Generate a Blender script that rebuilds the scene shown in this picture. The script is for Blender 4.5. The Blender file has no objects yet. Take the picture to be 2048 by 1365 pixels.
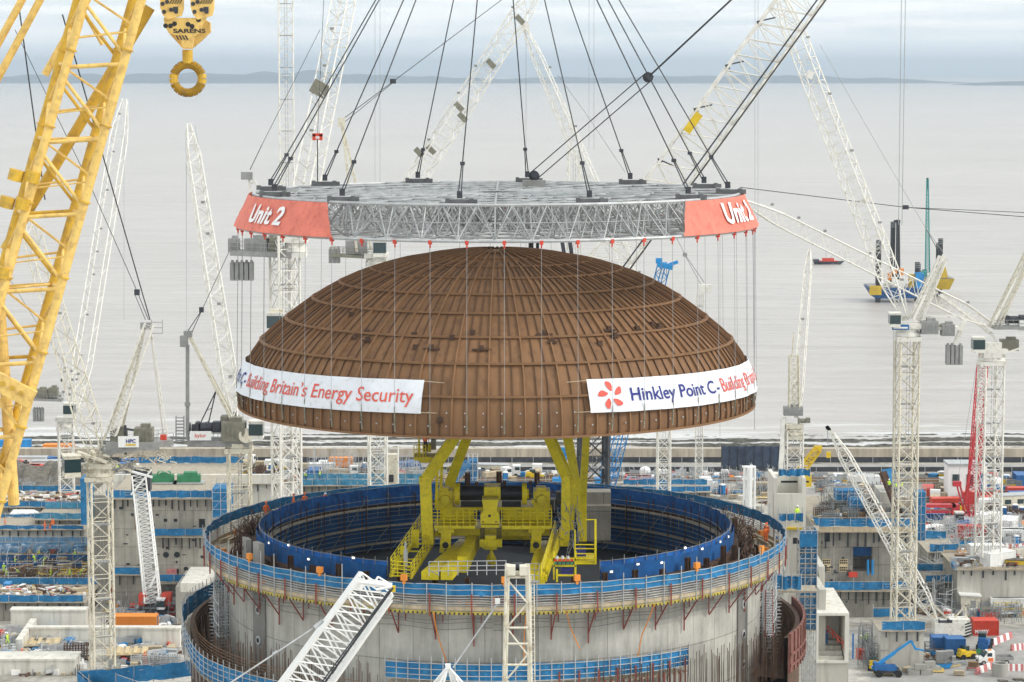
import bpy, math, random
from mathutils import Vector, Matrix
from math import sin, cos, tan, atan, radians as R_, pi
rnd = random.Random(7)
scene = bpy.context.scene
COL = scene.collection
# ------------------------------------------------------------------ camera
F = 5100.0                       # focal length in pixels of the 2048 px wide photograph
PITCH = atan(541.5 / F)
CZ = 92.0                        # camera height above the site platform
cam_d = bpy.data.cameras.new("camera"); cam = bpy.data.objects.new("camera", cam_d); COL.objects.link(cam)
cam_d.sensor_width = 36.0; cam_d.lens = F / 2048.0 * 36.0
cam_d.clip_start = 1.0; cam_d.clip_end = 120000.0
cam.location = (0, 0, CZ); cam.rotation_euler = (pi / 2 - PITCH, 0, 0)
scene.camera = cam
# ------------------------------------------------------------------ world: overcast sky
SUN_EL, SUN_AZ = R_(36), R_(104)      # azimuth from +Y towards +X (sun high, to the right, behind the camera)
w = bpy.data.worlds.new("World"); scene.world = w; w.use_nodes = True
nt = w.node_tree; nt.nodes.clear()
def N(t, **k):
    n = nt.nodes.new(t)
    for a, b in k.items(): setattr(n, a, b)
    return n
out = N('ShaderNodeOutputWorld'); bg = N('ShaderNodeBackground')
sky = N('ShaderNodeTexSky'); sky.sky_type = 'NISHITA'; sky.sun_disc = False
sky.sun_elevation = SUN_EL; sky.sun_rotation = SUN_AZ; sky.air_density = 1.0; sky.dust_density = 3.0
tc_ = N('ShaderNodeTexCoord'); mp = N('ShaderNodeMapping'); mp.inputs['Scale'].default_value = (7.0, 7.0, 110.0)
no = N('ShaderNodeTexNoise'); no.inputs['Scale'].default_value = 1.7; no.inputs['Detail'].default_value = 7; no.inputs['Roughness'].default_value = .5
no.inputs['Distortion'].default_value = .15
rp = N('ShaderNodeValToRGB')
rp.color_ramp.elements[0].position = .40; rp.color_ramp.elements[0].color = (7.7, 8.25, 8.4, 1)
rp.color_ramp.elements[1].position = .57; rp.color_ramp.elements[1].color = (9.7, 9.8, 9.65, 1)
sep = N('ShaderNodeSeparateXYZ'); rz = N('ShaderNodeMapRange'); rz.inputs[1].default_value = 0.0; rz.inputs[2].default_value = .016
rz.interpolation_type = 'SMOOTHSTEP'
hz = N('ShaderNodeMixRGB'); hz.inputs[1].default_value = (11.6, 11.9, 12.0, 1)
mx = N('ShaderNodeMixRGB'); mx.inputs[0].default_value = .93
L = nt.links.new
L(tc_.outputs['Generated'], mp.inputs['Vector']); L(mp.outputs[0], no.inputs['Vector']); L(no.outputs['Fac'], rp.inputs[0])
L(tc_.outputs['Generated'], sep.inputs[0]); L(sep.outputs[2], rz.inputs[0]); L(rz.outputs[0], hz.inputs[0]); L(rp.outputs[0], hz.inputs[2])
L(sky.outputs[0], mx.inputs[1]); L(hz.outputs[0], mx.inputs[2]); L(mx.outputs[0], bg.inputs[0]); L(bg.outputs[0], out.inputs[0])
bg.inputs[1].default_value = 0.10
sun_d = bpy.data.lights.new("sun", 'SUN'); sun_d.energy = 1.5; sun_d.angle = R_(12); sun_d.color = (1.0, .95, .88)
sun = bpy.data.objects.new("sun", sun_d); COL.objects.link(sun)
sd = Vector((sin(SUN_AZ) * cos(SUN_EL), cos(SUN_AZ) * cos(SUN_EL), sin(SUN_EL)))
sun.rotation_euler = sd.to_track_quat('Z', 'Y').to_euler()
scene.view_settings.view_transform = 'Standard'; scene.view_settings.look = 'None'
scene.view_settings.exposure = 0.50; scene.view_settings.gamma = 1.0
scene.cycles.max_bounces = 5; scene.cycles.diffuse_bounces = 3; scene.cycles.glossy_bounces = 3
scene.cycles.transparent_max_bounces = 8; scene.cycles.volume_bounces = 0

# ------------------------------------------------------------------ projection helpers (real depth is always chosen)
CP, SP = cos(PITCH), sin(PITCH)
def P(px, py, Y):
    u = (px - 1024.0) / F; v = (682.5 - py) / F
    dx, dy, dz = u, CP + v * SP, -SP + v * CP
    t = Y / dy
    return Vector((dx * t, Y, CZ + dz * t))
def G(px, py, z=0.0):
    u = (px - 1024.0) / F; v = (682.5 - py) / F
    dx, dy, dz = u, CP + v * SP, -SP + v * CP
    t = (z - CZ) / dz
    return Vector((dx * t, dy * t, z))
def S(Y, z=30.0):                 # pixels per metre at a point
    return F / (Y * CP + (CZ - z) * SP)

# ------------------------------------------------------------------ materials
MATS = {}
def mat(name, col, rough=.6, metal=0.0, var=.12, scale=1.5, dirt=None, dirt_amt=.0, bump=.0, streak=False, alpha=None, emit=None, spec=.4):
    m = bpy.data.materials.new(name); m.use_nodes = True; t = m.node_tree; nd = t.nodes; b = nd['Principled BSDF']
    b.inputs['Roughness'].default_value = rough; b.inputs['Metallic'].default_value = metal
    b.inputs['Specular IOR Level'].default_value = spec
    c = Vector(col)
    tex = nd.new('ShaderNodeTexCoord'); mpn = nd.new('ShaderNodeMapping'); t.links.new(tex.outputs['Object'], mpn.inputs[0])
    if streak: mpn.inputs['Scale'].default_value = (1, 1, .12)
    n = nd.new('ShaderNodeTexNoise'); n.inputs['Scale'].default_value = scale; n.inputs['Detail'].default_value = 6; n.inputs['Roughness'].default_value = .65
    t.links.new(mpn.outputs[0], n.inputs['Vector'])
    r = nd.new('ShaderNodeValToRGB'); r.color_ramp.elements[0].position = .3; r.color_ramp.elements[1].position = .7
    r.color_ramp.elements[0].color = (*(c * (1 - var * 1.6)), 1); r.color_ramp.elements[1].color = (*[min(.95, x * (1 + var)) for x in c], 1)
    t.links.new(n.outputs['Fac'], r.inputs[0]); src = r.outputs[0]
    if dirt is not None:
        n2 = nd.new('ShaderNodeTexNoise'); n2.inputs['Scale'].default_value = scale * 2.7; n2.inputs['Detail'].default_value = 8
        t.links.new(mpn.outputs[0], n2.inputs['Vector'])
        r2 = nd.new('ShaderNodeMapRange'); r2.inputs[1].default_value = .58 - dirt_amt * .25; r2.inputs[2].default_value = .75; r2.inputs[4].default_value = .85
        t.links.new(n2.outputs['Fac'], r2.inputs[0])
        mxn = nd.new('ShaderNodeMixRGB'); mxn.inputs[2].default_value = (*dirt, 1)
        t.links.new(r2.outputs[0], mxn.inputs[0]); t.links.new(src, mxn.inputs[1]); src = mxn.outputs[0]
    t.links.new(src, b.inputs['Base Color'])
    if bump:
        bp = nd.new('ShaderNodeBump'); bp.inputs['Strength'].default_value = bump; bp.inputs['Distance'].default_value = .05
        t.links.new(n.outputs['Fac'], bp.inputs['Height']); t.links.new(bp.outputs[0], b.inputs['Normal'])
    if alpha is not None:           # woven net: fine open mesh
        b.inputs['Alpha'].default_value = alpha
    if emit:
        b.inputs['Emission Color'].default_value = (*emit[:3], 1); b.inputs['Emission Strength'].default_value = emit[3]
    MATS[name] = m
    return m
mat('white_paint', (.78, .76, .70), .5, 0, .06, .6, (.42, .38, .30), .18)
mat('cream_paint', (.70, .66, .54), .5, 0, .08, .8, (.36, .27, .17), .3)
mat('bright_white', (.86, .86, .84), .45, 0, .04, 1)
mat('yellow_big', (.86, .58, .17), .5, 0, .12, .9, (.50, .31, .10), .4)
mat('yellow_shaded', (.68, .42, .04), .5, 0, .15, .7, (.36, .22, .06), .4)  # rear chords and lacing: shade put into a darker copy of the yellow
mat('galv_mid', (.36, .375, .38), .5, .2, .25, 1.0)
mat('polar_yellow', (.72, .60, .012), .5, 0, .12, 1.2, (.34, .28, .04), .1)
mat('hazard_yellow', (.75, .52, .02), .5)
mat('rust', (.225, .117, .052), .72, .0, .16, .5, (.115, .060, .032), .24, bump=.05, streak=True)
mat('rust_rib', (.235, .124, .056), .72, .0, .12, .6)  # a touch lighter than the shell, the light ribs catch is in the colour
mat('rust_shadow_line', (.115, .060, .031), .75, .0, .15, .6)  # thin stiffeners: their shadow lines are painted in as a darker brown
mat('rust_dark', (.085, .045, .026), .8, 0, .3, 1.2)
mat('rebar', (.12, .07, .045), .8, 0, .3, 2)
mat('galv', (.25, .265, .27), .5, .2, .2, 1.0)
mat('galv_light', (.46, .475, .48), .5, .2, .15, 1.0)
mat('dark_steel', (.055, .06, .07), .5, .2, .3, 1.0)
mat('rope', (.045, .048, .052), .6, .2)
mat('rope_light', (.35, .36, .37), .6, .2)
mat('grey_box', (.30, .30, .29), .6, 0, .15, 1.0)
mat('olive_grey', (.23, .22, .17), .6, 0, .2, 1.0)
mat('banner_white', (.76, .79, .84), .8, 0, .05, .7, (.58, .58, .58), .12, bump=.6)
mat('banner_red', (.76, .215, .155), .8, 0, .12, .6, (.55, .13, .10), .2, bump=.6)
mat('letter_red', (.72, .12, .09), .8, 0, .03)
mat('letter_blue', (.03, .035, .22), .8, 0, .03)
mat('letter_white', (.85, .85, .85), .8, 0, .03)
mat('net_blue', (.014, .17, .38), .75, 0, .22, .5, (.07, .26, .44), .3)
mat('net_navy', (.055, .075, .12), .8, 0, .3, .5)
mat('net_faded', (.05, .24, .40), .8, 0, .22, .6, (.22, .38, .46), .3)
mat('net_deep', (.008, .115, .42), .75, 0, .3, .6, (.02, .18, .50), .2)
mat('net_sheer', (.03, .24, .50), .8, 0, .3, 1.0, alpha=.62)
mat('net_grey', (.30, .30, .28), .8, 0, .2, 1.0, alpha=.45)
mat('timber', (.50, .41, .28), .8, 0, .2, 1.5)
mat('plank', (.42, .37, .29), .85, 0, .2, 2.0, (.25, .22, .18), .3)
mat('ply', (.62, .50, .30), .8, 0, .15, 1.2)
mat('brown_ply', (.28, .17, .09), .8, 0, .25, 1.2)
mat('tube_red', (.27, .06, .045), .6, 0, .15, 1.0)
mat('red', (.62, .06, .03), .5, 0, .1, .8)
mat('red_crane', (.58, .04, .05), .5, 0, .1, .8)
mat('orange', (.80, .28, .04), .55, 0, .06, .6)
mat('hiviz_orange', (.95, .20, .04), .7, 0, .05)
mat('hiviz_yellow', (.60, .88, .07), .7, 0, .05)
mat('navy_cloth', (.03, .04, .07), .9)
mat('skin', (.52, .31, .22), .6)
mat('green', (.04, .22, .10), .6, 0, .15, 1)
mat('teal', (.05, .34, .32), .5)
mat('blue_paint', (.02, .13, .36), .5, 0, .15, .8)
mat('blue_bright', (.02, .26, .60), .5, 0, .15, .8)
mat('glass_dark', (.02, .045, .05), .12, 0, .05, 1, spec=.6)
mat('black', (.02, .02, .022), .5)
mat('drum_black', (.012, .014, .022), .45, .2)
mat('lamp_glow', (.9, .9, .85), .5, emit=(1, .97, .9, 1.6))
mat('concrete_floor', (.30, .29, .27), .85, 0, .2, .3)
mat('precast', (.53, .51, .45), .8, 0, .12, .5, (.34, .31, .25), .3, streak=True)
mat('precast_white', (.70, .68, .61), .8, 0, .10, .5, (.42, .39, .32), .25, streak=True)
mat('conc_grey', (.36, .35, .32), .85, 0, .15, .25, (.25, .245, .23), .2, streak=True)
mat('conc_dark', (.20, .195, .18), .85, 0, .15, .4)
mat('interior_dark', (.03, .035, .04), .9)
mat('tyre', (.02, .02, .02), .9)
mat('pink_barrier', (.56, .17, .17), .7, 0, .15, 2, (.45, .35, .3), .3)
mat('rubble', (.16, .145, .12), .95, 0, .35, 1.0, bump=.5)
M = MATS

# panelled cast concrete for walls: pour lifts, shutter joints, streaks
def concrete_wall_mat(name, base, lift, panel, polar=None, k=1.0):
    m = bpy.data.materials.new(name); m.use_nodes = True; t = m.node_tree; nd = t.nodes; b = nd['Principled BSDF']
    b.inputs['Roughness'].default_value = .88; b.inputs['Specular IOR Level'].default_value = .25
    ln = t.links.new
    g = nd.new('ShaderNodeTexCoord'); s = nd.new('ShaderNodeSeparateXYZ'); ln(g.outputs['Object'], s.inputs[0])
    def math_(op, a, bb=None):
        n = nd.new('ShaderNodeMath'); n.operation = op
        for i, q in enumerate((a, bb)):
            if q is None: continue
            if isinstance(q, (int, float)): n.inputs[i].default_value = q
            else: ln(q, n.inputs[i])
        return n.outputs[0]
    if polar: h = math_('MULTIPLY', math_('ARCTAN2', s.outputs[0], s.outputs[1]), polar)
    else: h = math_('ADD', s.outputs[0], s.outputs[1])
    z = s.outputs[2]
    def joints(v, period, width):
        f = math_('FRACT', math_('DIVIDE', v, period)); d = math_('ABSOLUTE', math_('SUBTRACT', f, .5))
        return math_('GREATER_THAN', d, .5 - width / period)
    jl = math_('MAXIMUM', joints(z, lift, .06), joints(h, panel, .045))
    cell = nd.new('ShaderNodeCombineXYZ'); ln(math_('FLOOR', math_('DIVIDE', h, panel)), cell.inputs[0]); ln(math_('FLOOR', math_('DIVIDE', z, lift)), cell.inputs[1])
    wn = nd.new('ShaderNodeTexWhiteNoise'); wn.noise_dimensions = '3D'; ln(cell.outputs[0], wn.inputs['Vector'])
    cv = nd.new('ShaderNodeCombineXYZ'); ln(math_('MULTIPLY', h, 1.0), cv.inputs[0]); ln(math_('MULTIPLY', z, .13), cv.inputs[2])
    n1 = nd.new('ShaderNodeTexNoise'); n1.inputs['Scale'].default_value = 1.1; n1.inputs['Detail'].default_value = 9; n1.inputs['Roughness'].default_value = .7; ln(cv.outputs[0], n1.inputs['Vector'])
    n2 = nd.new('ShaderNodeTexNoise'); n2.inputs['Scale'].default_value = .35; n2.inputs['Detail'].default_value = 8; n2.inputs['Roughness'].default_value = .65; ln(g.outputs['Object'], n2.inputs['Vector'])
    v = math_('ADD', math_('MULTIPLY', math_('SUBTRACT', n1.outputs['Fac'], .5), 1.1), math_('MULTIPLY', math_('SUBTRACT', n2.outputs['Fac'], .5), .9))
    v = math_('ADD', v, math_('MULTIPLY', math_('SUBTRACT', wn.outputs['Value'], .5), .22))
    v = math_('SUBTRACT', v, math_('MULTIPLY', jl, .30))
    v = math_('ADD', math_('MULTIPLY', v, k), 1.0)
    mm = nd.new('ShaderNodeVectorMath'); mm.operation = 'SCALE'; mm.inputs[0].default_value = base; ln(v, mm.inputs['Scale'])
    ln(mm.outputs[0], b.inputs['Base Color'])
    bp = nd.new('ShaderNodeBump'); bp.inputs['Strength'].default_value = .3; bp.inputs['Distance'].default_value = .03; ln(v, bp.inputs['Height']); ln(bp.outputs[0], b.inputs['Normal'])
    MATS[name] = m
concrete_wall_mat('reactor_concrete', (.42, .41, .37), 4.2, 3.1, polar=24.9, k=1.1)
concrete_wall_mat('wall_concrete', (.40, .375, .32), 3.2, 2.4, k=1.05)
concrete_wall_mat('wall_grey', (.275, .26, .225), 3.0, 2.4, k=1.15)

# ------------------------------------------------------------------ mesh builder
class MB:
    def __init__(s): s.v = []; s.f = []; s.mi = []; s.cur = 0
    def quad(s, a, b, c, d):
        i = len(s.v); s.v += [tuple(a), tuple(b), tuple(c), tuple(d)]; s.f.append((i, i + 1, i + 2, i + 3)); s.mi.append(s.cur)
    def poly(s, pts):
        i = len(s.v); s.v += [tuple(p) for p in pts]; s.f.append(tuple(range(i, i + len(pts)))); s.mi.append(s.cur)
    def hexa(s, p):                # 8 corners: bottom 0-3, top 4-7
        i = len(s.v); s.v += [tuple(q) for q in p]
        for f in ((3, 2, 1, 0), (4, 5, 6, 7), (0, 1, 5, 4), (1, 2, 6, 5), (2, 3, 7, 6), (3, 0, 4, 7)):
            s.f.append(tuple(i + k for k in f)); s.mi.append(s.cur)
    def box(s, c, d, rz=0.0, rx=0.0):
        c = Vector(c); hx, hy, hz = d[0] / 2, d[1] / 2, d[2] / 2
        rot = Matrix.Rotation(rz, 3, 'Z') @ Matrix.Rotation(rx, 3, 'Y')
        s.hexa([c + rot @ Vector(q) for q in ((-hx, -hy, -hz), (hx, -hy, -hz), (hx, hy, -hz), (-hx, hy, -hz), (-hx, -hy, hz), (hx, -hy, hz), (hx, hy, hz), (-hx, hy, hz))])
    def beam(s, p, q, wd, h=None, up=None):
        p = Vector(p); q = Vector(q); d = q - p
        if d.length < 1e-6: return
        d.normalize(); h = wd if h is None else h
        up = Vector(up) if up is not None else (Vector((0, 0, 1)) if abs(d.z) < .95 else Vector((0, 1, 0)))
        a = d.cross(up).normalized() * wd / 2; b = a.cross(d).normalized() * h / 2
        s.hexa([p - a - b, p + a - b, p + a + b, p - a + b, q - a - b, q + a - b, q + a + b, q - a + b])
    def tube(s, p, q, r, n=6, r2=None, caps=True):
        p = Vector(p); q = Vector(q); d = q - p
        if d.length < 1e-6: return
        d.normalize(); r2 = r if r2 is None else r2
        up = Vector((0, 0, 1)) if abs(d.z) < .95 else Vector((0, 1, 0))
        a = d.cross(up).normalized(); b = a.cross(d).normalized()
        i = len(s.v)
        for k in range(n):
            t = 2 * pi * k / n; o = a * cos(t) + b * sin(t); s.v.append(tuple(p + o * r)); s.v.append(tuple(q + o * r2))
        for k in range(n):
            j = (k + 1) % n; s.f.append((i + 2 * k, i + 2 * j, i + 2 * j + 1, i + 2 * k + 1)); s.mi.append(s.cur)
        if caps:
            s.f.append(tuple(i + 2 * k for k in range(n))[::-1]); s.mi.append(s.cur)
            s.f.append(tuple(i + 2 * k + 1 for k in range(n))); s.mi.append(s.cur)
    def path(s, pts, r, n=4):
        for a, b in zip(pts[:-1], pts[1:]): s.tube(a, b, r, n, caps=False)
    def lathe(s, prof, c, n=24, a0=0, a1=2 * pi, close=True):
        i = len(s.v); c = Vector(c); m = len(prof); full = abs(a1 - a0 - 2 * pi) < 1e-6
        cols = n if full else n + 1
        for k in range(cols):
            a = a0 + (a1 - a0) * k / n
            for (r, z) in prof: s.v.append((c.x + r * sin(a), c.y - r * cos(a), c.z + z))
        for k in range(n):
            k2 = (k + 1) % cols
            for j in range(m - 1):
                s.f.append((i + k * m + j, i + k2 * m + j, i + k2 * m + j + 1, i + k * m + j + 1)); s.mi.append(s.cur)
    def band(s, c, r0, r1, z0, z1, a0, a1, n):    # solid curved bar
        s_ = []
        for k in range(n):
            a, b = a0 + (a1 - a0) * k / n, a0 + (a1 - a0) * (k + 1) / n
            q = lambda r, t, z: (c[0] + r * sin(t), c[1] - r * cos(t), z)
            i = len(s.v); s.v += [q(r1, a, z0), q(r1, b, z0), q(r0, b, z0), q(r0, a, z0), q(r1, a, z1), q(r1, b, z1), q(r0, b, z1), q(r0, a, z1)]
            fs = [(3, 2, 1, 0), (4, 5, 6, 7), (0, 1, 5, 4), (2, 3, 7, 6)]
            if k == 0: fs.append((3, 0, 4, 7))
            if k == n - 1: fs.append((1, 2, 6, 5))
            for f in fs: s.f.append(tuple(i + t for t in f)); s.mi.append(s.cur)
    def lattice(s, p, q, w0, w1, n, rc, rb, side=None, d0=None, d1=None, style='x', fn=None, seg=4):
        p = Vector(p); q = Vector(q); d = (q - p).normalized()
        side = Vector(side) if side is not None else (d.cross(Vector((0, 0, 1))) if abs(d.z) < .97 else Vector((1, 0, 0)))
        side = (side - d * side.dot(d)).normalized(); t = side.cross(d).normalized()
        d0 = w0 if d0 is None else d0; d1 = w1 if d1 is None else d1
        def node(k):
            u = k / n; wv = w0 + (w1 - w0) * u; dv = d0 + (d1 - d0) * u
            if fn: f_ = fn(u); wv *= f_; dv *= f_
            c = p + (q - p) * u
            return [c + side * sx * wv / 2 + t * sy * dv / 2 for sx, sy in ((-1, -1), (1, -1), (1, 1), (-1, 1))]
        prev = node(0)
        for k in range(n):
            cur = node(k + 1)
            for j in range(4):
                s.tube(prev[j], cur[j], rc, seg, caps=False)
                j2 = (j + 1) % 4
                if style == 'x':
                    s.tube(prev[j], cur[j2], rb, 3, caps=False); s.tube(prev[j2], cur[j], rb, 3, caps=False)
                elif style == 'n': s.tube(prev[j], cur[j2], rb, seg, caps=False)
                else:
                    if (k + j) % 2: s.tube(prev[j], cur[j2], rb, 3, caps=False)
                    else: s.tube(prev[j2], cur[j], rb, 3, caps=False)
                s.tube(cur[j], cur[j2], rb, 3, caps=False)
            if k == 0:
                for j in range(4): s.tube(prev[j], prev[(j + 1) % 4], rb * 1.3, 3, caps=False)
            prev = cur
        return prev
    def build(s, name, m, parent=None, origin=None, smooth=False):
        if parent is not None: o0 = Vector(parent['_o']) if '_o' in parent else parent.location.copy()
        elif origin is not None: o0 = Vector(origin)
        else:
            xs = [v[0] for v in s.v]; ys = [v[1] for v in s.v]; zs = [v[2] for v in s.v]
            o0 = Vector(((min(xs) + max(xs)) / 2, (min(ys) + max(ys)) / 2, min(zs)))
        me = bpy.data.meshes.new(name)
        me.from_pydata([(a - o0.x, b - o0.y, c - o0.z) for a, b, c in s.v], [], s.f)
        ms = m if isinstance(m, (list, tuple)) else [m]
        for q in ms: me.materials.append(MATS[q] if isinstance(q, str) else q)
        if len(ms) > 1: me.polygons.foreach_set('material_index', s.mi)
        if smooth: me.polygons.foreach_set('use_smooth', [True] * len(me.polygons))
        me.update()
        o = bpy.data.objects.new(name, me); COL.objects.link(o)
        if parent is not None: o.parent = parent
        else: o.location = o0
        if parent is not None and parent.type == 'MESH': pass
        return o
def tag(o, label=None, cat=None, group=None, kind=None):
    if label: o['label'] = label
    if cat: o['category'] = cat
    if group: o['group'] = group
    if kind: o['kind'] = kind
    return o
def thing(name, loc, label, cat, group=None, rz=0.0):
    o = bpy.data.objects.new(name, None); COL.objects.link(o); o.location = loc; o.rotation_euler = (0, 0, rz); o.empty_display_size = .5
    return tag(o, label, cat, group)
def sub(o, root):                  # sub-parts: local frame of the thing's root
    return o
def build_in(mb, name, m, part, root):   # sub-part under a part: same vertex frame as the root
    o0 = root.location
    me = bpy.data.meshes.new(name); me.from_pydata([(a - o0.x, b - o0.y, c - o0.z) for a, b, c in mb.v], [], mb.f)
    me.materials.append(MATS[m]); me.update(); o = bpy.data.objects.new(name, me); COL.objects.link(o); o.parent = part
    return o
CH = {}
def copy_tree(o, parent=None):
    c = o.copy(); COL.objects.link(c)
    if parent is not None: c.parent = parent
    for ch in list(o.children): copy_tree(ch, c)
    return c
def place(o, loc, rz=0.0, label=None, group=None, scale=None):
    c = copy_tree(o); c.location = loc; c.rotation_euler = (0, 0, rz)
    if label: c['label'] = label
    if group: c['group'] = group
    if scale: c.scale = scale
    return c
def text_mesh(body, size, bold=.0, shear=0.0, spacing=1.0):
    cu = bpy.data.curves.new('text', 'FONT'); cu.body = body; cu.size = size; cu.offset = bold; cu.shear = shear; cu.space_character = spacing
    cu.resolution_u = 3
    ob = bpy.data.objects.new('text', cu); COL.objects.link(ob)
    bpy.context.view_layer.update()
    dg = bpy.context.evaluated_depsgraph_get(); me = ob.evaluated_get(dg).to_mesh()
    vs = [tuple(v.co) for v in me.vertices]; fs = [tuple(p.vertices) for p in me.polygons]
    ob.evaluated_get(dg).to_mesh_clear(); bpy.data.objects.remove(ob); bpy.data.curves.remove(cu)
    return vs, fs
def add_mapped(mb, vs, fs, fn):
    i = len(mb.v); mb.v += [tuple(fn(x, y)) for x, y, _ in vs]
    for f in fs: mb.f.append(tuple(i + k for k in f)); mb.mi.append(mb.cur)
# =================================================================== SETTING
def ground_mat():
    m = bpy.data.materials.new('ground_mix'); m.use_nodes = True; t = m.node_tree; nd = t.nodes; b = nd['Principled BSDF']; ln = t.links.new
    g = nd.new('ShaderNodeTexCoord')
    n = nd.new('ShaderNodeTexNoise'); n.inputs['Scale'].default_value = .045; n.inputs['Detail'].default_value = 9; n.inputs['Roughness'].default_value = .62; ln(g.outputs['Object'], n.inputs['Vector'])
    r = nd.new('ShaderNodeValToRGB'); e = r.color_ramp.elements
    e[0].position = .38; e[0].color = (.17, .15, .12, 1); e[1].position = .56; e[1].color = (.50, .48, .43, 1)
    x = r.color_ramp.elements.new(.46); x.color = (.33, .31, .27, 1)
    ln(n.outputs['Fac'], r.inputs[0])
    n2 = nd.new('ShaderNodeTexNoise'); n2.inputs['Scale'].default_value = .8; n2.inputs['Detail'].default_value = 8; ln(g.outputs['Object'], n2.inputs['Vector'])
    mm = nd.new('ShaderNodeMixRGB'); mm.blend_type = 'MULTIPLY'; mm.inputs[0].default_value = .6
    r2 = nd.new('ShaderNodeMapRange'); r2.inputs[1].default_value = .35; r2.inputs[2].default_value = .65; r2.inputs[3].default_value = .55; r2.inputs[4].default_value = 1.15
    ln(n2.outputs['Fac'], r2.inputs[0]); ln(r.outputs[0], mm.inputs[1]); ln(r2.outputs[0], mm.inputs[2]); ln(mm.outputs[0], b.inputs['Base Color'])
    b.inputs['Roughness'].default_value = .9; MATS['ground_mix'] = m
ground_mat()
g = MB(); g.quad((-900, -200, 0), (900, -200, 0), (900, 599, 0), (-900, 599, 0))
tag(g.build('ground', 'ground_mix', origin=(0, 0, 0)), kind='structure')

def sea_mat():
    m = bpy.data.materials.new('sea_water'); m.use_nodes = True; t = m.node_tree; nd = t.nodes; b = nd['Principled BSDF']; ln = t.links.new
    g = nd.new('ShaderNodeTexCoord'); mp = nd.new('ShaderNodeMapping'); mp.inputs['Scale'].default_value = (.014, .075, 1); mp.inputs['Rotation'].default_value = (0, 0, .06); ln(g.outputs['Object'], mp.inputs[0])
    n = nd.new('ShaderNodeTexNoise'); n.inputs['Scale'].default_value = 1.0; n.inputs['Detail'].default_value = 8; n.inputs['Roughness'].default_value = .6; ln(mp.outputs[0], n.inputs['Vector'])
    bp = nd.new('ShaderNodeBump'); bp.inputs['Strength'].default_value = 1.0; bp.inputs['Distance'].default_value = 7.0; ln(n.outputs['Fac'], bp.inputs['Height']); ln(bp.outputs[0], b.inputs['Normal'])
    # foam lines that belong to the breaking waves near the beach
    s = nd.new('ShaderNodeSeparateXYZ'); ln(g.outputs['Object'], s.inputs[0])
    mp2 = nd.new('ShaderNodeMapping'); mp2.inputs['Scale'].default_value = (.018, .11, 1); ln(g.outputs['Object'], mp2.inputs[0])
    n2 = nd.new('ShaderNodeTexNoise'); n2.inputs['Scale'].default_value = 1.0; n2.inputs['Detail'].default_value = 10; n2.inputs['Roughness'].default_value = .66; n2.inputs['Distortion'].default_value = .5; ln(mp2.outputs[0], n2.inputs['Vector'])
    mr = nd.new('ShaderNodeMapRange'); mr.inputs[1].default_value = 702; mr.inputs[2].default_value = 785; mr.inputs[3].default_value = .41; mr.inputs[4].default_value = .74; ln(s.outputs[1], mr.inputs[0])
    sb = nd.new('ShaderNodeMath'); sb.operation = 'SUBTRACT'; ln(n2.outputs['Fac'], sb.inputs[0]); ln(mr.outputs[0], sb.inputs[1])
    ml = nd.new('ShaderNodeMath'); ml.operation = 'MULTIPLY'; ml.use_clamp = True; ml.inputs[1].default_value = 9; ln(sb.outputs[0], ml.inputs[0])
    n3 = nd.new('ShaderNodeTexNoise'); n3.inputs['Scale'].default_value = .0022; n3.inputs['Detail'].default_value = 3; ln(g.outputs['Object'], n3.inputs['Vector'])
    base = nd.new('ShaderNodeMixRGB'); base.inputs[1].default_value = (.40, .375, .35, 1); base.inputs[2].default_value = (.52, .49, .46, 1); mixf = nd.new('ShaderNodeMath'); mixf.operation = 'ADD'; s1 = nd.new('ShaderNodeMath'); s1.operation = 'MULTIPLY_ADD'; s1.inputs[1].default_value = 2.2; s1.inputs[2].default_value = -1.1; ln(n.outputs['Fac'], s1.inputs[0]); ln(s1.outputs[0], mixf.inputs[0]); ln(n3.outputs['Fac'], mixf.inputs[1]); mixf.use_clamp = True; ln(mixf.outputs[0], base.inputs[0])
    mm = nd.new('ShaderNodeMixRGB'); mm.inputs[2].default_value = (.66, .66, .645, 1); ln(ml.outputs[0], mm.inputs[0]); ln(base.outputs[0], mm.inputs[1]); ln(mm.outputs[0], b.inputs['Base Color'])
    b.inputs['Roughness'].default_value = .32; b.inputs['IOR'].default_value = 1.33; MATS['sea_water'] = m
sea_mat()
g = MB(); g.quad((-40000, 600, -10), (40000, 600, -10), (40000, 60000, -10), (-40000, 60000, -10))
tag(g.build('sea', 'sea_water', origin=(0, 0, -10)), kind='structure')

# foreshore with low rock ledges running along the beach
mat('ledge_rock', (.085, .082, .068), .85, 0, .5, .3, (.22, .21, .17), .2, bump=.4)
def hnoise(x, y, s=0):
    return (sin(x * .031 + s) * .5 + sin(x * .083 + y * .05 + s * 2.1) * .3 + sin(x * .21 - y * .11 + s) * .2)
g = MB(); nx, ny = 340, 150
for j in range(ny + 1):
    y = 600 + 140 * j / ny
    for i in range(nx + 1):
        x = -255 + 510 * i / nx
        fall = 0 if y < 702 + 6 * hnoise(x, 0, 3) else (y - 702 - 6 * hnoise(x, 0, 3)) * .055
        w1 = sin(y * .62 + 2.6 * hnoise(x * .6, y * .3) + .5 * sin(x * .23 + y)); w2 = sin(y * 1.55 + 3.4 * hnoise(x * .9, y, 1.3))
        g.v.append((x, y, -10.02 + .42 * w1 + .26 * w2 + .22 * hnoise(x * 3, y * 2, 2) + .12 * sin(x * 1.7 + y * 2.3) - fall + (1.2 if y < 640 else 0)))
for j in range(ny):
    for i in range(nx):
        a = j * (nx + 1) + i; g.f.append((a, a + 1, a + nx + 2, a + nx + 1)); g.mi.append(0)
tag(g.build('foreshore', 'ledge_rock', origin=(0, 600, -10)), kind='structure')

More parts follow.
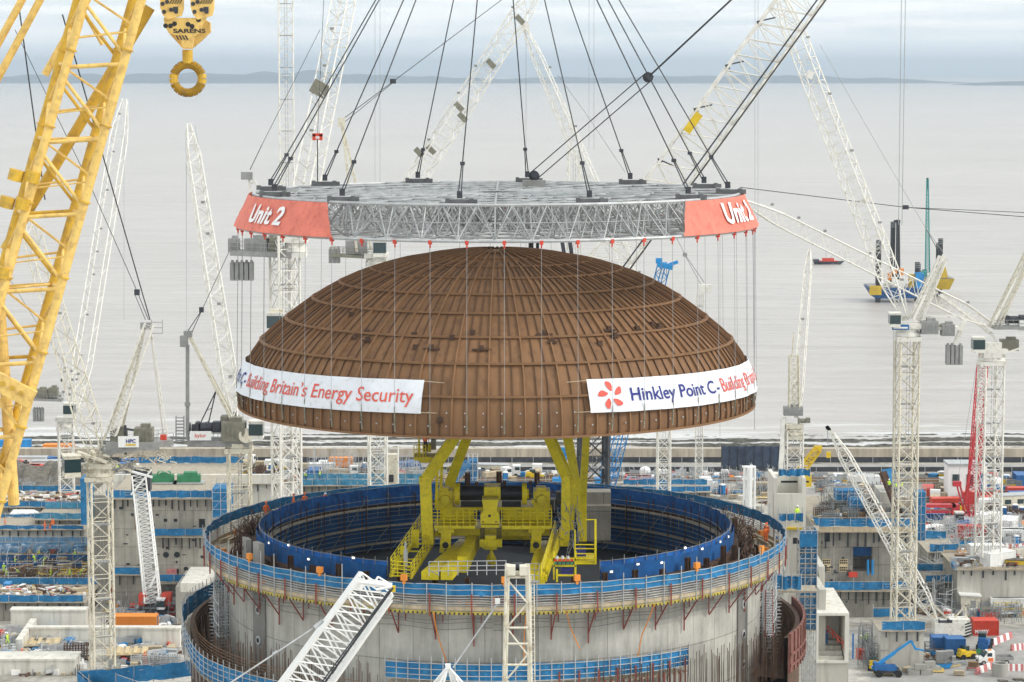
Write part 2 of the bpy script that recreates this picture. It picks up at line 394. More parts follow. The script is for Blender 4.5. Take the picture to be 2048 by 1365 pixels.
mat('asphalt', (.12, .12, .12), .9, 0, .2, .3); mat('road_pale', (.34, .33, .31), .9, 0, .2, .2); mat('tan_concrete', (.52, .45, .36), .85, 0, .2, .5, (.30, .26, .20), .25, streak=True)
g = MB(); g.box((0, 598.2, 1.3), (1800, 2.2, 3.4)); g.box((0, 596.7, .25), (1800, .8, 1.2)); tag(g.build('sea_wall', 'tan_concrete'), 'long tan concrete sea wall between the coastal road and the beach', 'sea wall')
for nm, y0, y1, mt in (('coastal_road', 583, 592.5, 'road_pale'), ('haul_road', 569, 577.5, 'asphalt'), ('service_road', 549, 558, 'road_pale')):
    g = MB(); g.quad((-900, y0, .004 * 2), (900, y0, .008), (900, y1, .008), (-900, y1, .008)); tag(g.build(nm, mt, origin=(0, y0, 0)), kind='structure')
def long_fence(y, h, label, postm, railm, x0=-150, x1=150, step=5, cat='fence', solid=None):
    t = thing('site_fence', ((x0 + x1) / 2, y, 0), label, cat)
    x = x0
    while x <= x1: p = MB(); p.box((x, y, h / 2), (.14, .14, h)); p.build('post', postm, t); x += step
    r = MB()
    if solid: r.box(((x0 + x1) / 2, y + .12, h * .45), (x1 - x0, .06, h * .75))
    else:
        for k in (.45, .95): r.box(((x0 + x1) / 2, y + .1, h * k), (x1 - x0, .08, .1))
    r.build('fence_rails', railm, t)
long_fence(594.3, 1.7, 'dark netted fence with pale posts along the seaward side of the coastal road', 'galv_light', 'dark_steel', solid=True)
long_fence(580.3, 1.5, 'dark low fence between the two long roads by the shore', 'galv_light', 'dark_steel', solid=True, step=5)
long_fence(566.0, 1.3, 'brown plank hoarding running beside the dark haul road', 'tan_concrete', 'brown_ply', solid=True, step=4.5)
long_fence(560.5, 1.6, 'pale post and rail fence behind the service road', 'galv_light', 'galv_light', step=5)

# far coast about twenty kilometres away, and a nearer headland
mat('far_hills', (.04, .065, .075), .95, 0, .5, .0012)
mat('far_town', (.45, .42, .38), .9, 0, .1, .01)
def hills(name, Y, x0, x1, prof, depth, n=120):
    g = MB(); rows = 7
    for j in range(rows):
        for i in range(n + 1):
            x = x0 + (x1 - x0) * i / n
            u = j / (rows - 1); h = prof(x) * sin(min(1.0, u * 1.6) * pi / 2) * (1 if j else 0)
            g.v.append((x, Y + depth * u, -11 + max(0, h) * (1 + .25 * sin(x * .004 + j * 2) + .12 * sin(x * .013 + j))))
    for j in range(rows - 1):
        for i in range(n):
            a = j * (n + 1) + i; g.f.append((a, a + 1, a + n + 2, a + n + 1)); g.mi.append(0)
    return tag(g.build(name, 'far_hills', origin=(0, Y, -11)), kind='structure')
def prof(x):
    px = 1024 + x * F / 20000
    pts = [(-600, 40), (300, 75), (620, 92), (720, 72), (800, 46), (930, 44), (1000, 30), (1100, 44), (1200, 42), (1350, 50), (1480, 62), (1600, 58), (1750, 50), (1850, 34), (1930, 12), (2000, 0), (2600, 0)]
    for (a, h0), (b, h1) in zip(pts[:-1], pts[1:]):
        if a <= px <= b: return (h0 + (h1 - h0) * (px - a) / (b - a)) * (1 + .1 * sin(x * .006) + .07 * sin(x * .017)) * .80
    return 0
hills('far_coast', 20000, -6500, 4200, prof, 2500, 260)
hills('headland', 17200, 3080, 6000, lambda x: 28 * min(1, (x - 3080) / 700) ** .6 * (1 + .15 * sin(x * .01)), 900, 60)
# =================================================================== REACTOR BUILDING
RX, RY = -1.58, 237.0
RC = (RX, RY)
def ring(a, r, z): return Vector((RX + r * sin(a), RY - r * cos(a), z))
reactor = thing('reactor_building', (RX, RY, 0), 'round bare concrete reactor building standing open under the raised brown dome', 'building')
g = MB(); g.lathe([(24.9, 0), (24.9, 46.6), (22.6, 46.6), (22.6, 30)], (RX, RY, 0), 144); g.build('outer_wall', 'reactor_concrete', reactor, smooth=False)
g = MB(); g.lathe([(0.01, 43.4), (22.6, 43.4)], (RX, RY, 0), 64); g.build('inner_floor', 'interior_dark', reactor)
# bright pilaster strips with round anchor openings
for a_deg, w_ in ((-57, 2.3), (63.5, 2.3)):
    a = R_(a_deg); g = MB(); g.band(RC, 24.92, 25.05, 0, 46.2, a - w_ / 50, a + w_ / 50, 4); pl = g.build('pilaster', 'conc_dark', reactor)
    for k in range(5):
        z = 44.2 - k * 2.75; h = MB(); c = ring(a, 25.06, z); d = Vector((sin(a), -cos(a), 0))
        h.tube(c, c + d * .08, .42, 14); o = build_in(h, 'anchor_plate', 'galv_light', pl, reactor)
        h = MB(); h.tube(c + d * .08, c + d * .12, .22, 12); build_in(h, 'anchor_hole', 'black', pl, reactor)
for a_deg, w_ in ((-28, .0), ):
    pass
g = MB()       # taller brown steel flange (liner top) inside the walkway
g.band(RC, 22.6, 22.9, 46.62, 48.0, 0, 2 * pi, 120); g.band(RC, 22.2, 23.0, 47.9, 48.1, 0, 2 * pi, 120)
g.build('liner_flange', 'rust_dark', reactor)
for k in range(48):
    a = 2 * pi * (k + .3) / 48 + rnd.uniform(-.01, .01); g = MB(); hh = rnd.uniform(.9, 1.7)
    c = ring(a, 23.25, 47.2 + hh / 2); g.box(c, (.42, .06, hh + 1.2), a); 
    for s_ in (-.18, .18):
        g.box(c + Vector((cos(a), sin(a), 0)) * s_, (.06, .4, hh + 1.2), a)
    g.build('steel_column', 'rust_dark', reactor)
g = MB()      # starter bars standing out of the wall top
for k in range(720):
    a = 2 * pi * k / 720 + rnd.uniform(-.002, .002); r = 24.5 + rnd.choice((0, .25)); z = rnd.uniform(47.2, 47.9)
    g.tube(ring(a, r, 46.5), ring(a, r + rnd.uniform(-.08, .08), z), .025, 3, caps=False)
o = g.build('starter_bars', 'rebar', reactor); tag(o, kind='stuff')
g = MB()      # tangled dark steel at both ends of the walkway
for side in (-1, 1):
    for k in range(330):
        a = side * R_(rnd.uniform(72, 112)); r = rnd.uniform(23.3, 24.4); z = rnd.uniform(46.6, 49.6)
        p = ring(a, r, z); q = p + Vector((rnd.uniform(-.5, .5), rnd.uniform(-1.2, 1.2), rnd.uniform(-1, 1)))
        g.tube(p, q, .045, 3, caps=False)
tag(g.build('rebar_tangle', 'rebar', reactor), kind='stuff')
for a_deg, zz in ((-71, 49.2), (-62.5, 49.6)):
    g = MB(); a = R_(a_deg); g.box(ring(a, 23.9, 47.9), (1.55, .5, zz - 45.8), a); g.build('precast_column', 'conc_grey', reactor)
# ---- inner blue screen: covers the ring except the opening in front where the yellow crane stands
AO, AO2 = R_(-24.5), R_(24.5)
scr = thing('edge_screen', (RX, RY, 48), 'deep blue netting screen lining the inner rim of the round concrete wall', 'screen')
def sheet(mb, R, z0, z1, a0, a1, n, seed=0, amp=.05, th=.04):
    amp *= 1.5
    ph = [rnd.uniform(0, 6) for _ in range(4)]
    f = lambda a, z: R + amp * (sin(a * 61 + ph[0]) + .7 * sin(a * 130 + z * 2 + ph[1]) + .5 * sin(a * 23 + z * 4 + ph[2])) * .6
    rows = 3; i0 = len(mb.v)
    for k in range(n + 1):
        a = a0 + (a1 - a0) * k / n
        for j in range(rows + 1):
            z = z0 + (z1 - z0) * j / rows + (.05 * sin(a * 47 + ph[3]) if j == rows else 0)
            mb.v.append(tuple(ring(a, f(a, z), z)))
    for k in range(n):
        for j in range(rows):
            a = i0 + k * (rows + 1) + j; b = a + rows + 1
            mb.f.append((a, b, b + 1, a + 1)); mb.mi.append(mb.cur)
g = MB(); sheet(g, 22.05, 48.25, 49.85, AO2, 2 * pi + AO, 260, amp=.06); g.build('netting', 'net_deep', scr)
g = MB()
for k in range(0, 100):
    a = AO2 + (2 * pi + AO - AO2) * k / 99; g.tube(ring(a, 22.12, 46.8), ring(a, 22.12, 49.95 + rnd.uniform(0, .35)), .035, 4)
for z in (48.6, 49.2, 49.86): 
    g.path([ring(AO2 + (2 * pi + AO - AO2) * k / 120, 22.14, z) for k in range(121)], .03, 4)
g.build('guard_rail', 'galv', scr)
# ---- inner scaffold: levels of board, ledgers, standards and diagonals over blue sheeting, its colour darkened for interior shade
isc = thing('inner_scaffold', (RX, RY, 36), 'dark blue sheeted scaffold with board lifts lining the inside of the round wall', 'scaffold')
mat('net_inner', (.006, .085, .27), .8, 0, .3, .5)
g = MB(); sheet(g, 22.35, 43.45, 49.5, AO2, 2 * pi + AO, 260, amp=.05); g.build('sheeting', 'net_inner', isc)
for z in (47.9, 46.0, 44.3):
    g = MB(); g.band(RC, 21.3, 21.85, z - .05, z + .08, AO2, 2 * pi + AO, 96); g.build('board_lift', 'plank', isc)
g = MB()
for k in range(0, 41):
    a = R_(28) + (2 * pi - R_(56)) * k / 40
    for r in (21.3, 22.0): g.tube(ring(a, r, 43.45), ring(a, r, 49.3), .05, 4)
g.build('standards', 'rust_dark', isc)
g = MB()
for z in [43.8 + .46 * k for k in range(12)]:
    g.path([ring(R_(28) + (2 * pi - R_(56)) * k / 80, 21.32, z) for k in range(81)], .028, 4)
for k in range(0, 40):
    a = R_(28) + (2 * pi - R_(56)) * k / 40; b = a + R_(7.6)
    if k % 2: g.tube(ring(a, 21.25, 49.0 if k % 4 == 1 else 46), ring(b, 21.25, 46.0 if k % 4 == 1 else 43.6), .04, 4)
    else: g.tube(ring(b, 21.25, 43.5), ring(a, 21.25, 46.2), .04, 4)
g.build('ledgers', 'galv', isc)
# work lamps on the screen
lampspec = [(-66, 49.4), (-55, 49.9), (-47, 49.1), (-33, 49.9), (27, 48.9), (34, 49.3), (41, 49.1), (49, 50.0), (56, 49.5), (66, 49.5), (73, 49.5), (150, 46.0)]
for i, (ad, z) in enumerate(lampspec):
    a = R_(ad); r = 22.3 if ad < 100 else 21.1
    t = thing('work_lamp', ring(a, r, z), 'small white work lamp fixed on the blue netting of the inner rim', 'lamp', 'work lamps on the inner blue screen')
    g = MB(); g.box(ring(a, r + .06, z), (.34, .1, .22), a); g.build('housing', 'galv_light', t)
    g = MB(); s_ = .12 if ad < 100 else -.12; g.box(ring(a, r + s_, z), (.24, .02, .14), a); g.build('lens', 'lamp_glow', t)
# ---- outer climbing platform
DZ = 47.0
plat = thing('climbing_platform', (RX, RY, DZ), 'ring shaped working platform with blue netting clamped round the top of the concrete wall', 'platform')
g = MB(); g.band(RC, 24.95, 27.1, DZ - .12, DZ, 0, 2 * pi, 144); g.build('deck', 'plank', plat)
g = MB(); g.band(RC, 27.12, 27.2, DZ - .36, DZ - .10, R_(-62), R_(63), 90); mat('beam_yellow', (.50, .40, .07), .6, 0, .25, .8, (.25, .22, .12), .4); g.build('edge_beam', 'beam_yellow', plat)
g = MB()
for k in range(150):
    a = R_(-62 + 125 * k / 150); g.band(RC, 27.205, 27.215, DZ - .36, DZ - .18, a, a + R_(.3), 1)
tag(g.build('edge_slots', 'black', plat), kind='stuff')
g = MB(); g.band(RC, 27.1, 27.16, DZ, DZ + .32, 0, 2 * pi, 144); g.build('toe_board', 'timber', plat)
g = MB(); sheet(g, 27.12, DZ + 1.25, DZ + 2.2, 0, 2 * pi, 360, amp=.07); g.build('netting', 'net_blue', plat)
g = MB(); sheet(g, 27.08, DZ + .3, DZ + 1.25, 0, 2 * pi, 240, amp=.03); g.build('mesh_panel', 'net_grey', plat)
g = MB()
for z in (.42, .62, .85, 1.05, 1.27, 1.75, 2.2):
    g.path([ring(2 * pi * k / 180, 27.2, DZ + z + .03 * sin(k * 1.7)) for k in range(181)], .032, 4)
g.build('guard_rails', 'galv_light', plat)
for k in range(90):
    a = 2 * pi * k / 90 + rnd.uniform(-.008, .008); g = MB(); hh = 2.3 + rnd.choice((0, .1, .5, 1.1)); g.tube(ring(a, 27.25, DZ - .3), ring(a, 27.25, DZ + hh), .045, 5); g.build('standard', 'galv_light', plat)
for k in range(48):
    a = 2 * pi * (k + .5) / 48; g = MB()
    g.beam(ring(a, 27.32, DZ - .5), ring(a, 27.32, DZ + 1.45), .12, .12)
    g.build('rail_post', 'tube_red', plat)
    g = MB(); o_ = ring(a, 26.95, DZ - .2); i_ = ring(a, 25.0, DZ - .2); d_ = ring(a, 25.15, DZ - 2.6)
    g.beam(o_, i_, .10); g.beam(o_, d_, .09); g.beam(ring(a, 25.12, DZ - .1), ring(a, 25.12, DZ - 2.5 - .5 * (k % 3)), .12); g.beam(ring(a + .025, 25.12, DZ - .1), ring(a + .025, 25.12, DZ - 1.5), .1)
    g.build('bracket', 'tube_red', plat)
g = MB()
for z, r in ((-1.0, 26.2), (-1.35, 25.9), (-1.9, 25.6)):
    g.path([ring(2 * pi * k / 144, r, DZ + z + .12 * sin(k * .9 + z)) for k in range(145)], .03, 4)
g.build('hanging_rails', 'galv', plat)
for i, ad in enumerate((-52, -33, -16, 2, 15, 40, 61)):
    a = R_(ad); g = MB(); g.box(ring(a, 27.2, DZ + 2.65), (.5, .35, .5), a); g.box(ring(a, 27.2, DZ + 2.3), (.2, .2, .4), a)
    tag(g.build('lamp_box', 'orange'), 'small orange box on top of the blue edge netting of the ring platform', 'box', 'orange boxes on the ring platform rail')
for i, (ad, ln_, la) in enumerate(((-10.5, 7.5, 6), (5.8, 5.0, 0), (13, 3.6, 3.5), (30, 6.5, -2.5))):
    pts = []
    for k in range(15):
        u = k / 14; a = R_(ad + (la * u * u if i != 2 else la * u)); pts.append(ring(a, 27.35 - 1.6 * min(1, u * 2.2), DZ - .2 - ln_ * (u if i else 1.15 * u)))
    g = MB(); g.path(pts, .05, 5); tag(g.build('hose', 'orange'), ['long curved orange hose hanging left of the cream mast', 'straight orange hose hanging just right of the cream mast', 'short slanting orange hose right of the mast', 'long pale orange hose down the right side of the concrete wall'][i], 'hose')
def deck_items(name, m, n, r0, r1, z, size):
    g = MB()
    for _ in range(n):
        a = rnd.uniform(0, 2 * pi); r = rnd.uniform(r0, r1); d = [rnd.uniform(*q) for q in size]; g.box(ring(a, r, z + d[2] / 2), d, a + rnd.uniform(-.3, .3))
    return tag(g.build(name, m, origin=(RX, RY, z)), kind='stuff')
deck_items('loose_boards', 'timber', 170, 25.3, 26.7, DZ, ((.5, 3), (.1, .4), (.05, .5)))
deck_items('loose_tools', 'orange', 40, 25.4, 26.7, DZ, ((.2, .6), (.2, .5), (.2, .6)))
deck_items('loose_steelwork', 'rebar', 260, 23.1, 24.7, 46.6, ((.3, 2.4), (.06, .3), (.1, 1.3)))
deck_items('loose_props', 'tube_red', 60, 23.2, 24.7, 46.6, ((.2, .8), (.06, .2), (.3, 1.5)))
deck_items('loose_shutters', 'conc_grey', 50, 23.2, 24.6, 46.6, ((.3, 1.2), (.1, .4), (.3, 1.1)))
# ---- lower annulus: dark steel wall, starter bars, blue guarded platform
def drop(mb):
    out = []
    for x, y, z in mb.v:
        a = math.degrees(math.atan2(x - RX, -(y - RY))); u = min(1, max(0, (a + 88) / 28)) if a < 0 else 0
        out.append((x, y, z - (2.1 * u * u * (3 - 2 * u) if z > 37.9 else 0)))
    mb.v = out
    return mb
low = thing('annulus_works', (RX, RY, 38), 'dark shuttered outer ring wall with starter bars round the foot of the cylinder', 'wall')
g = MB(); g.lathe([(28.6, 0), (28.6, 41.0), (28.2, 41.0), (28.2, 37.2), (25.0, 37.2)], (RX, RY, 0), 110, R_(68), R_(336)); drop(g).build('shutter', 'rebar', low)
g = MB()
for k in range(44):
    for side in (-1, 1):
        a0 = side * R_(30 + 62); z = 37.4 + k * .08
for z in [37.6 + .28 * k for k in range(12)]:
    g.path([ring(R_(68 + 268 * k / 100), 28.12, z) for k in range(101)], .03, 3)
g.build('horizontal_bars', 'rust_rib', low)
g = MB()
for k in range(620):
    a = 2 * pi * k / 620; r = rnd.choice((27.0, 27.6)); zt = 40.6 + rnd.uniform(-.4, .9); ad = (math.degrees(a) + 180) % 360 - 180
    if -22 < ad < 18: continue
    if 18 <= ad < 70 or -62 < ad <= -22: zt += rnd.uniform(.4, 1.4)
    g.tube(ring(a, r, 37.2), ring(a + rnd.uniform(-.003, .003), r, zt), .035, 3, caps=False)
    if k % 3 == 0: g.tube(ring(a, 26.2, 37.2), ring(a, 26.2, zt - .5), .03, 3, caps=False)
tag(g.build('starter_bars', 'rebar', low), kind='stuff')
for s_, degs in ((-1, range(-112, -71, 3)), (1, range(78, 112, 3))):
  g = MB()
  for a_deg in degs:
    a = R_(a_deg)
    for r in (25.4, 26.4): g.tube(ring(a, r, 37.3), ring(a, r, 44.5 if a_deg < 0 else 45.5), .05, 4)
    for z in (38.5, 39.5, 40.5, 41.5, 42.5, 43.5): g.tube(ring(a, 25.4, z), ring(a, 26.9, z), .04, 4); g.tube(ring(a, 25.4 + (z % 2) * .5, z), ring(a + R_(3), 26.4, z + .9), .035, 4)
  for z in (38.5, 39.5, 40.5, 41.5, 42.5, 43.5): g.path([ring(s_ * R_(72 + k * 2.4), 26.45, z) for k in range(16)], .04, 4)
  g.build('stair_scaffold', 'galv_light', low)
lg = thing('edge_guard', (RX, RY, 41), 'blue netted guard rail round the lower ring wall left of the cylinder', 'guard rail')
g = MB(); sheet(g, 29.3, 40.3, 42.0, R_(-128), R_(-24), 110, amp=.08); drop(g).build('netting', 'net_blue', lg)
g = MB(); g.band(RC, 28.4, 29.25, 40.0, 40.12, R_(-128), R_(-24), 60); drop(g).build('deck', 'plank', lg)
for (a0, a1) in ((-128, -24),):
    g = MB()
    for z in (40.6, 41.1, 41.6, 42.05): g.path([ring(R_(a0 + (a1 - a0) * k / 60), 29.38, z) for k in range(61)], .035, 4)
    for k in range(int((a1 - a0) / 2)): a = R_(a0 + 2 * k); g.tube(ring(a, 29.38, 39), ring(a, 29.38, 42.6), .045, 4)
    drop(g).build('rails', 'galv_light', lg)
fp = thing('front_platform', (RX, RY, 41), 'blue netted platform at the foot of the concrete cylinder between the foreground masts', 'platform')
g = MB(); sheet(g, 26.7, 40.9, 42.35, R_(-20), R_(39), 70, amp=.06); g.build('netting', 'net_blue', fp)
g = MB(); g.band(RC, 24.95, 26.75, 40.3, 40.42, R_(-20), R_(39), 50); g.build('deck', 'plank', fp)
g = MB()
for z in (40.9, 41.3, 41.8, 42.3): g.path([ring(R_(-20 + 59 * k / 50), 26.8, z) for k in range(51)], .035, 4)
for k in range(28): a = R_(-20 + 59 * k / 27); g.tube(ring(a, 26.8, 39.9), ring(a, 26.8, 42.9), .045, 4)
g.build('rails', 'galv_light', fp)
g = MB()
for k in range(22): a = R_(12 + 26 * k / 21); g.beam(ring(a, 26.85, 39.4), ring(a, 26.85, 41.6 if k % 3 == 0 else 40.6), .14)
g.build('red_props', 'tube_red', fp)
# red shutter panels, lower right
g = MB()
for k in range(13):
    a = R_(66 + k * 2.6); g.band(RC, 28.9, 29.1, 38.0, 41.6, a, a + R_(2.3), 2); g.band(RC, 29.1, 29.25, 39.6, 39.8, a, a + R_(2.5), 2); g.band(RC, 29.1, 29.25, 38.6, 38.8, a, a + R_(2.5), 2)
    g.band(RC, 29.1, 29.2, 38.0, 41.6, a, a + R_(.35), 1)
mat('shutter_red', (.22, .09, .07), .7, 0, .2, 1.5)
tag(g.build('shutter_panels', 'shutter_red'), 'dull red curved steel shutter panels right of the ring wall beside the blue scaffold tower', 'formwork')
# =================================================================== THE RAISED DOME
DX, DY, DZ0 = -1.42, 233.0, 61.7
PROF = [(23.45, 0), (23.5, .6), (23.45, 1.5), (23.25, 2.5), (22.9, 3.4), (22.4, 4.5), (21.4, 5.9), (20.4, 6.85), (19.1, 7.9), (17.9, 8.8), (16.65, 9.7), (15.5, 10.4), (14.2, 11.1), (12.8, 11.72), (11.3, 12.25), (9.9, 12.68), (8.5, 13.03), (7.0, 13.28), (5.8, 13.52), (4.4, 13.72), (3.0, 13.85), (1.4, 13.93), (0.05, 13.95)]
def prof_r(z):
    for (r0, z0), (r1, z1) in zip(PROF[:-1], PROF[1:]):
        if z <= z1: return r0 + (r1 - r0) * (z - z0) / (z1 - z0)
    return .05
def dpt(a, r, z): return Vector((DX + r * sin(a), DY - r * cos(a), DZ0 + z))
dome = thing('steel_dome', (DX, DY, DZ0), 'huge rusty brown steel dome with ribs and banners hanging over the open reactor building', 'dome')
g = MB(); g.lathe(PROF, (DX, DY, DZ0), 288); g.build('shell', 'rust', dome, smooth=True)
g = MB(); g.lathe([(23.42, -.12), (23.75, -.12), (23.75, .06), (23.5, .06)], (DX, DY, DZ0), 144); g.build('base_flange', 'rust_rib', dome)
def rib(mb, a, r_min, h, wd):
    pts = [(r, z) for r, z in PROF if r >= r_min]
    nrm = []
    for k, (r, z) in enumerate(pts):
        r0, z0 = pts[max(0, k - 1)]; r1, z1 = pts[min(len(pts) - 1, k + 1)]
        t = Vector((r1 - r0, z1 - z0)).normalized(); nrm.append((t.y, -t.x))
    tg = Vector((cos(a), sin(a), 0)) * wd / 2
    i = len(mb.v)
    for (r, z), (nr, nz) in zip(pts, nrm):
        lo = dpt(a, r - .02 * nr, z - .02 * nz); hi = dpt(a, r + h * nr, z + h * nz)
        for q in (lo - tg, hi - tg, hi + tg, lo + tg): mb.v.append(tuple(q))
    for k in range(len(pts) - 1):
        b = i + 4 * k
        for j in range(3): mb.f.append((b + j, b + j + 1, b + j + 5, b + j + 4)); mb.mi.append(0)
    mb.f.append((i + 3, i + 2, i + 1, i)); mb.mi.append(0)
for k in range(48):
    a = 2 * pi * k / 48 + R_(-1.3); g = MB(); rib(g, a, 1.2 if k % 2 == 0 else 2.6, .22, .13); g.build('rib', 'rust_rib', dome)
g = MB()
for k in range(144):
    if k % 3 == 0: continue
    a = 2 * pi * k / 144 + R_(-1.3); rib(g, a, 5.9 if k % 3 == 1 else 8.4, .13, .055)
g.build('thin_stiffeners', 'rust_shadow_line', dome)
for (r, z) in ((22.95, 3.3), (21.4, 5.9), (19.1, 7.9), (16.65, 9.7), (14.2, 11.1), (11.3, 12.25), (8.5, 13.03), (5.8, 13.52), (3.0, 13.85)):
    g = MB(); g.lathe([(r - .02, z - .11), (r + .30, z - .06), (r + .30, z + .12), (r - .02, z + .10)], (DX, DY, DZ0), 192); g.build('hoop', 'rust_rib', dome)
# small brackets and steps bolted to the shell
for (px, dz, wd, up) in ((712, 7.6, .5, 0), (735, 8.0, .9, 0), (738, 7.35, 1.0, 1), (832, 8.0, .7, 0), (836, 7.1, .7, 0), (868, 7.0, 1.4, 1), (908, 7.9, .6, 0), (948, 8.3, .8, 0), (967, 7.0, 1.6, 1), (1090, 8.1, 1.4, 1), (1106, 7.5, .8, 1), (1220, 8.2, 1.2, 1), (1232, 7.7, .8, 1), (1200, 7.3, .5, 0), (1278, 8.2, .6, 0), (1310, 8.4, 1.0, 0), (1325, 8.1, .7, 1), (700, 9.2, .5, 0), (886, 1.5, .5, 0)):
    r = prof_r(dz); a = math.asin(max(-1, min(1, (px - 993) / (r * 23.6)))); g = MB()
    c = dpt(a, r + .18, dz)
    if up: g.box(c, (wd, .3, .12), a); g.box(c + Vector((0, 0, .22)), (.35, .25, .3), a)
    else: g.box(c, (.42, .3, .4), a); g.box(c + Vector((0, 0, -.28)), (.6, .35, .06), a)
    g.build('bracket', 'rust_dark', dome)
g = MB()
for k in range(96):
    a = 2 * pi * k / 96 + R_(1.4)
    for z in (.9, 2.0): g.box(dpt(a, prof_r(z) + .13, z), (.11, .1, .11), a)
g.build('lug_plates', 'galv_light', dome)
# banners and their cloth
def banner_z(a, side): return -.5 * max(0, abs(a) - .35) / 1.2
BZ0, BZ1 = 1.92, 4.62
def bpt(a, v, off=.44):
    z = v + banner_z(a, 0); z = max(.2, z); return dpt(a, prof_r(z) + off + .04 * sin(a * 36 + v * 1.5) + .02 * sin(a * 83 - v * 2.5) + .02 * sin(v * 9 + a * 20), z)
BR = 22.95
def build_banner(a0, a1, text_at, label, tilt=0.0):
    root = thing('banner', dpt((a0 + a1) / 2, 23.2, 2), label, 'banner')
    g = MB(); n, rows = 90, 8
    for k in range(n + 1):
        a = a0 + (a1 - a0) * k / n
        for j in range(rows + 1): g.v.append(tuple(bpt(a, BZ0 + (BZ1 - BZ0) * j / rows)))
    for k in range(n):
        for j in range(rows):
            i = k * (rows + 1) + j; g.f.append((i, i + rows + 1, i + rows + 2, i + 1)); g.mi.append(0)
    g.build('cloth', 'banner_white', root, smooth=True)
    vs, fs = text_mesh("Hinkley Point C", 1.0, .012); w0 = max(v[0] for v in vs); k_ = 9.9 / w0
    zb = BZ0 + .88; g = MB(); add_mapped(g, vs, fs, lambda x, y: bpt(text_at + x * k_ / BR, zb + y * k_ * .98, .50)); g.build('lettering', 'letter_blue', root)
    vs, fs = text_mesh("-", 1.0, .012); g = MB(); add_mapped(g, vs, fs, lambda x, y: bpt(text_at + (10.15 + x * k_) / BR, zb + y * k_ * .98, .50)); g.build('dash', 'letter_blue', root)
    vs, fs = text_mesh("Building Britain\u2019s Energy Security", 1.0, .006); w1 = max(v[0] for v in vs); k2 = 21.2 / w1
    g = MB(); add_mapped(g, vs, fs, lambda x, y: bpt(text_at + (11.0 + x * k2) / BR, zb + y * k2 * 1.02, .50)); g.build('lettering', 'letter_red', root)
    # swirl of five petals
    cx, cz = text_at * BR - 1.75, BZ0 + 1.38
    g = MB()
    for q in range(5):
        th = 2 * pi * q / 5 + pi / 2 + .1; pts = []
        for t in range(13):
            u = t / 12 * 2 * pi; lx = .74 + .42 * cos(u); ly = .25 * sin(u) * (1 + .4 * cos(u)) + .16 * cos(u) ** 2 * (1 if cos(u) > 0 else -.6)
            pts.append((lx * cos(th) - ly * sin(th), lx * sin(th) + ly * cos(th)))
        g.poly([bpt((cx + x) / BR, cz + y, .50) for x, y in pts[:-1]])
    g.build('emblem', 'letter_red', root)
    g = MB()
    for a, s_ in ((a0, -1), (a1, 1)):
        for z in (BZ0 + .1, BZ1 - .1): g.tube(bpt(a, z), dpt(a + s_ * .075, 23.2 if z < 3 else 22.7, z - .1), .035, 4)
    g.build('tie_rope', 'timber', root)
build_banner(R_(19.6), R_(113), R_(28.9), 'white banner with red swirl emblem and blue Hinkley Point C on the dome right')
build_banner(R_(-106), R_(-15.0), R_(-16.6) - 32.3 / BR, 'white banner ending in red words Energy Security on the left of the brown dome')

# =================================================================== LIFTING FRAME
FZ0, FZ1, FR0, FR1 = 78.0, 80.9, 23.55, 22.1
frame = thing('lifting_ring', (DX, DY, FZ0), 'round grey steel lattice lifting frame carrying the brown dome below it', 'lifting frame')
def fpt(a, r, z): return Vector((DX + r * sin(a), DY - r * cos(a), z))
NS = 48
RT = [22.1, 18.3, 14.3, 10.2, 6.2, 2.4]; RB = [23.55, 18.9, 14.3, 9.8, 5.6, 2.4]
g = MB()
for k in range(NS):
    a = 2 * pi * k / NS; b = 2 * pi * (k + 1) / NS
    g.tube(fpt(a, FR0, FZ0), fpt(b, FR0, FZ0), .16, 6)
g.build('lower_rim', 'galv_light', frame)
g = MB()
for k in range(NS):
    a = 2 * pi * k / NS; b = 2 * pi * (k + 1) / NS; g.tube(fpt(a, FR1, FZ1), fpt(b, FR1, FZ1), .16, 6)
g.build('upper_rim', 'galv_light', frame)
g = MB()
for k in range(NS):
    a = 2 * pi * k / NS; b = 2 * pi * (k + 1) / NS; mid = (a + b) / 2
    g.tube(fpt(a, FR0, FZ0), fpt(mid, FR1, FZ1), .07, 5); g.tube(fpt(mid, FR1, FZ1), fpt(b, FR0, FZ0), .07, 5); g.tube(fpt(mid, FR0 - 1.2, FZ0), fpt(a, FR1 - 1.2, FZ1), .055, 4); g.tube(fpt(mid, FR0 - 1.2, FZ0), fpt(b, FR1 - 1.2, FZ1), .055, 4); g.tube(fpt(a, FR0 - 2.6, FZ0), fpt(mid, FR1 - 2.6, FZ1), .05, 4); g.tube(fpt(mid, FR1 - 2.6, FZ1), fpt(b, FR0 - 2.6, FZ0), .05, 4)
    g.tube(fpt(a, FR0, FZ0), fpt(a, FR1, FZ1), .06, 4); g.tube(fpt(a, (FR0 + FR1) / 2, 79.45), fpt(b, (FR0 + FR1) / 2, 79.45), .05, 4)
g.build('rim_lacing', 'galv_mid', frame)
g = MB()
for i, r in enumerate(RT[1:]):
    n = 48 if r > 9 else 24
    for k in range(n):
        a = 2 * pi * k / n; b = 2 * pi * (k + 1) / n
        g.tube(fpt(a, r, FZ1), fpt(b, r, FZ1), .11, 4); g.tube(fpt(a, RB[i + 1], FZ0), fpt(b, RB[i + 1], FZ0), .10, 4)
        g.tube(fpt(a, r, FZ1), fpt(b, RB[i + 1], FZ0), .06, 3); g.tube(fpt(b, r, FZ1), fpt(a, RB[i + 1], FZ0), .05, 3); g.tube(fpt(a, r, FZ1), fpt(a, RB[i + 1], FZ0), .06, 3)
g.build('inner_rings', 'galv_mid', frame)
g = MB()
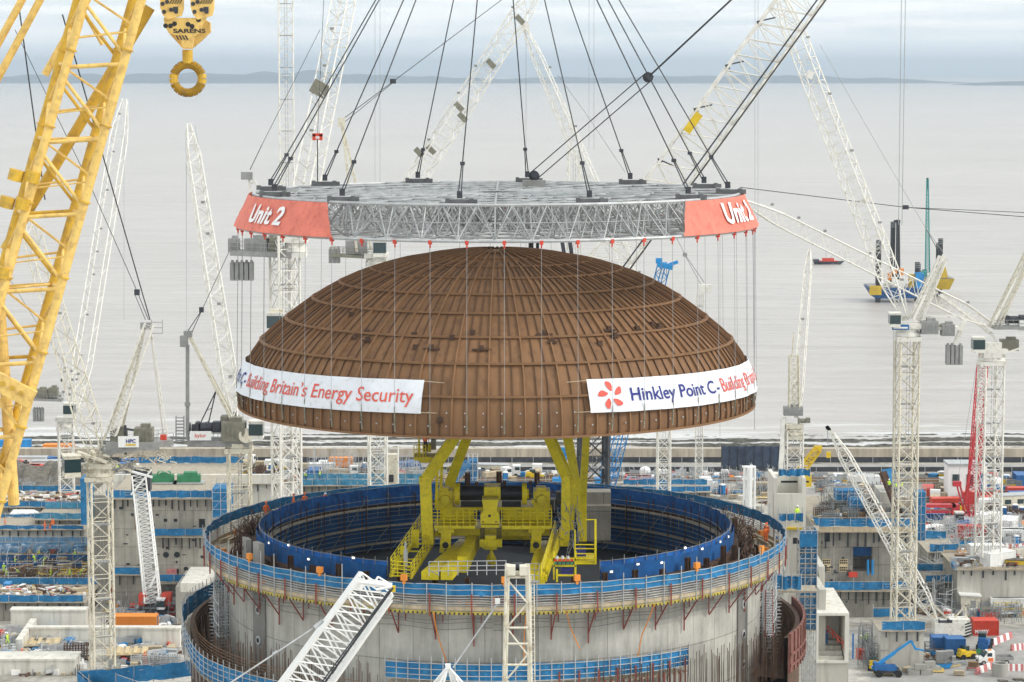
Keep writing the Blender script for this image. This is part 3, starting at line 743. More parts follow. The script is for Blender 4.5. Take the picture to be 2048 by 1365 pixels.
for k in range(24):
    a = 2 * pi * k / 24
    g.tube(fpt(a, RT[0], FZ1), fpt(a, 2.4, FZ1), .12, 4); g.tube(fpt(a, RB[0], FZ0), fpt(a, 2.4, FZ0), .11, 4)
    for i in range(5):
        g.tube(fpt(a, RT[i], FZ1), fpt(a, RB[i + 1], FZ0), .065, 3); g.tube(fpt(a, RB[i], FZ0), fpt(a, RT[i + 1], FZ1), .055, 3)
        b = a + 2 * pi / 24
        g.tube(fpt(a, RT[i], FZ1), fpt(b, RT[i + 1], FZ1), .06, 3); g.tube(fpt(b, RT[i], FZ1), fpt(a, RT[i + 1], FZ1), .055, 3); g.tube(fpt(a, RB[i], FZ0), fpt(b, RB[i + 1], FZ0), .05, 3); g.tube(fpt(b, RB[i], FZ0), fpt(a, RB[i + 1], FZ0), .05, 3)
g.build('radial_trusses', 'galv_mid', frame)
PA = [R_(-8 + 30 * k) for k in range(12)]
for i, a in enumerate(PA):
    g = MB(); c = fpt(a, 21.2, FZ1 + .32)
    g.box(c + Vector((.2, .3, -.1)), (2.6, .12, .4), 0); g.box(c - Vector((-.2, .3, .1)), (2.6, .12, .4), 0); g.box(c + Vector((.2, 0, .08)), (2.6, .5, .06), 0)
    for s_ in (-1.0, 1.0): g.box(c + Vector((s_, 0, -.05)), (.35, .9, .5), 0)
    mat('beam_grey', (.13, .135, .14), .6, 0, .2, 1) if 'beam_grey' not in MATS else None; g.build('padeye_beam', 'beam_grey', frame)
# red panels
def cone_pt(a, v, off=.10):
    r = FR0 + (FR1 - FR0) * v + off; return fpt(a, r + .06 * sin(a * 42 + v * 7) * (1 - v * .5) + .03 * sin(a * 95 - v * 11), FZ0 + .05 + (FZ1 - FZ0 + .15) * v)
def red_panel(aT0, aT1, aB0, aB1, tmid, tw, label, text=True, back=False):
    root = thing('banner', fpt((aT0 + aT1) / 2, 23, FZ0), label, 'banner')
    g = MB(); n, rows = 40, 5; off = .32
    for k in range(n + 1):
        u = k / n
        for j in range(rows + 1):
            v = j / rows; a = (aB0 + (aB1 - aB0) * u) * (1 - v) + (aT0 + (aT1 - aT0) * u) * v; g.v.append(tuple(cone_pt(a, v * .93, off)))
    for k in range(n):
        for j in range(rows):
            i = k * (rows + 1) + j; g.f.append((i, i + rows + 1, i + rows + 2, i + 1)); g.mi.append(0)
    g.build('cloth', 'banner_red', root, smooth=True)
    if text:
        vs, fs = text_mesh("Unit 2", 1.0, .03, shear=.12); w_ = max(v[0] for v in vs); k_ = tw / w_
        g = MB(); add_mapped(g, vs, fs, lambda x, y: cone_pt(tmid + (x - w_ / 2) * k_ / 23, .26 + y * k_ * .27, off + .17)); g.build('lettering', 'letter_white', root)
red_panel(R_(-98), R_(-39), R_(-98), R_(-35), R_(-59.5), 6.5, 'red panel reading Unit 2 at the left end of the lifting frame')
red_panel(R_(46), R_(97), R_(42), R_(99), R_(67.0), 7.4, 'red panel reading Unit 2 at the right end of the lifting frame')
red_panel(R_(165), R_(198), R_(165), R_(198), 0, 1, 'plain red panel glimpsed through the lattice at the back of the frame', text=False)
# slings
HK = Vector((DX, DY, 117.0))
for a in PA:
    b0 = fpt(a, 21.2, FZ1 + .6); d = (HK - b0).normalized(); s_ = d.cross(Vector((0, 1, 0))).normalized()
    t = thing('lifting_sling', b0, 'long dark twisted wire sling rising from a beam on top of the lifting frame', 'sling', 'slings above the lifting frame')
    g = MB(); g.tube(b0 + d * 3.2, HK, .055, 6); g.build('wire_rope', 'rope', t)
    g = MB()
    for s2 in (-.13, .13): g.tube(b0 + s_ * s2, b0 + d * 3.2 + s_ * s2 * .4, .055, 5)
    g.box(b0 + d * 3.2, (.4, .3, .3)); g.box(b0 + d * .25, (.45, .35, .6)); g.build('shackle_legs', 'dark_steel', t)
# hanging rods between frame and dome
for k in range(48):
    a = 2 * pi * k / 48 + R_(1.9); top = fpt(a, FR0, FZ0 - .1); z = 1.75; bot = dpt(a, prof_r(z) + .42, z)
    t = thing('hanging_rope', top, 'thin vertical wire hanging from a red shackle on the frame rim to the dome edge', 'rope', 'wires between the lifting frame and the dome')
    g = MB(); g.tube(top, bot, .02, 5); g.build('wire', 'rope_light', t)
    g = MB(); g.box(top + Vector((0, 0, -.02)), (.28, .28, .34), a); g.tube(top + Vector((0, 0, -.15)), top + Vector((0, 0, -.5)), .07, 5); g.build('shackle', 'red', t)
    g = MB()
    lo = dpt(a, prof_r(.25) + .25, .25)
    for q in range(8):
        u = q / 8; c = bot + (lo - bot) * u; g.box(c, (.12 if q % 2 else .07, .07 if q % 2 else .12, .22), a)
    g.tube(bot + Vector((0, 0, .7)), bot, .04, 5); g.build('chain', 'olive_grey', t)
# tag line with sheave blocks
def sheave(name, c, r, label, m='black', ax=Vector((0, 1, 0))):
    t = thing(name, c, label, 'pulley block'); g = MB(); g.tube(c - ax * r * .35, c + ax * r * .35, r, 18); g.build('sheave', m, t)
    g = MB(); g.box(c + Vector((r * .2, 0, r * .2)), (r * 1.5, r * .9, r * 1.1), 0, .7); g.tube(c - ax * r * .5, c + ax * r * .5, r * .3, 8); g.build('cheek_plates', 'dark_steel', t); return t
b0 = P(1068, 352, 243); b1 = P(1296, 155, 236); b2 = P(1500, -35, 228)
sheave('sheave_block', b0, .5, 'black pulley block standing on the back rim of the lifting frame')
sheave('sheave_block', b1, .48, 'black pulley block in mid air where two thick ropes meet one')
g = MB(); up = Vector((-.3, 0, .3))
for s_ in (-1, 1): g.tube(b0 + up * s_, b1 + up * s_, .055, 5)
tag(g.build('double_rope', 'rope'), 'pair of thick dark ropes between the two black pulley blocks', 'rope')
g = MB(); g.tube(b1, b2, .085, 6); tag(g.build('haul_rope', 'rope'), 'single thick dark rope running from the high pulley block to the upper right', 'rope')
g = MB(); g.box(b0 + Vector((0, 0, -.85)), (2.2, .6, .9)); tag(g.build('winch_seat', 'grey_box'), 'grey steel seat under the black pulley on the frame rim', 'bracket')
# =================================================================== YELLOW CRANE IN THE RING
pc = thing('polar_crane', P(985, 1100, 232), 'large mustard yellow crane with twin black drums standing inside the open ring', 'crane')
def pb(mb, x0, y0, x1, y1, Y, dep):   # box whose front face spans the given picture rectangle at depth Y
    a = P(x0, y1, Y); b = P(x1, y0, Y); mb.hexa([(a.x, Y, a.z), (b.x, Y, a.z), (b.x, Y + dep, a.z), (a.x, Y + dep, a.z), (a.x, Y, b.z), (b.x, Y, b.z), (b.x, Y + dep, b.z), (a.x, Y + dep, b.z)])
def railing(mb, p, q, h=1.1, n=6, r=.03, levels=3):
    p = Vector(p); q = Vector(q)
    for k in range(n + 1): c = p + (q - p) * k / n; mb.tube(c, c + Vector((0, 0, h)), r, 4)
    for l in range(levels): z = Vector((0, 0, h * (l + 1) / levels)); mb.tube(p + z, q + z, r, 4)
YT = 229.0
# trolley
g = MB(); pb(g, 868, 1052, 950, 1058, YT - 2.4, 3); pb(g, 1004, 1052, 1104, 1059, YT - 2.4, 3); pb(g, 875, 1058, 1100, 1072, YT, 3.5); pb(g, 872, 1015, 1104, 1021, YT + 1.5, 4); pb(g, 880, 1021, 948, 1052, YT + 1.2, .3); pb(g, 1006, 1021, 1098, 1052, YT + 1.2, .3)
g.build('trolley_frame', 'polar_yellow', pc)
g = MB()
for x0, x1 in ((862, 953), (1003, 1103)):
    a = P(x0, 1052, YT - 2.4); b = P(x1, 1052, YT - 2.4); railing(g, a, b, 1.5, 7, .045, 5)
g.build('trolley_railing', 'polar_yellow', pc)
for (x0, x1) in ((921, 972), (996, 1044)):
    a = P(x0, 986, YT + 1.5); b = P(x1, 986, YT + 1.5); g = MB(); g.tube(a, b, .68, 24); dr = g.build('drum', 'drum_black', pc)
    h = MB()
    for k in range(28): c = a + (b - a) * (k + .5) / 28; h.tube(c - Vector((.012, 0, 0)), c + Vector((.012, 0, 0)), .71, 24)
    build_in(h, 'rope_turns', 'dark_steel', dr, pc)
for x in (915, 1049): g = MB(); c = P(x, 988, YT + 1.4); g.tube(c - Vector((.22, 0, 0)), c + Vector((.22, 0, 0)), 1.0, 24); g.tube(c - Vector((.4, 0, 0)), c + Vector((.4, 0, 0)), .45, 16); g.build('drum_bearing', 'polar_yellow', pc)
g = MB(); pb(g, 968, 975, 1001, 1000, YT + .6, 2.4); g.build('centre_bearing', 'polar_yellow', pc)
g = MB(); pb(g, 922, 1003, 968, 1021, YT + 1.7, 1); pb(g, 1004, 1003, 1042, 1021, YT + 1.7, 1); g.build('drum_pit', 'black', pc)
for (x0, x1) in ((876, 905), (1067, 1100)):
    g = MB(); pb(g, x0, 983, x1, 1016, YT + 1.3, 2.2); pb(g, x0 + 6, 977, x1 - 8, 984, YT + 1.5, 1.6); c = P((x0 + x1) / 2, 1000, YT + 1.2); g.tube(c, c - Vector((0, .35, 0)), .45, 14); pb(g, x0 - 4, 1000, x0 + 3, 1008, YT + 1.0, .6); g.build('gearbox', 'polar_yellow', pc)
# central equaliser block
g = MB(); a = P(979, 1060, YT - 2.9)
prof_ = [(964, 1000), (997, 1000), (993, 1022), (999, 1030), (999, 1048), (961, 1048), (961, 1030), (967, 1022)]
pts = [P(x, y, YT - 2.9) for x, y in prof_]; g.poly(pts[::-1]); bk = [p + Vector((0, 2.2, 0)) for p in pts]; g.poly(bk)
for k in range(8): g.quad(pts[k], pts[(k + 1) % 8], bk[(k + 1) % 8], bk[k])
pb(g, 962, 1050, 998, 1056, YT - 2.6, 2); eq = g.build('equaliser_block', 'polar_yellow', pc)
h = MB(); c = P(979, 1032, YT - 2.92); h.tube(c, c - Vector((0, .05, 0)), .13, 12)
for x in (966, 992): c = P(x, 1044, YT - 2.92); h.tube(c, c - Vector((0, .05, 0)), .07, 10)
build_in(h, 'bolt_heads', 'black', eq, pc)
# hook block, ropes, hook
g = MB(); pb(g, 959, 1080, 1004, 1095, YT - 2.4, 1.3); pb(g, 970, 1072, 992, 1080, YT - 2.2, 1); pb(g, 970, 1095, 994, 1100, YT - 2.2, .9); pb(g, 965, 1094, 970, 1098, YT - 2.2, .9); hb = g.build('hook_block', 'polar_yellow', pc)
h = MB(); top = P(983, 1099, YT - 1.8); h.tube(top, top - Vector((0, 0, .5)), .16, 10)
hk = [top + Vector((.30 * sin(t) - .02, 0, -.5 - .55 - .5 * cos(t))) for t in [k * pi / 9 for k in range(0, 16)]]
h.path(hk, .17, 8); h.tube(top - Vector((0, 0, .3)), top - Vector((0, 0, .75)), .18, 12, .34); h.tube(top - Vector((0, 0, .75)), top - Vector((0, 0, 1.3)), .34, 12, .26); build_in(h, 'hook', 'polar_yellow', hb, pc)
g = MB()
for x in list(range(961, 970, 2)) + list(range(994, 1004, 2)): g.tube(P(x, 1056, YT - 1.8), P(x, 1081, YT - 1.8), .03, 4)
g.build('hoist_ropes', 'rope', pc)
for x in (892, 1073):
    g = MB(); pb(g, x - 16, 1058, x + 16, 1066, YT - 2, 2); pb(g, x - 10, 1066, x + 10, 1082, YT - 2, 1.6); pb(g, x - 12, 1082, x + 9, 1099, YT - 2.2, 1.2); pb(g, x - 13, 1099, x - 4, 1106, YT - 2.1, .9); bg_ = g.build('bogie', 'polar_yellow', pc)
    h = MB(); c = P(x - 1, 1091, YT - 2.25); h.tube(c, c + Vector((0, .5, 0)), .3, 14); build_in(h, 'wheel', 'black', bg_, pc)
# girders running towards the front rim
def girder(x0, y0, Y0, x1, y1, Y1, w_, h_, m='polar_yellow', name='girder'):
    g = MB(); a = P(x0, y0, Y0); b = P(x1, y1, Y1); g.beam(a, b, w_, h_); return g.build(name, m, pc)
girder(860, 1152, 213.5, 935, 1086, 232, 1.5, .7); girder(893, 1150, 213.2, 952, 1083, 231, 1.0, .9); girder(925, 1130, 218, 950, 1075, 232, .9, 1.4)
girder(1066, 1156, 213.0, 1086, 1090, 232, .9, .8); girder(1080, 1160, 212.6, 1118, 1070, 232, .7, 1.0)
g = MB(); g.beam(P(878, 1147, 213.6), P(943, 1083, 231), .16, .2); g.beam(P(1056, 1150, 213), P(1078, 1090, 231), .16, .2); g.build('rails', 'rust_dark', pc)
g = MB(); pb(g, 930, 1072, 1060, 1080, YT + 6, 3); pb(g, 870, 1062, 900, 1074, YT + 6, 3); g.build('end_carriage', 'polar_yellow', pc)
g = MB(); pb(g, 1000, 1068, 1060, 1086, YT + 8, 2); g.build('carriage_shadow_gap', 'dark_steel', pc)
# left and right grated access platforms
g = MB(); a0 = P(782, 1152, 214); a1 = P(845, 1058, 232); railing(g, a0, a1, 1.6, 9, .05, 5); railing(g, P(822, 1156, 213.5), P(868, 1085, 230), 1.2, 8, .05, 4); railing(g, P(782, 1152, 214), P(822, 1156, 213.5), 1.3, 3, .05, 4)
g.beam(a0, a1, .25, .25); g.beam(P(822, 1156, 213.5), P(868, 1085, 230), .2, .2)
for k in range(6):
    u = k / 6; c = a0 + (a1 - a0) * u; g.beam(c, c + Vector((1.6, 0, 0)), .12)
pb(g, 822, 1060, 838, 1096, 226, .12); pb(g, 800, 1093, 812, 1110, 219, .15); pb(g, 790, 1112, 800, 1128, 217, .15)
g.build('access_platform', 'polar_yellow', pc)
g = MB(); pb(g, 807, 1103, 815, 1135, 216, .6); c = P(811, 1136, 216.3); g.tube(c, c - Vector((0, 0, .6)), .14, 8); g.tube(P(811, 1103, 216.3), P(811, 1085, 216.3), .1, 8); g.build('grey_cylinder', 'galv_light', pc)
# right hand ladder sides, control stand, cage
g = MB(); railing(g, P(1082, 1163, 212.5), P(1110, 1070, 230), 1.3, 8, .05, 4); g.beam(P(1092, 1158, 213), P(1120, 1060, 231), .15, .5)
g.build('access_platform', 'polar_yellow', pc)
cs = MB(); pb(cs, 1106, 1117, 1152, 1123, 213.5, .5)
for x in (1106, 1149): pb(cs, x, 1104, x + 4, 1160, 213.5, .4)
pb(cs, 1106, 1131, 1152, 1134, 213.5, .3); pb(cs, 1114, 1150, 1150, 1153, 213.4, .3); pb(cs, 1112, 1140, 1116, 1165, 213.2, .4)
cso = cs.build('control_stand', 'polar_yellow', pc)
h = MB()
for k in range(5):
    x = 1111 + 8.2 * k; c = P(x, 1121, 213.3); h.box(c, (.24, .1, .2))
build_in(h, 'red_lamps', 'red', cso, pc); h = MB()
for k in range(5):
    c = P(1111 + 8.2 * k, 1127, 213.3); h.box(c, (.24, .1, .18))
build_in(h, 'green_lamps', 'green', cso, pc); h = MB(); 
for y in (1137, 1145): pb(h, 1122, y, 1145, y + 5, 213.6, .3)
build_in(h, 'blue_boxes', 'letter_blue', cso, pc); h = MB()
for k in range(3): c = P(1114 + 11 * k, 1112, 213.6); h.tube(c, c - Vector((0, 0, .28)), .1, 8, .2)
build_in(h, 'beacons', 'galv_light', cso, pc)
g = MB()
for (x, Y) in ((1150, 219), (1190, 219), (1150, 222), (1192, 222)): g.tube(P(x, 1128, Y), P(x, 1040 if x > 1160 else 1060, Y), .07, 5)
for y in (1128, 1118, 1108, 1098, 1090): g.tube(P(1150, y, 219), P(1190, y, 219), .06, 4)
for y in (1128, 1090, 1040): g.tube(P(1190, y, 219), P(1192, y, 222), .06, 4)
pb(g, 1150, 1122, 1191, 1130, 219, 3.2); g.tube(P(1172, 1040, 219), P(1191, 1040, 219), .06, 4); g.build('access_cage', 'polar_yellow', pc)
g = MB(); pb(g, 1152, 1096, 1172, 1122, 221, .5); g.build('motor_cover', 'letter_blue', pc)
# gantry legs
def legp(name, pts, w_, h_):
    g = MB()
    for (x0, y0, Y0), (x1, y1, Y1) in zip(pts[:-1], pts[1:]): g.beam(P(x0, y0, Y0), P(x1, y1, Y1), w_, h_, up=(0, 1, .01))
    for (x, y, Y) in pts[1:-1]: c = P(x, y, Y); g.box(c, (h_ * 1.0, w_ * .98, .6), 0)
    return g.build(name, 'polar_yellow', pc)
legp('gantry_leg', [(960, 800, 230), (851, 960, 227), (856, 1088, 227)], 1.03, 1.14)
legp('gantry_leg', [(955, 820, 236), (900, 965, 238), (904, 1020, 238)], 0.92, 0.90)
legp('gantry_leg', [(1085, 850, 230), (1132, 958, 228), (1130, 1092, 228)], 0.80, 0.60); legp('gantry_leg', [(1094, 850, 231), (1146, 965, 229), (1141, 1060, 229)], 0.57, 0.42)
legp('gantry_leg', [(1126, 850, 234), (1150, 960, 233), (1164, 1080, 232)], 0.57, 0.50); legp('gantry_leg', [(1136, 850, 234), (1160, 990, 233)], 0.46, 0.36)
legp('gantry_leg', [(1174, 850, 238), (1166, 985, 238), (1166, 1085, 236)], 0.69, 0.66)
g = MB(); g.beam(P(875, 935, 227), P(872, 1015, 228), .25); g.beam(P(884, 925, 230), P(880, 1010, 231), .25)
for y in (940, 955, 970, 985, 1000): g.tube(P(873, y, 227.5), P(888, y - 2, 232), .05, 4)
for y in (930, 955, 980): g.tube(P(905, y, 238), P(893, y + 10, 238), .06, 4)
g.build('ladder', 'polar_yellow', pc)
g = MB(); pb(g, 828, 915, 872, 922, 229, 2.5); pb(g, 838, 922, 860, 926, 229.5, 2); g.tube(P(838, 915, 230), P(838, 865, 230), .09, 6)
railing(g, P(828, 915, 229), P(852, 915, 229), 1.1, 4, .04, 3); pb(g, 845, 890, 862, 905, 230, .8); pf = g.build('lookout_platform', 'polar_yellow', pc)
g = MB(); g.tube(P(852, 915, 230.2), P(852, 868, 230.2), .11, 8); pb(g, 842, 868, 866, 874, 230, 1); pb(g, 862, 880, 872, 900, 230.5, .6); g.build('pipework', 'grey_box', pc)
g = MB()
for k in range(60):
    c = P(rnd.uniform(1136, 1160), rnd.uniform(1015, 1110), rnd.uniform(226, 231)); g.tube(c, c + Vector((rnd.uniform(-.6, .6), rnd.uniform(-.5, .5), rnd.uniform(-1.6, 1.6))), .035, 3, caps=False)
for k in range(22):
    c = P(rnd.uniform(1108, 1135), rnd.uniform(1010, 1085), rnd.uniform(226, 231)); g.tube(c, c + Vector((rnd.uniform(-.6, .6), rnd.uniform(-.5, .5), rnd.uniform(-1.6, 1.6))), .05, 3, caps=False)
g.build('cables', 'galv', pc)
g = MB(); pb(g, 1100, 1000, 1114, 1020, YT + 3, 1.5); pb(g, 1112, 985, 1122, 1010, YT + 3, 1); g.build('switch_box', 'dark_steel', pc)
# galvanised rail and small clutter along the opening
g = MB(); railing(g, P(858, 1152, 211.5), P(1012, 1150, 211.3), 1.2, 8, .04, 3); g.tube(P(858, 1140, 211.4), P(875, 1150, 212.6), .04, 4); tag(g.build('guard_rail', 'galv_light'), 'pale tube guard rail across the opening in front of the yellow crane', 'guard rail')
# columns standing on the far rim behind the crane
for i, (x, y0) in enumerate(((935, 946), (998, 944), (1074, 946), (920, 965), (953, 965), (1009, 962), (1061, 963), (1110, 966))):
    g = MB(); a = P(x, y0, 258.5); g.box((a.x, 258.8, (a.z + 46.5) / 2), (.55 if i < 3 else .35, .1, a.z - 46.5)); g.box((a.x, 258.5, (a.z + 46.5) / 2), (.12, .6, a.z - 46.5))
    tag(g.build('steel_post', 'rust_dark'), 'dark rusty steel post standing on the far rim behind the yellow crane', 'post', 'dark posts behind the yellow crane')
# pale wall block and stacked formwork on the far right inside of the ring
g = MB(); pb(g, 1172, 1012, 1222, 1082, 252, 3); pb(g, 1168, 985, 1222, 1012, 253, 2.2); tag(g.build('wall_block', 'wall_grey'), 'bare concrete wall block inside the ring right of the yellow legs', 'wall')
# =================================================================== BIG YELLOW CRANE (left edge) AND ITS HOOK BLOCK
YB = 165.0
def PB(x, y, dy=0): return P(x, y, YB + dy)
bc = thing('heavy_lift_crane', P(-60, 1300, YB), 'enormous yellow crane boom of thick tubes leaning across the left edge', 'crane')
def lin(x0, y0, x1, y1, y): return x0 + (x1 - x0) * (y - y0) / (y1 - y0)
Ya, Yb_ = -260, 1420
R2 = [PB(lin(283, 0, 0, 1005, Ya), Ya), PB(lin(283, 0, 0, 1005, Yb_), Yb_)]
L2 = [PB(lin(170, 0, -113, 1005, Ya), Ya), PB(lin(170, 0, -113, 1005, Yb_), Yb_)]
back = Vector((-1.12, 3.6, 0))
R1 = [p + back for p in R2]; L1 = [p + back for p in L2]
def seg(l, u): return l[0] + (l[1] - l[0]) * u
for l, m_ in ((R1, 'yellow_shaded'), (L1, 'yellow_shaded'), (R2, 'yellow_big'), (L2, 'yellow_big')):
    g = MB(); g.tube(l[0], l[1], .30, 16); ch = g.build('chord', m_, bc, smooth=False)
    h = MB(); d = (l[1] - l[0]).normalized()
    for y in (-120, 30, 180, 330, 480, 630, 780, 930): 
        u = (y + 60 - Ya) / (Yb_ - Ya); c = seg(l, u); h.tube(c - d * .05, c + d * .05, .41, 16)
    build_in(h, 'flanges', 'yellow_shaded', ch, bc)
ys = [-110, 50, 120 + 148, 415, 565, 712, 860, 1010, 1160]
ys = [-178, -30, 118, 266, 414, 563, 711, 860, 1010, 1160]
g = MB(); g2 = MB(); g3 = MB()
for k, y in enumerate(ys):
    u = (y - Ya) / (Yb_ - Ya); v = (y + 148 - Ya) / (Yb_ - Ya)
    g.tube(seg(L2, u + .004), seg(R2, u), .14, 10); g2.tube(seg(L1, u + .004), seg(R1, u), .12, 8)
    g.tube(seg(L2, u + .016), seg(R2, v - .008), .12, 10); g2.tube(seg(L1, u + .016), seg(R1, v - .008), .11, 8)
    mid = (u + v) / 2
    g3.tube(seg(R2, u), seg(R1, mid), .10, 8); g3.tube(seg(R1, mid), seg(R2, v), .10, 8); g3.tube(seg(L2, u), seg(L1, mid), .13, 8); g3.tube(seg(L1, mid), seg(L2, v), .13, 8)
    g3.tube(seg(R2, u), seg(R1, u), .13, 8); g3.tube(seg(L2, u), seg(L1, u), .13, 8)
    if k % 2: g3.tube(seg(L2, u), seg(R1, u), .1, 6)
    g3.tube(seg(L2, v - .03), seg(R2, u + .05), .06, 6); g3.tube(seg(L1, v - .03), seg(R1, u + .05), .09, 6); g3.tube(seg(L1, u), seg(R2, mid), .08, 6)
g.build('front_lacing', 'yellow_big', bc); g2.build('rear_lacing', 'yellow_shaded', bc); g3.build('side_lacing', 'yellow_big', bc)
for (x, y) in ((32, 351), (65, 354), (14, 405), (46, 408), (6, 545)): g = MB(); c = PB(x, y, -.1); g.tube(c - Vector((.1, 0, .35)), c + Vector((.1, 0, .35)), .5, 12); g.build('clamp_collar', 'yellow_shaded', bc)
g = MB(); g.tube(PB(300, 15, 5), PB(10, 500, 5), .36, 14); g.build('back_strut', 'yellow_shaded', bc)
for a_, b_ in (((110, -120), (-60, 190)), ((145, -120), (-22, 190)), ((230, -100), (90, 150)), ((205, 90), (120, -60))):
    g = MB(); g.tube(PB(*a_, 8), PB(*b_, 8), .26 if a_[0] != 205 else .14, 12); g.build('mast_chord', 'yellow_big', bc)
g = MB(); g.beam(PB(-20, 755, -.5), PB(66, 800, -.5), .5, 1.2, up=(0, 0, 1)); cb = g.build('cross_beam', 'yellow_big', bc)
h = MB()
for x, y in ((5, 768), (24, 777), (42, 787)): c = PB(x, y, -.82); h.tube(c, c - Vector((0, .06, 0)), .17, 12)
build_in(h, 'beam_holes', 'yellow_shaded', cb, bc)
g = MB(); g.tube(PB(-40, 700, .3), PB(-10, 1020, .3), .4, 14); g.tube(PB(-4, 570, 3), PB(28, 1010, 3), .38, 14); g.build('mast_post', 'yellow_big', bc)
g = MB(); g.tube(PB(36, 0, 12), PB(90, 400, 12), .05, 5); g.tube(PB(125, 30, 12), PB(300, 640, 60), .05, 5); g.build('stay_ropes', 'rope', bc)

YH = 170.0
hb = thing('hook_block', P(375, 60, YH), 'yellow heavy lift hook block with black hazard stripes hanging at the top left', 'hook block')
def plate(mb, pts, Y, th):
    q = [P(x, y, Y) for x, y in pts]; n = len(q); bk = [p + Vector((0, th, 0)) for p in q]; mb.poly(q); mb.poly(bk[::-1])
    for k in range(n): mb.quad(q[(k + 1) % n], q[k], bk[k], bk[(k + 1) % n])
for x0 in (320, 381):
    g = MB(); w_ = 47
    plate(g, [(x0, -22), (x0 + w_, -22), (x0 + w_, 18), (x0 + w_ - 4, 32), (x0 + 14, 40), (x0 + 5, 30), (x0, 15)], YH - 1.0, .28); plate(g, [(x0, -22), (x0 + w_, -22), (x0 + w_, 18), (x0 + w_ - 4, 32), (x0 + 14, 40), (x0 + 5, 30), (x0, 15)], YH + .4, .28)
    for k in range(5): c = P(x0 + w_ / 2, -8, YH - .55 + .26 * k); g.tube(c - Vector((0, .04, 0)), c + Vector((0, .08, 0)), .85, 20)
    sb = g.build('sheave_case', 'yellow_big', hb)
    h = MB()
    for q in range(5): x = x0 + 24 + q * 5; h.hexa([tuple(P(a_, b_, YH - 1.03 + e_)) for e_ in (0, .02) for a_, b_ in ((x - 6, 8), (x - 3.5, 8), (x + 1.5, -1), (x - 1, -1))])
    build_in(h, 'hazard_stripes', 'black', sb, hb); h = MB()
    for a_, b_ in ((8, 24), (22, 20), (14, 4), (32, 24), (5, 8)): c = P(x0 + a_, b_, YH - 1.05); h.tube(c, c + Vector((0, .1, 0)), .14, 10)
    pb(h, x0 + 26, 14, x0 + 36, 24, YH - 1.04, .05); build_in(h, 'pin_heads', 'dark_steel', sb, hb)
g = MB(); plate(g, [(327, 36), (412, 36), (404, 52), (398, 68), (388, 74), (384, 96), (366, 96), (360, 74), (337, 66), (329, 52)], YH - .9, .5); plate(g, [(327, 38), (408, 38), (420, 46), (421, 64), (405, 80), (384, 98), (366, 98), (337, 66)], YH + .3, .5)
body = g.build('trunnion_plate', 'yellow_big', hb)
vs, fs = text_mesh("SARENS", .62, .02); w_ = max(v[0] for v in vs); c = P(346, 66, YH - .93); h = MB(); add_mapped(h, vs, fs, lambda x, y: (c.x + x * 1.0 / 1.0, c.y - .01, c.z + y * .6)); build_in(h, 'lettering', 'black', body, hb)
h = MB()
for a_, b_ in ((331, 52), (341, 52), (349, 48), (376, 49), (384, 53), (397, 40)): c = P(a_, b_, YH - .95); h.tube(c, c + Vector((0, .1, 0)), .16, 10)
for q in range(4): x = 352 + q * 6; h.hexa([tuple(P(a_, b_, YH - .93 + e_)) for e_ in (0, .02) for a_, b_ in ((x + 4, 80), (x + 7, 80), (x + 2, 71), (x - 1, 71))])
build_in(h, 'pin_heads', 'black', body, hb)
g = MB(); c = P(375, 100, YH); g.tube(c, c - Vector((0, 0, .9)), .35, 14); pts = [c + Vector((.95 * sin(t), 0, -1.9 - .95 * cos(t))) for t in [k * pi / 10 for k in range(-14 + 20, 20 + 5)]]; g.path(pts, .3, 10)
pts = [c + Vector((-.95 * sin(t), 0, -1.9 - .95 * cos(t))) for t in [k * pi / 10 for k in range(6, 25)]]; g.path(pts, .3, 10); g.build('ram_horn_hook', 'yellow_shaded', hb)
g = MB()
for x in (326, 334, 342, 350, 358, 388, 396, 404, 412, 420):
    g.tube(P(x, -15, YH), P(x, -300, YH), .045, 5)
g.build('fall_ropes', 'rope', hb)

# =================================================================== TOWER CRANES
def crane_mast(t, x, y, z0, z1, w_, rot, m, rc=.12, rb=.055, style='x', panels=None):
    g = MB(); n = panels or max(2, int(round((z1 - z0) / (w_ * .95)))); s_ = Vector((cos(rot), sin(rot), 0))
    g.lattice((x, y, z0), (x, y, z1), w_, w_, n, rc, rb, side=s_, style=style); ms = g.build('mast', m, t)
    h = MB(); k = z0 + 5.5
    t_ = Vector((-sin(rot), cos(rot), 0))
    while k < z1 - 1: h.box((x, y, k), (w_ * .85, w_ * .5, .12), rot); k += 5.8
    a = Vector((x, y, 0)) - t_ * w_ * .25
    for q in (-.22, .22): h.tube(a + s_ * q + Vector((0, 0, z0)), a + s_ * q + Vector((0, 0, z1)), .035, 4)
    build_in(h, 'ladder', 'grey_box', ms, t)
    h = MB()
    for sx in (-1, 1):
        for sy in (-1, 1):
            k = z0 + 5.8
            while k < z1: h.box(Vector((x, y, k)) + s_ * sx * w_ / 2 + t_ * sy * w_ / 2, (.34, .34, .4), rot); k += 5.8
    build_in(h, 'splice_plates', m, ms, t)
    return ms
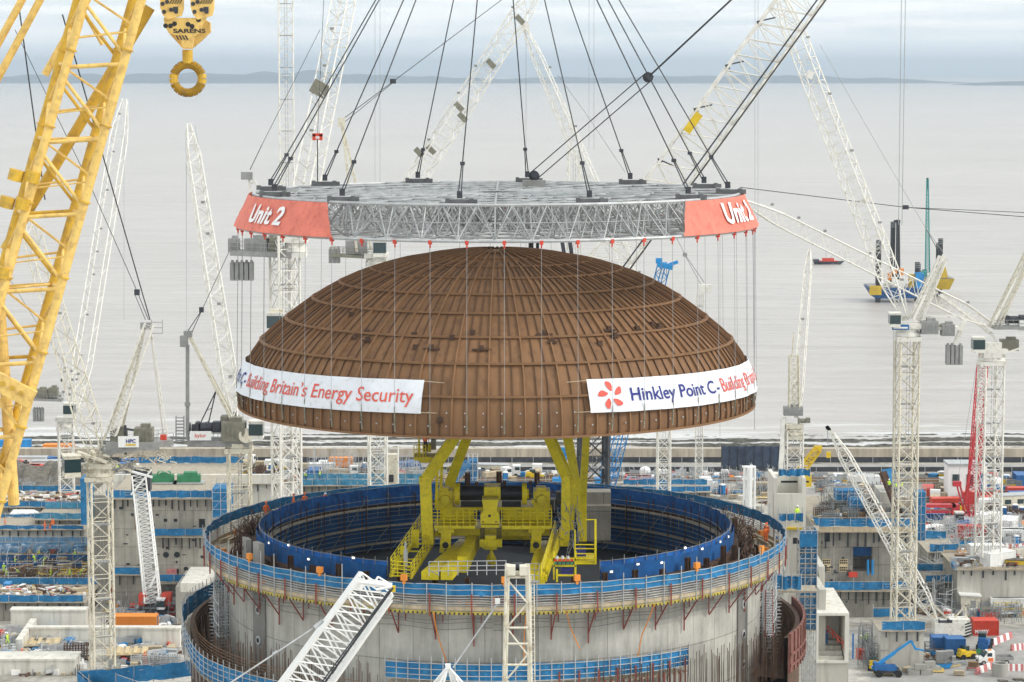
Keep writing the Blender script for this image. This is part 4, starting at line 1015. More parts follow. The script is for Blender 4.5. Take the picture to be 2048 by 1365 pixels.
def boom(t, p, q, w0, w1, n, m, rc=.11, rb=.05, style='z', name='jib', side=None, taper=True, d0=None, d1=None, gear=True):
    g = MB(); fn = (lambda u: min(1, .25 + u * 6) * min(1, .3 + (1 - u) * 6)) if taper else None
    g.lattice(p, q, w0, w1, n, rc, rb, side=side, fn=fn, style=style, d0=d0, d1=d1)
    o = g.build(name, m, t)
    if gear:
        h = MB(); p, q = Vector(p), Vector(q); d = (q - p)
        up = Vector((0, 0, 1)); up = (up - d.normalized() * up.dot(d.normalized())).normalized()
        L_ = d.length; k = 6.0
        while k < L_ - 4:
            c = p + d.normalized() * k + up * (w0 * .62); h.box(c, (.5, .5, .35)); h.tube(c - up * .3, c + up * .35, .05, 4); k += rnd.choice((5.5, 9.5, 12))
        build_in(h, 'rope_guides', 'grey_box', o, t)
    return o
def cab(t, c, s_=1.0, rz=0, m='white_paint'):
    g = MB(); c = Vector(c); g.box(c, (1.6 * s_, 2.0 * s_, 2.1 * s_), rz); g.box(c + Vector((0, 0, 1.1 * s_)), (1.8 * s_, 2.2 * s_, .15), rz); o = g.build('cab', m, t)
    h = MB(); h.box(c + Vector((0, 0, .12 * s_)), (1.66 * s_, 2.06 * s_, 1.35 * s_), rz); build_in(h, 'cab_window', 'glass_dark', o, t)
    return o
def slabs(t, c, n, w_, h_, m='grey_box', rz=0):
    g = MB(); c = Vector(c)
    for k in range(n): g.box(c + Vector((cos(rz), sin(rz), 0)) * (k - (n - 1) / 2) * (w_ / n), (w_ / n * .8, 1.6, h_), rz); g.box(c + Vector((cos(rz), sin(rz), 0)) * (k - (n - 1) / 2) * (w_ / n) + Vector((0, 0, h_ / 2 + .15)), (w_ / n * .45, .6, .3), rz)
    return g.build('counterweight', m, t)
def deckbox(t, p, q, wd, m='grey_box', rail=True, name='counter_jib', th=.5):
    g = MB(); p, q = Vector(p), Vector(q); g.beam(p, q, wd, th); s_ = (q - p).cross(Vector((0, 0, 1))).normalized() * wd / 2
    if rail:
        for sg in (-1, 1): railing(g, p + s_ * sg + Vector((0, 0, th / 2)), q + s_ * sg + Vector((0, 0, th / 2)), 1.1, 8, .04, 2)
    return g.build(name, m, t)
def winch(t, c, s_=1.0, m='dark_steel'):
    g = MB(); c = Vector(c); g.tube(c - Vector((.7 * s_, 0, 0)), c + Vector((.7 * s_, 0, 0)), .6 * s_, 14); g.box(c + Vector((1.3 * s_, 0, .1)), (1.0 * s_, 1.4 * s_, 1.3 * s_)); g.box(c + Vector((-1.1 * s_, 0, 0)), (.4 * s_, 1.5 * s_, 1.4 * s_)); return g.build('winch', m, t)
def machinery(t, c, d, m='grey_box'):
    g = MB(); c = Vector(c); g.box(c, d); g.box(c + Vector((d[0] * .1, 0, d[2] * .6)), (d[0] * .5, d[1] * .6, d[2] * .25)); 
    for k in range(5): g.box(c + Vector((-d[0] * .4 + d[0] * .2 * k, -d[1] / 2 - .03, 0)), (d[0] * .1, .06, d[2] * .7))
    return g.build('machinery_house', m, t)
def tripod(t, pts, top, m, r=.14, name='a_frame'):
    g = MB()
    for p in pts: g.beam(p, top, r * 2, r * 2)
    for a, b in zip(pts[:-1], pts[1:]):
        for u in (.3, .6, .85): g.tube(Vector(a).lerp(Vector(top), u), Vector(b).lerp(Vector(top), u), r * .5, 4)
    return g.build(name, m, t)
def rope(t, pts, r=.045, m='rope', name='pendant'):
    g = MB(); g.path([Vector(p) for p in pts], r, 4)
    return g.build(name, m, t)
def slew(t, x, y, z, r=1.9, m='white_paint'):
    g = MB(); g.tube((x, y, z - .9), (x, y, z - .3), r, 20); g.tube((x, y, z - .3), (x, y, z + .35), r * .85, 20); g.box((x, y, z + .75), (r * 2.1, r * 1.9, .8)); g.box((x, y, z - 1.3), (r * 1.9, r * 1.9, .7)); return g.build('slewing_unit', m, t)

# ---- A: left, sign HPC
YA = 385; a_ = P(199, 950, YA)
t = thing('tower_crane', (a_.x, YA, 0), 'cream tower crane at left with the HPC sign on its grey rear deck', 'tower crane')
crane_mast(t, a_.x, YA, 0, a_.z - 1.0, 3.15, R_(20), 'cream_paint', .19, .085, style='zz'); slew(t, a_.x, YA, a_.z + .8, 2.1, 'cream_paint')
g = MB()
for k in range(40): c = Vector((a_.x + rnd.uniform(-2.2, 2.2), YA + rnd.uniform(-2, 1.5), a_.z + rnd.uniform(1.2, 4.2))); g.beam(c, c + Vector((rnd.uniform(-1, 1), rnd.uniform(-1, 1), rnd.uniform(-1.2, 1.2))), rnd.uniform(.1, .35))
g.build('turret_frame', 'cream_paint', t)
cab(t, P(143, 932, YA - 3), 1.5, .3, 'cream_paint')
g = MB(); g.beam(P(155, 905, YA - 2), P(215, 925, YA - 2), 1.0, .4); g.build('cab_arm', 'cream_paint', t)
piv = P(203, 898, YA)
boom(t, P(200, 925, YA), P(48, 420, YA + 30), 3.0, 2.3, 16, 'cream_paint', .13, .06)
deckbox(t, P(206, 902, YA), P(340, 882, YA + 4), 4.2, 'grey_box', th=.9)
g = MB(); g.box(P(266, 893, YA - 2.3), (8.0, .3, 1.2)); g.build('deck_side', 'grey_box', t)
machinery(t, P(288, 872, YA + 1), (2.8, 2.4, 2.6), 'olive_grey'); machinery(t, P(238, 873, YA + 1), (2.4, 2.2, 2.2), 'olive_grey'); winch(t, P(262, 880, YA + 1), 1.0)
g = MB(); c = P(327, 875, YA); g.box(c, (.9, .9, .8)); g.build('red_tank', 'red', t)
g = MB(); g.box(P(251, 880, YA), (.35, .35, 4.5)); g.beam(P(251, 858, YA), P(275, 862, YA), .3); g.build('davit', 'dark_steel', t)
sg = MB(); c = P(257, 884, YA - 2.7); sg.box(c, (3.1, .12, 1.7), R_(4)); so = sg.build('sign_board', 'bright_white', t)
def flat_text(body, size, c, root, part, m, width=None, bold=.0, rz=0, name='lettering', ysc=1.0):
    vs, fs = text_mesh(body, size, bold); w_ = max(v[0] for v in vs); k = (width / w_) if width else 1.0
    h = MB(); add_mapped(h, vs, fs, lambda x, y: (c[0] + (x - w_ / 2) * k * cos(rz), c[1] + (x - w_ / 2) * k * sin(rz), c[2] + y * k * ysc)); return build_in(h, name, m, part, root)
flat_text("HPC", 1.0, c + Vector((.35, -.1, -.15)), t, so, 'letter_blue', 1.5, .03, R_(4))
h = MB(); h.box(c + Vector((.35, -.09, -.45)), (1.5, .03, .25), R_(4)); build_in(h, 'yellow_bar', 'hazard_yellow', so, t)
h = MB()
for q in range(5): h.box(c + Vector((-1.0 + .28 * sin(q * 1.256), -.09, .05 + .28 * cos(q * 1.256))), (.2, .03, .14), 0, q * 1.2)
build_in(h, 'emblem', 'orange', so, t)
tripod(t, [P(222, 862, YA - 1), P(240, 880, YA + 2), P(208, 880, YA)], P(291, 650, YA), 'cream_paint', .19)
g = MB(); g.lattice(P(222, 868, YA - 1.2), P(298, 650, YA - 1.2), 1.6, 1.3, 13, .12, .05, side=(1, 0, .3)); g.build('a_frame_ladder', 'white_paint', t)
g = MB()
for x in (303, 325): g.tube(P(x, 667, YA), P(x, 640, YA), .05, 4)
for y in (667, 656, 645): g.tube(P(303, y, YA), P(325, y, YA), .05, 4)
g.box(P(292, 652, YA), (1.6, 1.2, 1.0)); g.build('mast_head_platform', 'grey_box', t)
tripod(t, [P(327, 872, YA + 3), P(335, 872, YA)], P(302, 665, YA), 'white_paint', .13, 'rear_stay')
rope(t, [P(297, 640, YA), P(275, 585, YA + 3), P(180, 370, YA + 12), P(30, 60, YA + 25)], .07, 'rope'); rope(t, [P(291, 640, YA), P(270, 590, YA + 3)], .06, 'rope')
g = MB(); g.box(P(274, 585, YA + 3), (.8, .5, .9)); g.build('pendant_block', 'dark_steel', t)
g = MB()
for k in range(70): c = P(rnd.uniform(245, 345), rnd.uniform(905, 945), YA + rnd.uniform(-1, 5)); g.beam(c, c + Vector((rnd.uniform(-1.6, 1.6), rnd.uniform(-1, 1), rnd.uniform(-.9, .9))), rnd.uniform(.08, .2))
g.build('under_deck_frame', 'cream_paint', t)

# ---- A2: white crane further left, behind
YA2 = 520; a_ = P(131, 845, YA2)
t = thing('tower_crane', (a_.x, YA2, 0), 'small white tower crane behind the yellow tubes with a drooping cluster of rear weights', 'tower crane')
crane_mast(t, a_.x, YA2, 0, a_.z, 2.9, R_(15), 'white_paint', .15, .07); slew(t, a_.x, YA2, a_.z, 1.8); cab(t, P(139, 820, YA2 - 3), 1.3)
boom(t, P(150, 820, YA2), P(250, 200, YA2 + 40), 3.2, 3.0, 22, 'white_paint', .13, .06)
deckbox(t, P(125, 800, YA2), P(68, 798, YA2), 2.6); machinery(t, P(84, 787, YA2), (2.6, 2, 1.8), 'olive_grey'); machinery(t, P(107, 785, YA2), (1.8, 2, 2.0), 'olive_grey'); slabs(t, P(77, 830, YA2), 4, 2.2, 2.6, 'grey_box')
tripod(t, [P(120, 800, YA2), P(140, 800, YA2)], P(135, 735, YA2), 'white_paint', .14); rope(t, [P(135, 735, YA2), P(70, 640, YA2), P(20, 560, YA2)], .04)
g = MB()
for k in range(12): c = P(rnd.uniform(110, 145), rnd.uniform(735, 800), YA2); g.box(c, (.5, .4, .5))
g.build('rope_guides', 'grey_box', t)

# ---- B: sign
YBc = 345; a_ = P(478, 885, YBc)
t = thing('tower_crane', (a_.x, YBc, 0), 'cream tower crane beside the dome with the bylor sign under its winch deck', 'tower crane')
crane_mast(t, a_.x, YBc, 0, a_.z - .8, 2.9, R_(12), 'cream_paint', .17, .08, style='zz'); slew(t, a_.x, YBc, a_.z + .3, 1.9, 'cream_paint')
boom(t, P(470, 838, YBc), P(377, 250, YBc + 30), 2.1, 1.7, 26, 'white_paint', .12, .06)
deckbox(t, P(500, 885, YBc), P(378, 884, YBc), 3.4, 'grey_box', th=.8)
g = MB(); c = P(401, 872, YBc - 2.0); g.box(c, (2.9, .12, 1.25)); so = g.build('sign_board', 'bright_white', t); flat_text("bylor", 1.0, c + Vector((0, -.1, -.2)), t, so, 'letter_red', 1.6, .01)
winch(t, P(413, 855, YBc), 1.1); winch(t, P(394, 857, YBc + 1), 1.0); machinery(t, P(468, 862, YBc - 1), (3.2, 2.4, 2.6), 'olive_grey'); machinery(t, P(460, 846, YBc + 1), (2.4, 2.0, 2.0), 'olive_grey')
cab(t, P(513, 860, YBc - 1), 1.15); g = MB(); g.tube(P(492, 872, YBc - 2.2), P(492, 872, YBc + .5), 1.0, 20); g.build('round_housing', 'cream_paint', t)
g = MB()
for x in (352, 368):
    g.tube(P(x, 885, YBc), P(x, 832, YBc), .08, 5)
for k in range(8): g.box(P(360, 836 + 6.5 * k, YBc), (1.1, .8, .07))
g.build('stair_tower', 'grey_box', t)
g = MB(); g.tube(P(375, 880, YBc), P(375, 690, YBc), .26, 8); g.tube(P(375, 812, YBc), P(375, 805, YBc), .4, 8); g.build('rear_post', 'grey_box', t)
tripod(t, [P(478, 868, YBc - .8), P(485, 868, YBc + .8)], P(377, 668, YBc), 'cream_paint', .21); g = MB(); g.box(P(368, 683, YBc), (1.0, 1, 1.5)); g.box(P(376, 668, YBc), (1.1, .9, .8)); g.build('mast_head', 'grey_box', t)
rope(t, [P(376, 662, YBc), P(404, 620, YBc), P(460, 500, YBc + 10)], .055); rope(t, [P(384, 665, YBc), P(404, 620, YBc)], .05); g = MB(); g.box(P(403, 620, YBc), (.6, .5, .7)); g.build('pendant_block', 'dark_steel', t)
rope(t, [P(372, 255, YBc + 30), P(373, 670, YBc + 4)], .03, 'rope_light', 'hoist_rope'); tripod(t, [P(385, 880, YBc), P(412, 868, YBc)], P(432, 782, YBc), 'dark_steel', .08, 'davit')
rope(t, [P(390, 250, YBc + 30), P(492, 868, YBc)], .03, 'rope_light', 'luffing_rope')

# ---- C: tallest mast, through the top of the picture
YC = 340; a_ = P(569, 480, YC)
t = thing('tower_crane', (a_.x, YC, 0), 'tall white tower crane left of the dome with grey counterweight slabs hanging from its rear', 'tower crane')
crane_mast(t, a_.x, YC, 0, P(569, 455, YC).z, 3.0, R_(28), 'white_paint', .17, .08)
slew(t, P(590, 470, YC).x, YC, P(590, 490, YC).z, 1.6); 
boom(t, P(590, 485, YC), P(700, -60, YC + 15), 2.6, 2.4, 18, 'white_paint', .12, .055)
g = MB(); g.box(P(640, 178, YC + 8), (2.3, 1.8, 1.9), 0, .5); g.build('boom_winch_box', 'olive_grey', t)
deckbox(t, P(585, 510, YC), P(462, 505, YC), 3.2, 'grey_box', th=.7); slabs(t, P(484, 543, YC), 5, 3.2, 2.4); machinery(t, P(468, 490, YC), (1.4, 2, 1.7)); machinery(t, P(515, 492, YC), (3.4, 2, 2.0)); machinery(t, P(545, 490, YC), (1.5, 2, 2.0), 'olive_grey')
tripod(t, [P(510, 500, YC), P(580, 480, YC)], P(497, 345, YC), 'white_paint', .15); g = MB(); g.box(P(494, 352, YC), (1.5, 1.2, 1.0)); g.build('mast_head', 'grey_box', t)
rope(t, [P(500, 340, YC), P(524, 290, YC), P(640, 60, YC + 10)], .05); cab(t, P(550, 645, YC - 3), 1.2); g = MB(); g.box(P(553, 622, YC - 3), (1.7, 1.8, .4)); g.build('cab_roof', 'cream_paint', t)
# thin tall mast behind
YC2 = 470; a_ = P(571, 0, YC2)
t = thing('crane_mast', (a_.x, YC2, 0), 'slender white lattice mast rising straight out of the top of the picture', 'crane mast'); crane_mast(t, a_.x, YC2, 0, P(571, -120, YC2).z, 2.6, R_(5), 'white_paint', .13, .055)
# ---- crane 6
Y6 = 430; a_ = P(753, 520, Y6)
t = thing('tower_crane', (a_.x, Y6, 0), 'white tower crane behind the dome shoulder with its long boom leaning right to the top', 'tower crane')
crane_mast(t, a_.x, Y6, 0, a_.z, 2.9, R_(10), 'white_paint', .16, .075); slew(t, a_.x, Y6, a_.z, 1.9)
boom(t, P(762, 470, Y6), P(1085, -40, Y6 + 10), 3.0, 2.7, 26, 'white_paint', .12, .055)
g = MB()
for (x, y) in ((838, 305), (862, 300), (918, 214), (925, 235), (982, 128), (1040, 40)): g.box(P(x, y, Y6 + 4), (1.8, 2.0, .9), 0, .8)
g.build('boom_walkways', 'olive_grey', t)
tripod(t, [P(714, 505, Y6 - 1), P(742, 500, Y6)], P(683, 243, Y6), 'cream_paint', .2); g = MB(); g.box(P(683, 245, Y6), (1.2, 1, 1.6)); g.build('mast_head', 'cream_paint', t)
deckbox(t, P(760, 515, Y6), P(662, 510, Y6), 3, 'olive_grey'); machinery(t, P(713, 495, Y6), (3.6, 2, 2.2), 'grey_box'); slabs(t, P(669, 512, Y6), 3, 2.0, 2.4); cab(t, P(760, 497, Y6 - 3), 1.3)
rope(t, [P(684, 240, Y6), P(787, 163, Y6), P(1010, -5, Y6 + 8)], .06); rope(t, [P(686, 247, Y6), P(787, 165, Y6)], .05); g = MB(); g.box(P(786, 163, Y6), (1.0, .6, .8)); g.build('pendant_block', 'dark_steel', t)
# ---- F
YF = 470; a_ = P(1329, 640, YF)
t = thing('tower_crane', (a_.x, YF, 0), 'white tower crane hidden by the dome, its thin boom leaning left above the lifting frame', 'tower crane')
crane_mast(t, a_.x, YF, 0, a_.z, 2.3, R_(3), 'white_paint', .15, .07); slew(t, a_.x, YF, a_.z, 1.7)
boom(t, P(1290, 610, YF), P(1046, 50, YF + 8), 2.4, 1.7, 30, 'white_paint', .1, .05); deckbox(t, P(1320, 640, YF), P(1400, 640, YF), 2.6)
rope(t, [P(1052, 62, YF + 8), P(1052, 500, YF + 8)], .035, 'rope_light', 'hoist_rope'); rope(t, [P(1115, 150, YF + 6), P(1170, 225, YF + 6), P(1250, 345, YF + 4)], .03); g = MB(); g.box(P(1143, 255, YF + 3), (1.0, .8, 1.0)); g.box(P(1050, 56, YF + 8), (1.6, 1, 1.2)); g.build('boom_box', 'white_paint', t)
# ---- second slim mast beside F's boom
YF2 = 520; a_ = P(1148, 300, YF2); t = thing('crane_mast', (a_.x, YF2, 0), 'short stretch of white lattice mast visible just above the lifting frame right of centre', 'crane mast'); crane_mast(t, a_.x, YF2, 0, a_.z, 2.4, .1, 'white_paint', .12, .05)
# ---- big white crawler boom
Y8 = 300; t = thing('crawler_crane', (P(1000, 900, Y8).x, Y8, 0), 'very wide white lattice boom crossing behind the right of the lifting frame', 'crane')
p8, q8 = P(1190, 565, Y8), P(1640, -55, Y8)
boom(t, p8, q8, 4.6, 4.6, 20, 'white_paint', .15, .065, style='x', side=(1, 0, .72), d0=3.0, d1=3.0, taper=False, gear=False)
d8 = (q8 - p8); n8 = Vector((d8.z, 0, -d8.x)).normalized()
g = MB(); 
for o_ in (1.5, 2.3): g.tube(p8 + n8 * o_ - Vector((0, 1.6, 0)), q8 + n8 * o_ - Vector((0, 1.6, 0)), .10, 6)
g.build('pendant_bars', 'dark_steel', t)
c = P(1386, 246, Y8 - 2); g = MB(); g.box(c, (.9, .5, 2.6), 0, .62); g.build('sign_plate', 'hazard_yellow', t)
g = MB()
for u in (.22, .36, .52, .66, .8): c = p8 + d8 * u - n8 * 2.6; g.beam(c, c + Vector((2.2, 0, .5 if u != .36 else -1)), .16); g.box(p8 + d8 * u - n8 * 2.2, (.5, .5, .4))
g.build('boom_fittings', 'dark_steel', t)
crane_mast(t, P(1300, 600, Y8).x, Y8 + 6, 0, 20, 3.0, .2, 'white_paint')
# ---- D right tower crane
YD = 392; a_ = P(1815, 668, YD)
t = thing('tower_crane', (a_.x, YD, 6.1), 'white tower crane at right with a steep boom, grey winches and hanging slabs', 'tower crane')
crane_mast(t, a_.x, YD, 6.1, a_.z - .6, 3.0, R_(8), 'cream_paint', .17, .08); slew(t, a_.x, YD, a_.z + .6, 2.0)
boom(t, P(1812, 640, YD), P(1556, -20, YD + 10), 2.8, 2.6, 28, 'white_paint', .12, .055)
g = MB()
for (x, y) in ((1668, 310), (1620, 150), (1760, 470), (1730, 400)): g.box(P(x, y, YD + 3), (1.0, 1.2, 1.2), 0, .4)
g.build('boom_boxes', 'white_paint', t)
deckbox(t, P(1800, 655, YD), P(1916, 656, YD), 3.0, 'white_paint', rail=False); g = MB(); g.beam(P(1800, 634, YD), P(1925, 634, YD), .3); g.beam(P(1916, 656, YD), P(1932, 640, YD), .5); g.beam(P(1910, 690, YD), P(1930, 640, YD), .7); g.build('deck_frame', 'white_paint', t)
machinery(t, P(1858, 655, YD - 1), (2.6, 2, 2.0)); machinery(t, P(1895, 660, YD - 1), (2.0, 2, 1.8)); winch(t, P(1878, 655, YD - 1), .8, 'olive_grey'); slabs(t, P(1908, 710, YD), 4, 2.6, 3.0)
tripod(t, [P(1826, 640, YD - 1), P(1838, 640, YD + 1)], P(1888, 510, YD), 'white_paint', .2); g = MB(); g.lattice(P(1830, 640, YD), P(1886, 515, YD), 1.8, 1.2, 9, .12, .06, side=(1, 0, .4)); g.build('a_frame_lattice', 'white_paint', t)
rope(t, [P(1886, 505, YD), P(1850, 455, YD), P(1740, 265, YD + 5), P(1640, 90, YD + 9)], .045, 'rope_light'); rope(t, [P(1882, 512, YD), P(1852, 458, YD)], .05)
cab(t, P(1789, 640, YD - 2), 1.0); g = MB(); g.box(P(1801, 655, YD - 2.2), (2.6, .15, .8)); so = g.build('sign_board', 'blue_paint', t); h = MB(); h.box(P(1801, 656, YD - 2.32), (2.2, .06, .25)); build_in(h, 'sign_stripe', 'bright_white', so, t)
rope(t, [P(1803, -10, YD - 20), P(1797, 450, YD - 20)], .05, 'rope_light', 'hoist_rope'); rope(t, [P(1811, -10, YD - 20), P(1804, 450, YD - 20)], .05, 'rope_light', 'hoist_rope')
rope(t, [P(1787, 660, YD - 1), P(1784, 1140, YD - 1)], .035, 'rope_light', 'hoist_rope'); rope(t, [P(1792, 660, YD - 1), P(1791, 1140, YD - 1)], .035, 'rope_light', 'hoist_rope')
# ---- E far right
YE = 430; a_ = P(1983, 715, YE)
t = thing('tower_crane', (a_.x, YE, 9), 'white tower crane near the right edge with red lattice seen through its thick mast', 'tower crane')
crane_mast(t, a_.x, YE, 9.4, a_.z - .8, 3.3, R_(12), 'white_paint', .19, .08); slew(t, a_.x, YE, a_.z + .4, 2.3)
boom(t, P(1982, 650, YE), P(1490, 405, YE - 20), 2.7, 2.1, 22, 'white_paint', .14, .06, side=(0, 1, 0)); deckbox(t, P(1985, 655, YE), P(2085, 655, YE), 3.2, 'grey_box')
winch(t, P(2028, 640, YE), 1.1); machinery(t, P(2048, 650, YE), (2.0, 2, 1.8), 'bright_white'); machinery(t, P(2018, 690, YE + 1), (3.0, 2, 1.9), 'olive_grey'); tripod(t, [P(1985, 650, YE - 1), P(1992, 650, YE + 1)], P(2075, 470, YE), 'white_paint', .2)
g = MB(); g.lattice(P(1988, 655, YE), P(2070, 480, YE), 1.6, 1.2, 12, .1, .05, side=(1, 0, .3)); g.build('a_frame_lattice', 'cream_paint', t)
cab(t, P(1956, 690, YE - 2), 1.2); g = MB(); g.box(P(1983, 700, YE - 1), (3.0, 2.6, 2.6)); g.build('turret', 'white_paint', t)
g = MB(); g.beam(P(1880, 590, YE - 3), P(1985, 670, YE), .5); g.beam(P(1985, 670, YE), P(2010, 715, YE), .35); g.beam(P(1995, 712, YE - 1), P(2060, 690, YE - 1), .3); g.build('struts', 'white_paint', t)
rope(t, [P(1480, 375, YE - 25), P(1810, 415, YE - 5), P(2060, 435, YE)], .06, 'rope'); rope(t, [P(1810, 415, YE - 5), P(2060, 426, YE)], .05, 'rope'); g = MB(); g.box(P(1811, 415, YE - 5), (1.0, .5, .7)); g.build('pendant_block', 'dark_steel', t)
# ---- G thin
YG = 455; a_ = P(1588, 860, YG)
t = thing('tower_crane', (a_.x, YG, 0), 'slim white tower crane above the white stair box with a near vertical boom', 'tower crane')
crane_mast(t, a_.x, YG, 0, a_.z, 2.9, R_(4), 'white_paint', .14, .065); slew(t, a_.x, YG, a_.z, 1.5, 'cream_paint')
boom(t, P(1592, 835, YG), P(1619, 500, YG + 10), 1.7, 1.1, 22, 'white_paint', .11, .05); machinery(t, P(1586, 822, YG), (3.4, 2, 1.6)); winch(t, P(1606, 842, YG - 1), .7, 'olive_grey')
g = MB(); g.lattice(P(1588, 820, YG), P(1588, 712, YG), 1.8, 1.6, 6, .13, .07); g.tube(P(1584, 715, YG), P(1588, 665, YG), .14, 5); g.build('a_frame', 'cream_paint', t)
g = MB(); g.beam(P(1568, 835, YG), P(1561, 940, YG - 3), .7); g.build('rear_strut', 'white_paint', t); rope(t, [P(1562, 840, YG), P(1560, 935, YG)], .03, 'rope_light')
# ---- small blue crane behind the dome, small white one
Yq = 480; t = thing('crane_boom', (P(1318, 700, Yq).x, Yq, 0), 'bright blue crane boom head peeping out behind the right shoulder of the dome', 'crane')
boom(t, G(1195, 1060), P(1328, 530, Yq), 2.0, 1.7, 26, 'blue_bright', .13, .07, taper=False); g = MB(); g.box(P(1330, 532, Yq), (3.0, 1.6, 1.0), 0, .2); g.beam(P(1338, 530, Yq), P(1356, 524, Yq), .6); g.box(P(1318, 522, Yq), (1.2, 1, 1)); g.build('boom_head', 'blue_bright', t)
Yq = 560; t = thing('tower_crane', (P(1408, 590, Yq).x, Yq, 0), 'small white crane head right of the dome hung on two thin stays', 'crane')
g = MB(); g.box(P(1410, 578, Yq), (2.6, 1.6, 1.8)); g.build('crane_head', 'white_paint', t); crane_mast(t, P(1400, 650, Yq).x, Yq, 0, P(1400, 590, Yq).z, 1.5, 0, 'white_paint', .09, .04); rope(t, [P(1350, 470, Yq - 4), P(1370, 510, Yq), P(1408, 565, Yq)], .05); rope(t, [P(1368, 508, Yq), P(1402, 570, Yq)], .04); g = MB(); g.box(P(1370, 510, Yq), (.9, .5, .8)); g.build('pendant_block', 'grey_box', t)
# ---- dark lattice tower behind the ring
Yd = 330; t = thing('lattice_tower', (P(1187, 900, Yd).x, Yd, 0), 'black steel lattice tower rising behind the right legs of the yellow crane', 'crane mast')
crane_mast(t, P(1187, 900, Yd).x, Yd, 0, P(1187, 820, Yd).z, 3.3, R_(6), 'dark_steel', .34, .10); g = MB(); g.beam(P(1187, 870, Yd), P(1118, 445, Yd), .5); g.beam(P(1196, 870, Yd), P(1134, 445, Yd), .5); g.build('back_struts', 'dark_steel', t)
g = MB(); g.box(P(1062, 488, 250), (.35, .35, 1.4)); g.box(P(1075, 490, 250), (.3, .3, 1.2)); g.tube(P(1062, 500, 250), P(1062, 476, 250), .25, 8); tag(g.build('rope_clamp', 'black'), 'pair of small black clamps hanging under the frame above the dome top', 'clamp')
# ---- H crawler crane lower right
YHh = 410; t = thing('crawler_crane', (P(1895, 1262, YHh).x, YHh, 0), 'white crawler crane at lower right with black stripes on its tail', 'crane')
boom(t, P(1872, 1242, YHh), P(1665, 868, YHh + 6), 2.3, 1.6, 26, 'white_paint', .11, .055); g = MB(); g.beam(P(1665, 868, YHh + 6), P(1652, 852, YHh + 6), .6); g.box(P(1656, 856, YHh + 6), (.9, .6, .8)); g.build('boom_tip', 'white_paint', t); rope(t, [P(1655, 862, YHh + 6), P(1655, 888, YHh + 6)], .04, 'rope_light')
g = MB(); pb(g, 1870, 1247, 1943, 1272, YHh - 1.6, 3.2); pb(g, 1900, 1240, 1940, 1248, YHh - 1.4, 2.8); sb = g.build('superstructure', 'white_paint', t); h = MB()
for k in range(5): h.hexa([tuple(P(a1, b1, YHh - 1.64 + e1)) for e1 in (0, .03) for a1, b1 in ((1930, 1248 + 6 * k + 3), (1930, 1248 + 6 * k), (1943, 1241 + 6 * k + 3), (1943, 1241 + 6 * k + 6))])
build_in(h, 'hazard_stripes', 'black', sb, t); g = MB(); g.box(P(1905, 1280, YHh), (7.6, 4.4, 1.0)); g.box(P(1905, 1287, YHh), (7.6, .8, 1.0)); g.build('crawler_tracks', 'dark_steel', t)
g = MB(); g.beam(P(1858, 1202, YHh), P(1898, 1240, YHh), .3); g.beam(P(1906, 1240, YHh), P(1932, 1210, YHh), .25); g.beam(P(1931, 1210, YHh), P(1932, 1244, YHh), .25); g.build('gantry', 'cream_paint', t); winch(t, P(1888, 1246, YHh - 1), .7)
# ---- red crawler crane
YR = 505; t = thing('crawler_crane', (P(1930, 1040, YR).x, YR, 0), 'red lattice crawler crane with dark tracks standing behind the right hand mast', 'crane')
boom(t, P(1942, 1035, YR), P(1968, 690, YR + 5), 2.2, 1.8, 22, 'red_crane', .12, .06); g = MB(); g.beam(P(1940, 1040, YR), P(1918, 965, YR), .35); g.beam(P(1928, 1025, YR), P(1912, 965, YR), .3); g.box(P(1914, 968, YR), (1.6, 1, 1)); g.build('back_mast', 'red_crane', t)
g = MB(); g.lattice(P(1938, 1030, YR), P(1958, 850, YR), 2.4, 1.0, 14, .1, .05, side=(1, 0, 0)); g.build('jib_mast', 'red_crane', t)
g = MB(); pb(g, 1850, 1010, 1912, 1016, YR, 2); pb(g, 1850, 1022, 1905, 1027, YR, 2); pb(g, 1905, 1010, 1920, 1022, YR, 2); g.build('counterweight_frame', 'red_crane', t)
g = MB(); g.box(P(1922, 1040, YR), (6.5, 3, 1.4), .2); g.build('carbody', 'bright_white', t); cab(t, P(1918, 1035, YR - 1.5), 1.0); g = MB()
for dy_ in (-2.2, 2.2): g.box(P(1930, 1058, YR) + Vector((0, dy_, 0)), (8.0, .9, 1.1), .15)
g.build('crawler_tracks', 'black', t)
rope(t, [P(1915, 965, YR), P(1960, 690, YR + 5)], .04, 'rope_light')
# ---- small lattice crane left, standing by the concrete building
YS = 425; t = thing('crawler_crane', (P(305, 1210, YS).x, YS, 0), 'silver lattice boom crane on red base standing against the left concrete building', 'crane')
boom(t, P(306, 1205, YS), P(279, 950, YS + 3), 2.5, 2.3, 26, 'bright_white', .15, .06, taper=False, style='x'); g = MB(); g.box(P(283, 968, YS + 2.8), (3.2, 2, 2.2)); g.box(P(283, 945, YS + 3), (3.4, 1.6, 1.4)); g.build('boom_head', 'dark_steel', t)
g = MB(); g.beam(P(262, 990, YS), P(303, 940, YS), .3); g.beam(P(258, 942, YS), P(305, 955, YS), .35); g.beam(P(300, 1175, YS - 1.5), P(316, 1140, YS - 1.5), .35); g.build('struts', 'bright_white', t)
g = MB(); g.box(P(285, 1198, YS), (1.0, 2.4, 1.9)); g.box(P(334, 1198, YS), (1.6, 2.4, 2.0)); g.build('counterweights', 'red', t); g = MB(); g.box(P(307, 1218, YS), (4.4, 4.5, 1.3)); g.build('carbody', 'dark_steel', t); cab(t, P(322, 1208, YS - 2), .8, 0, 'bright_white')
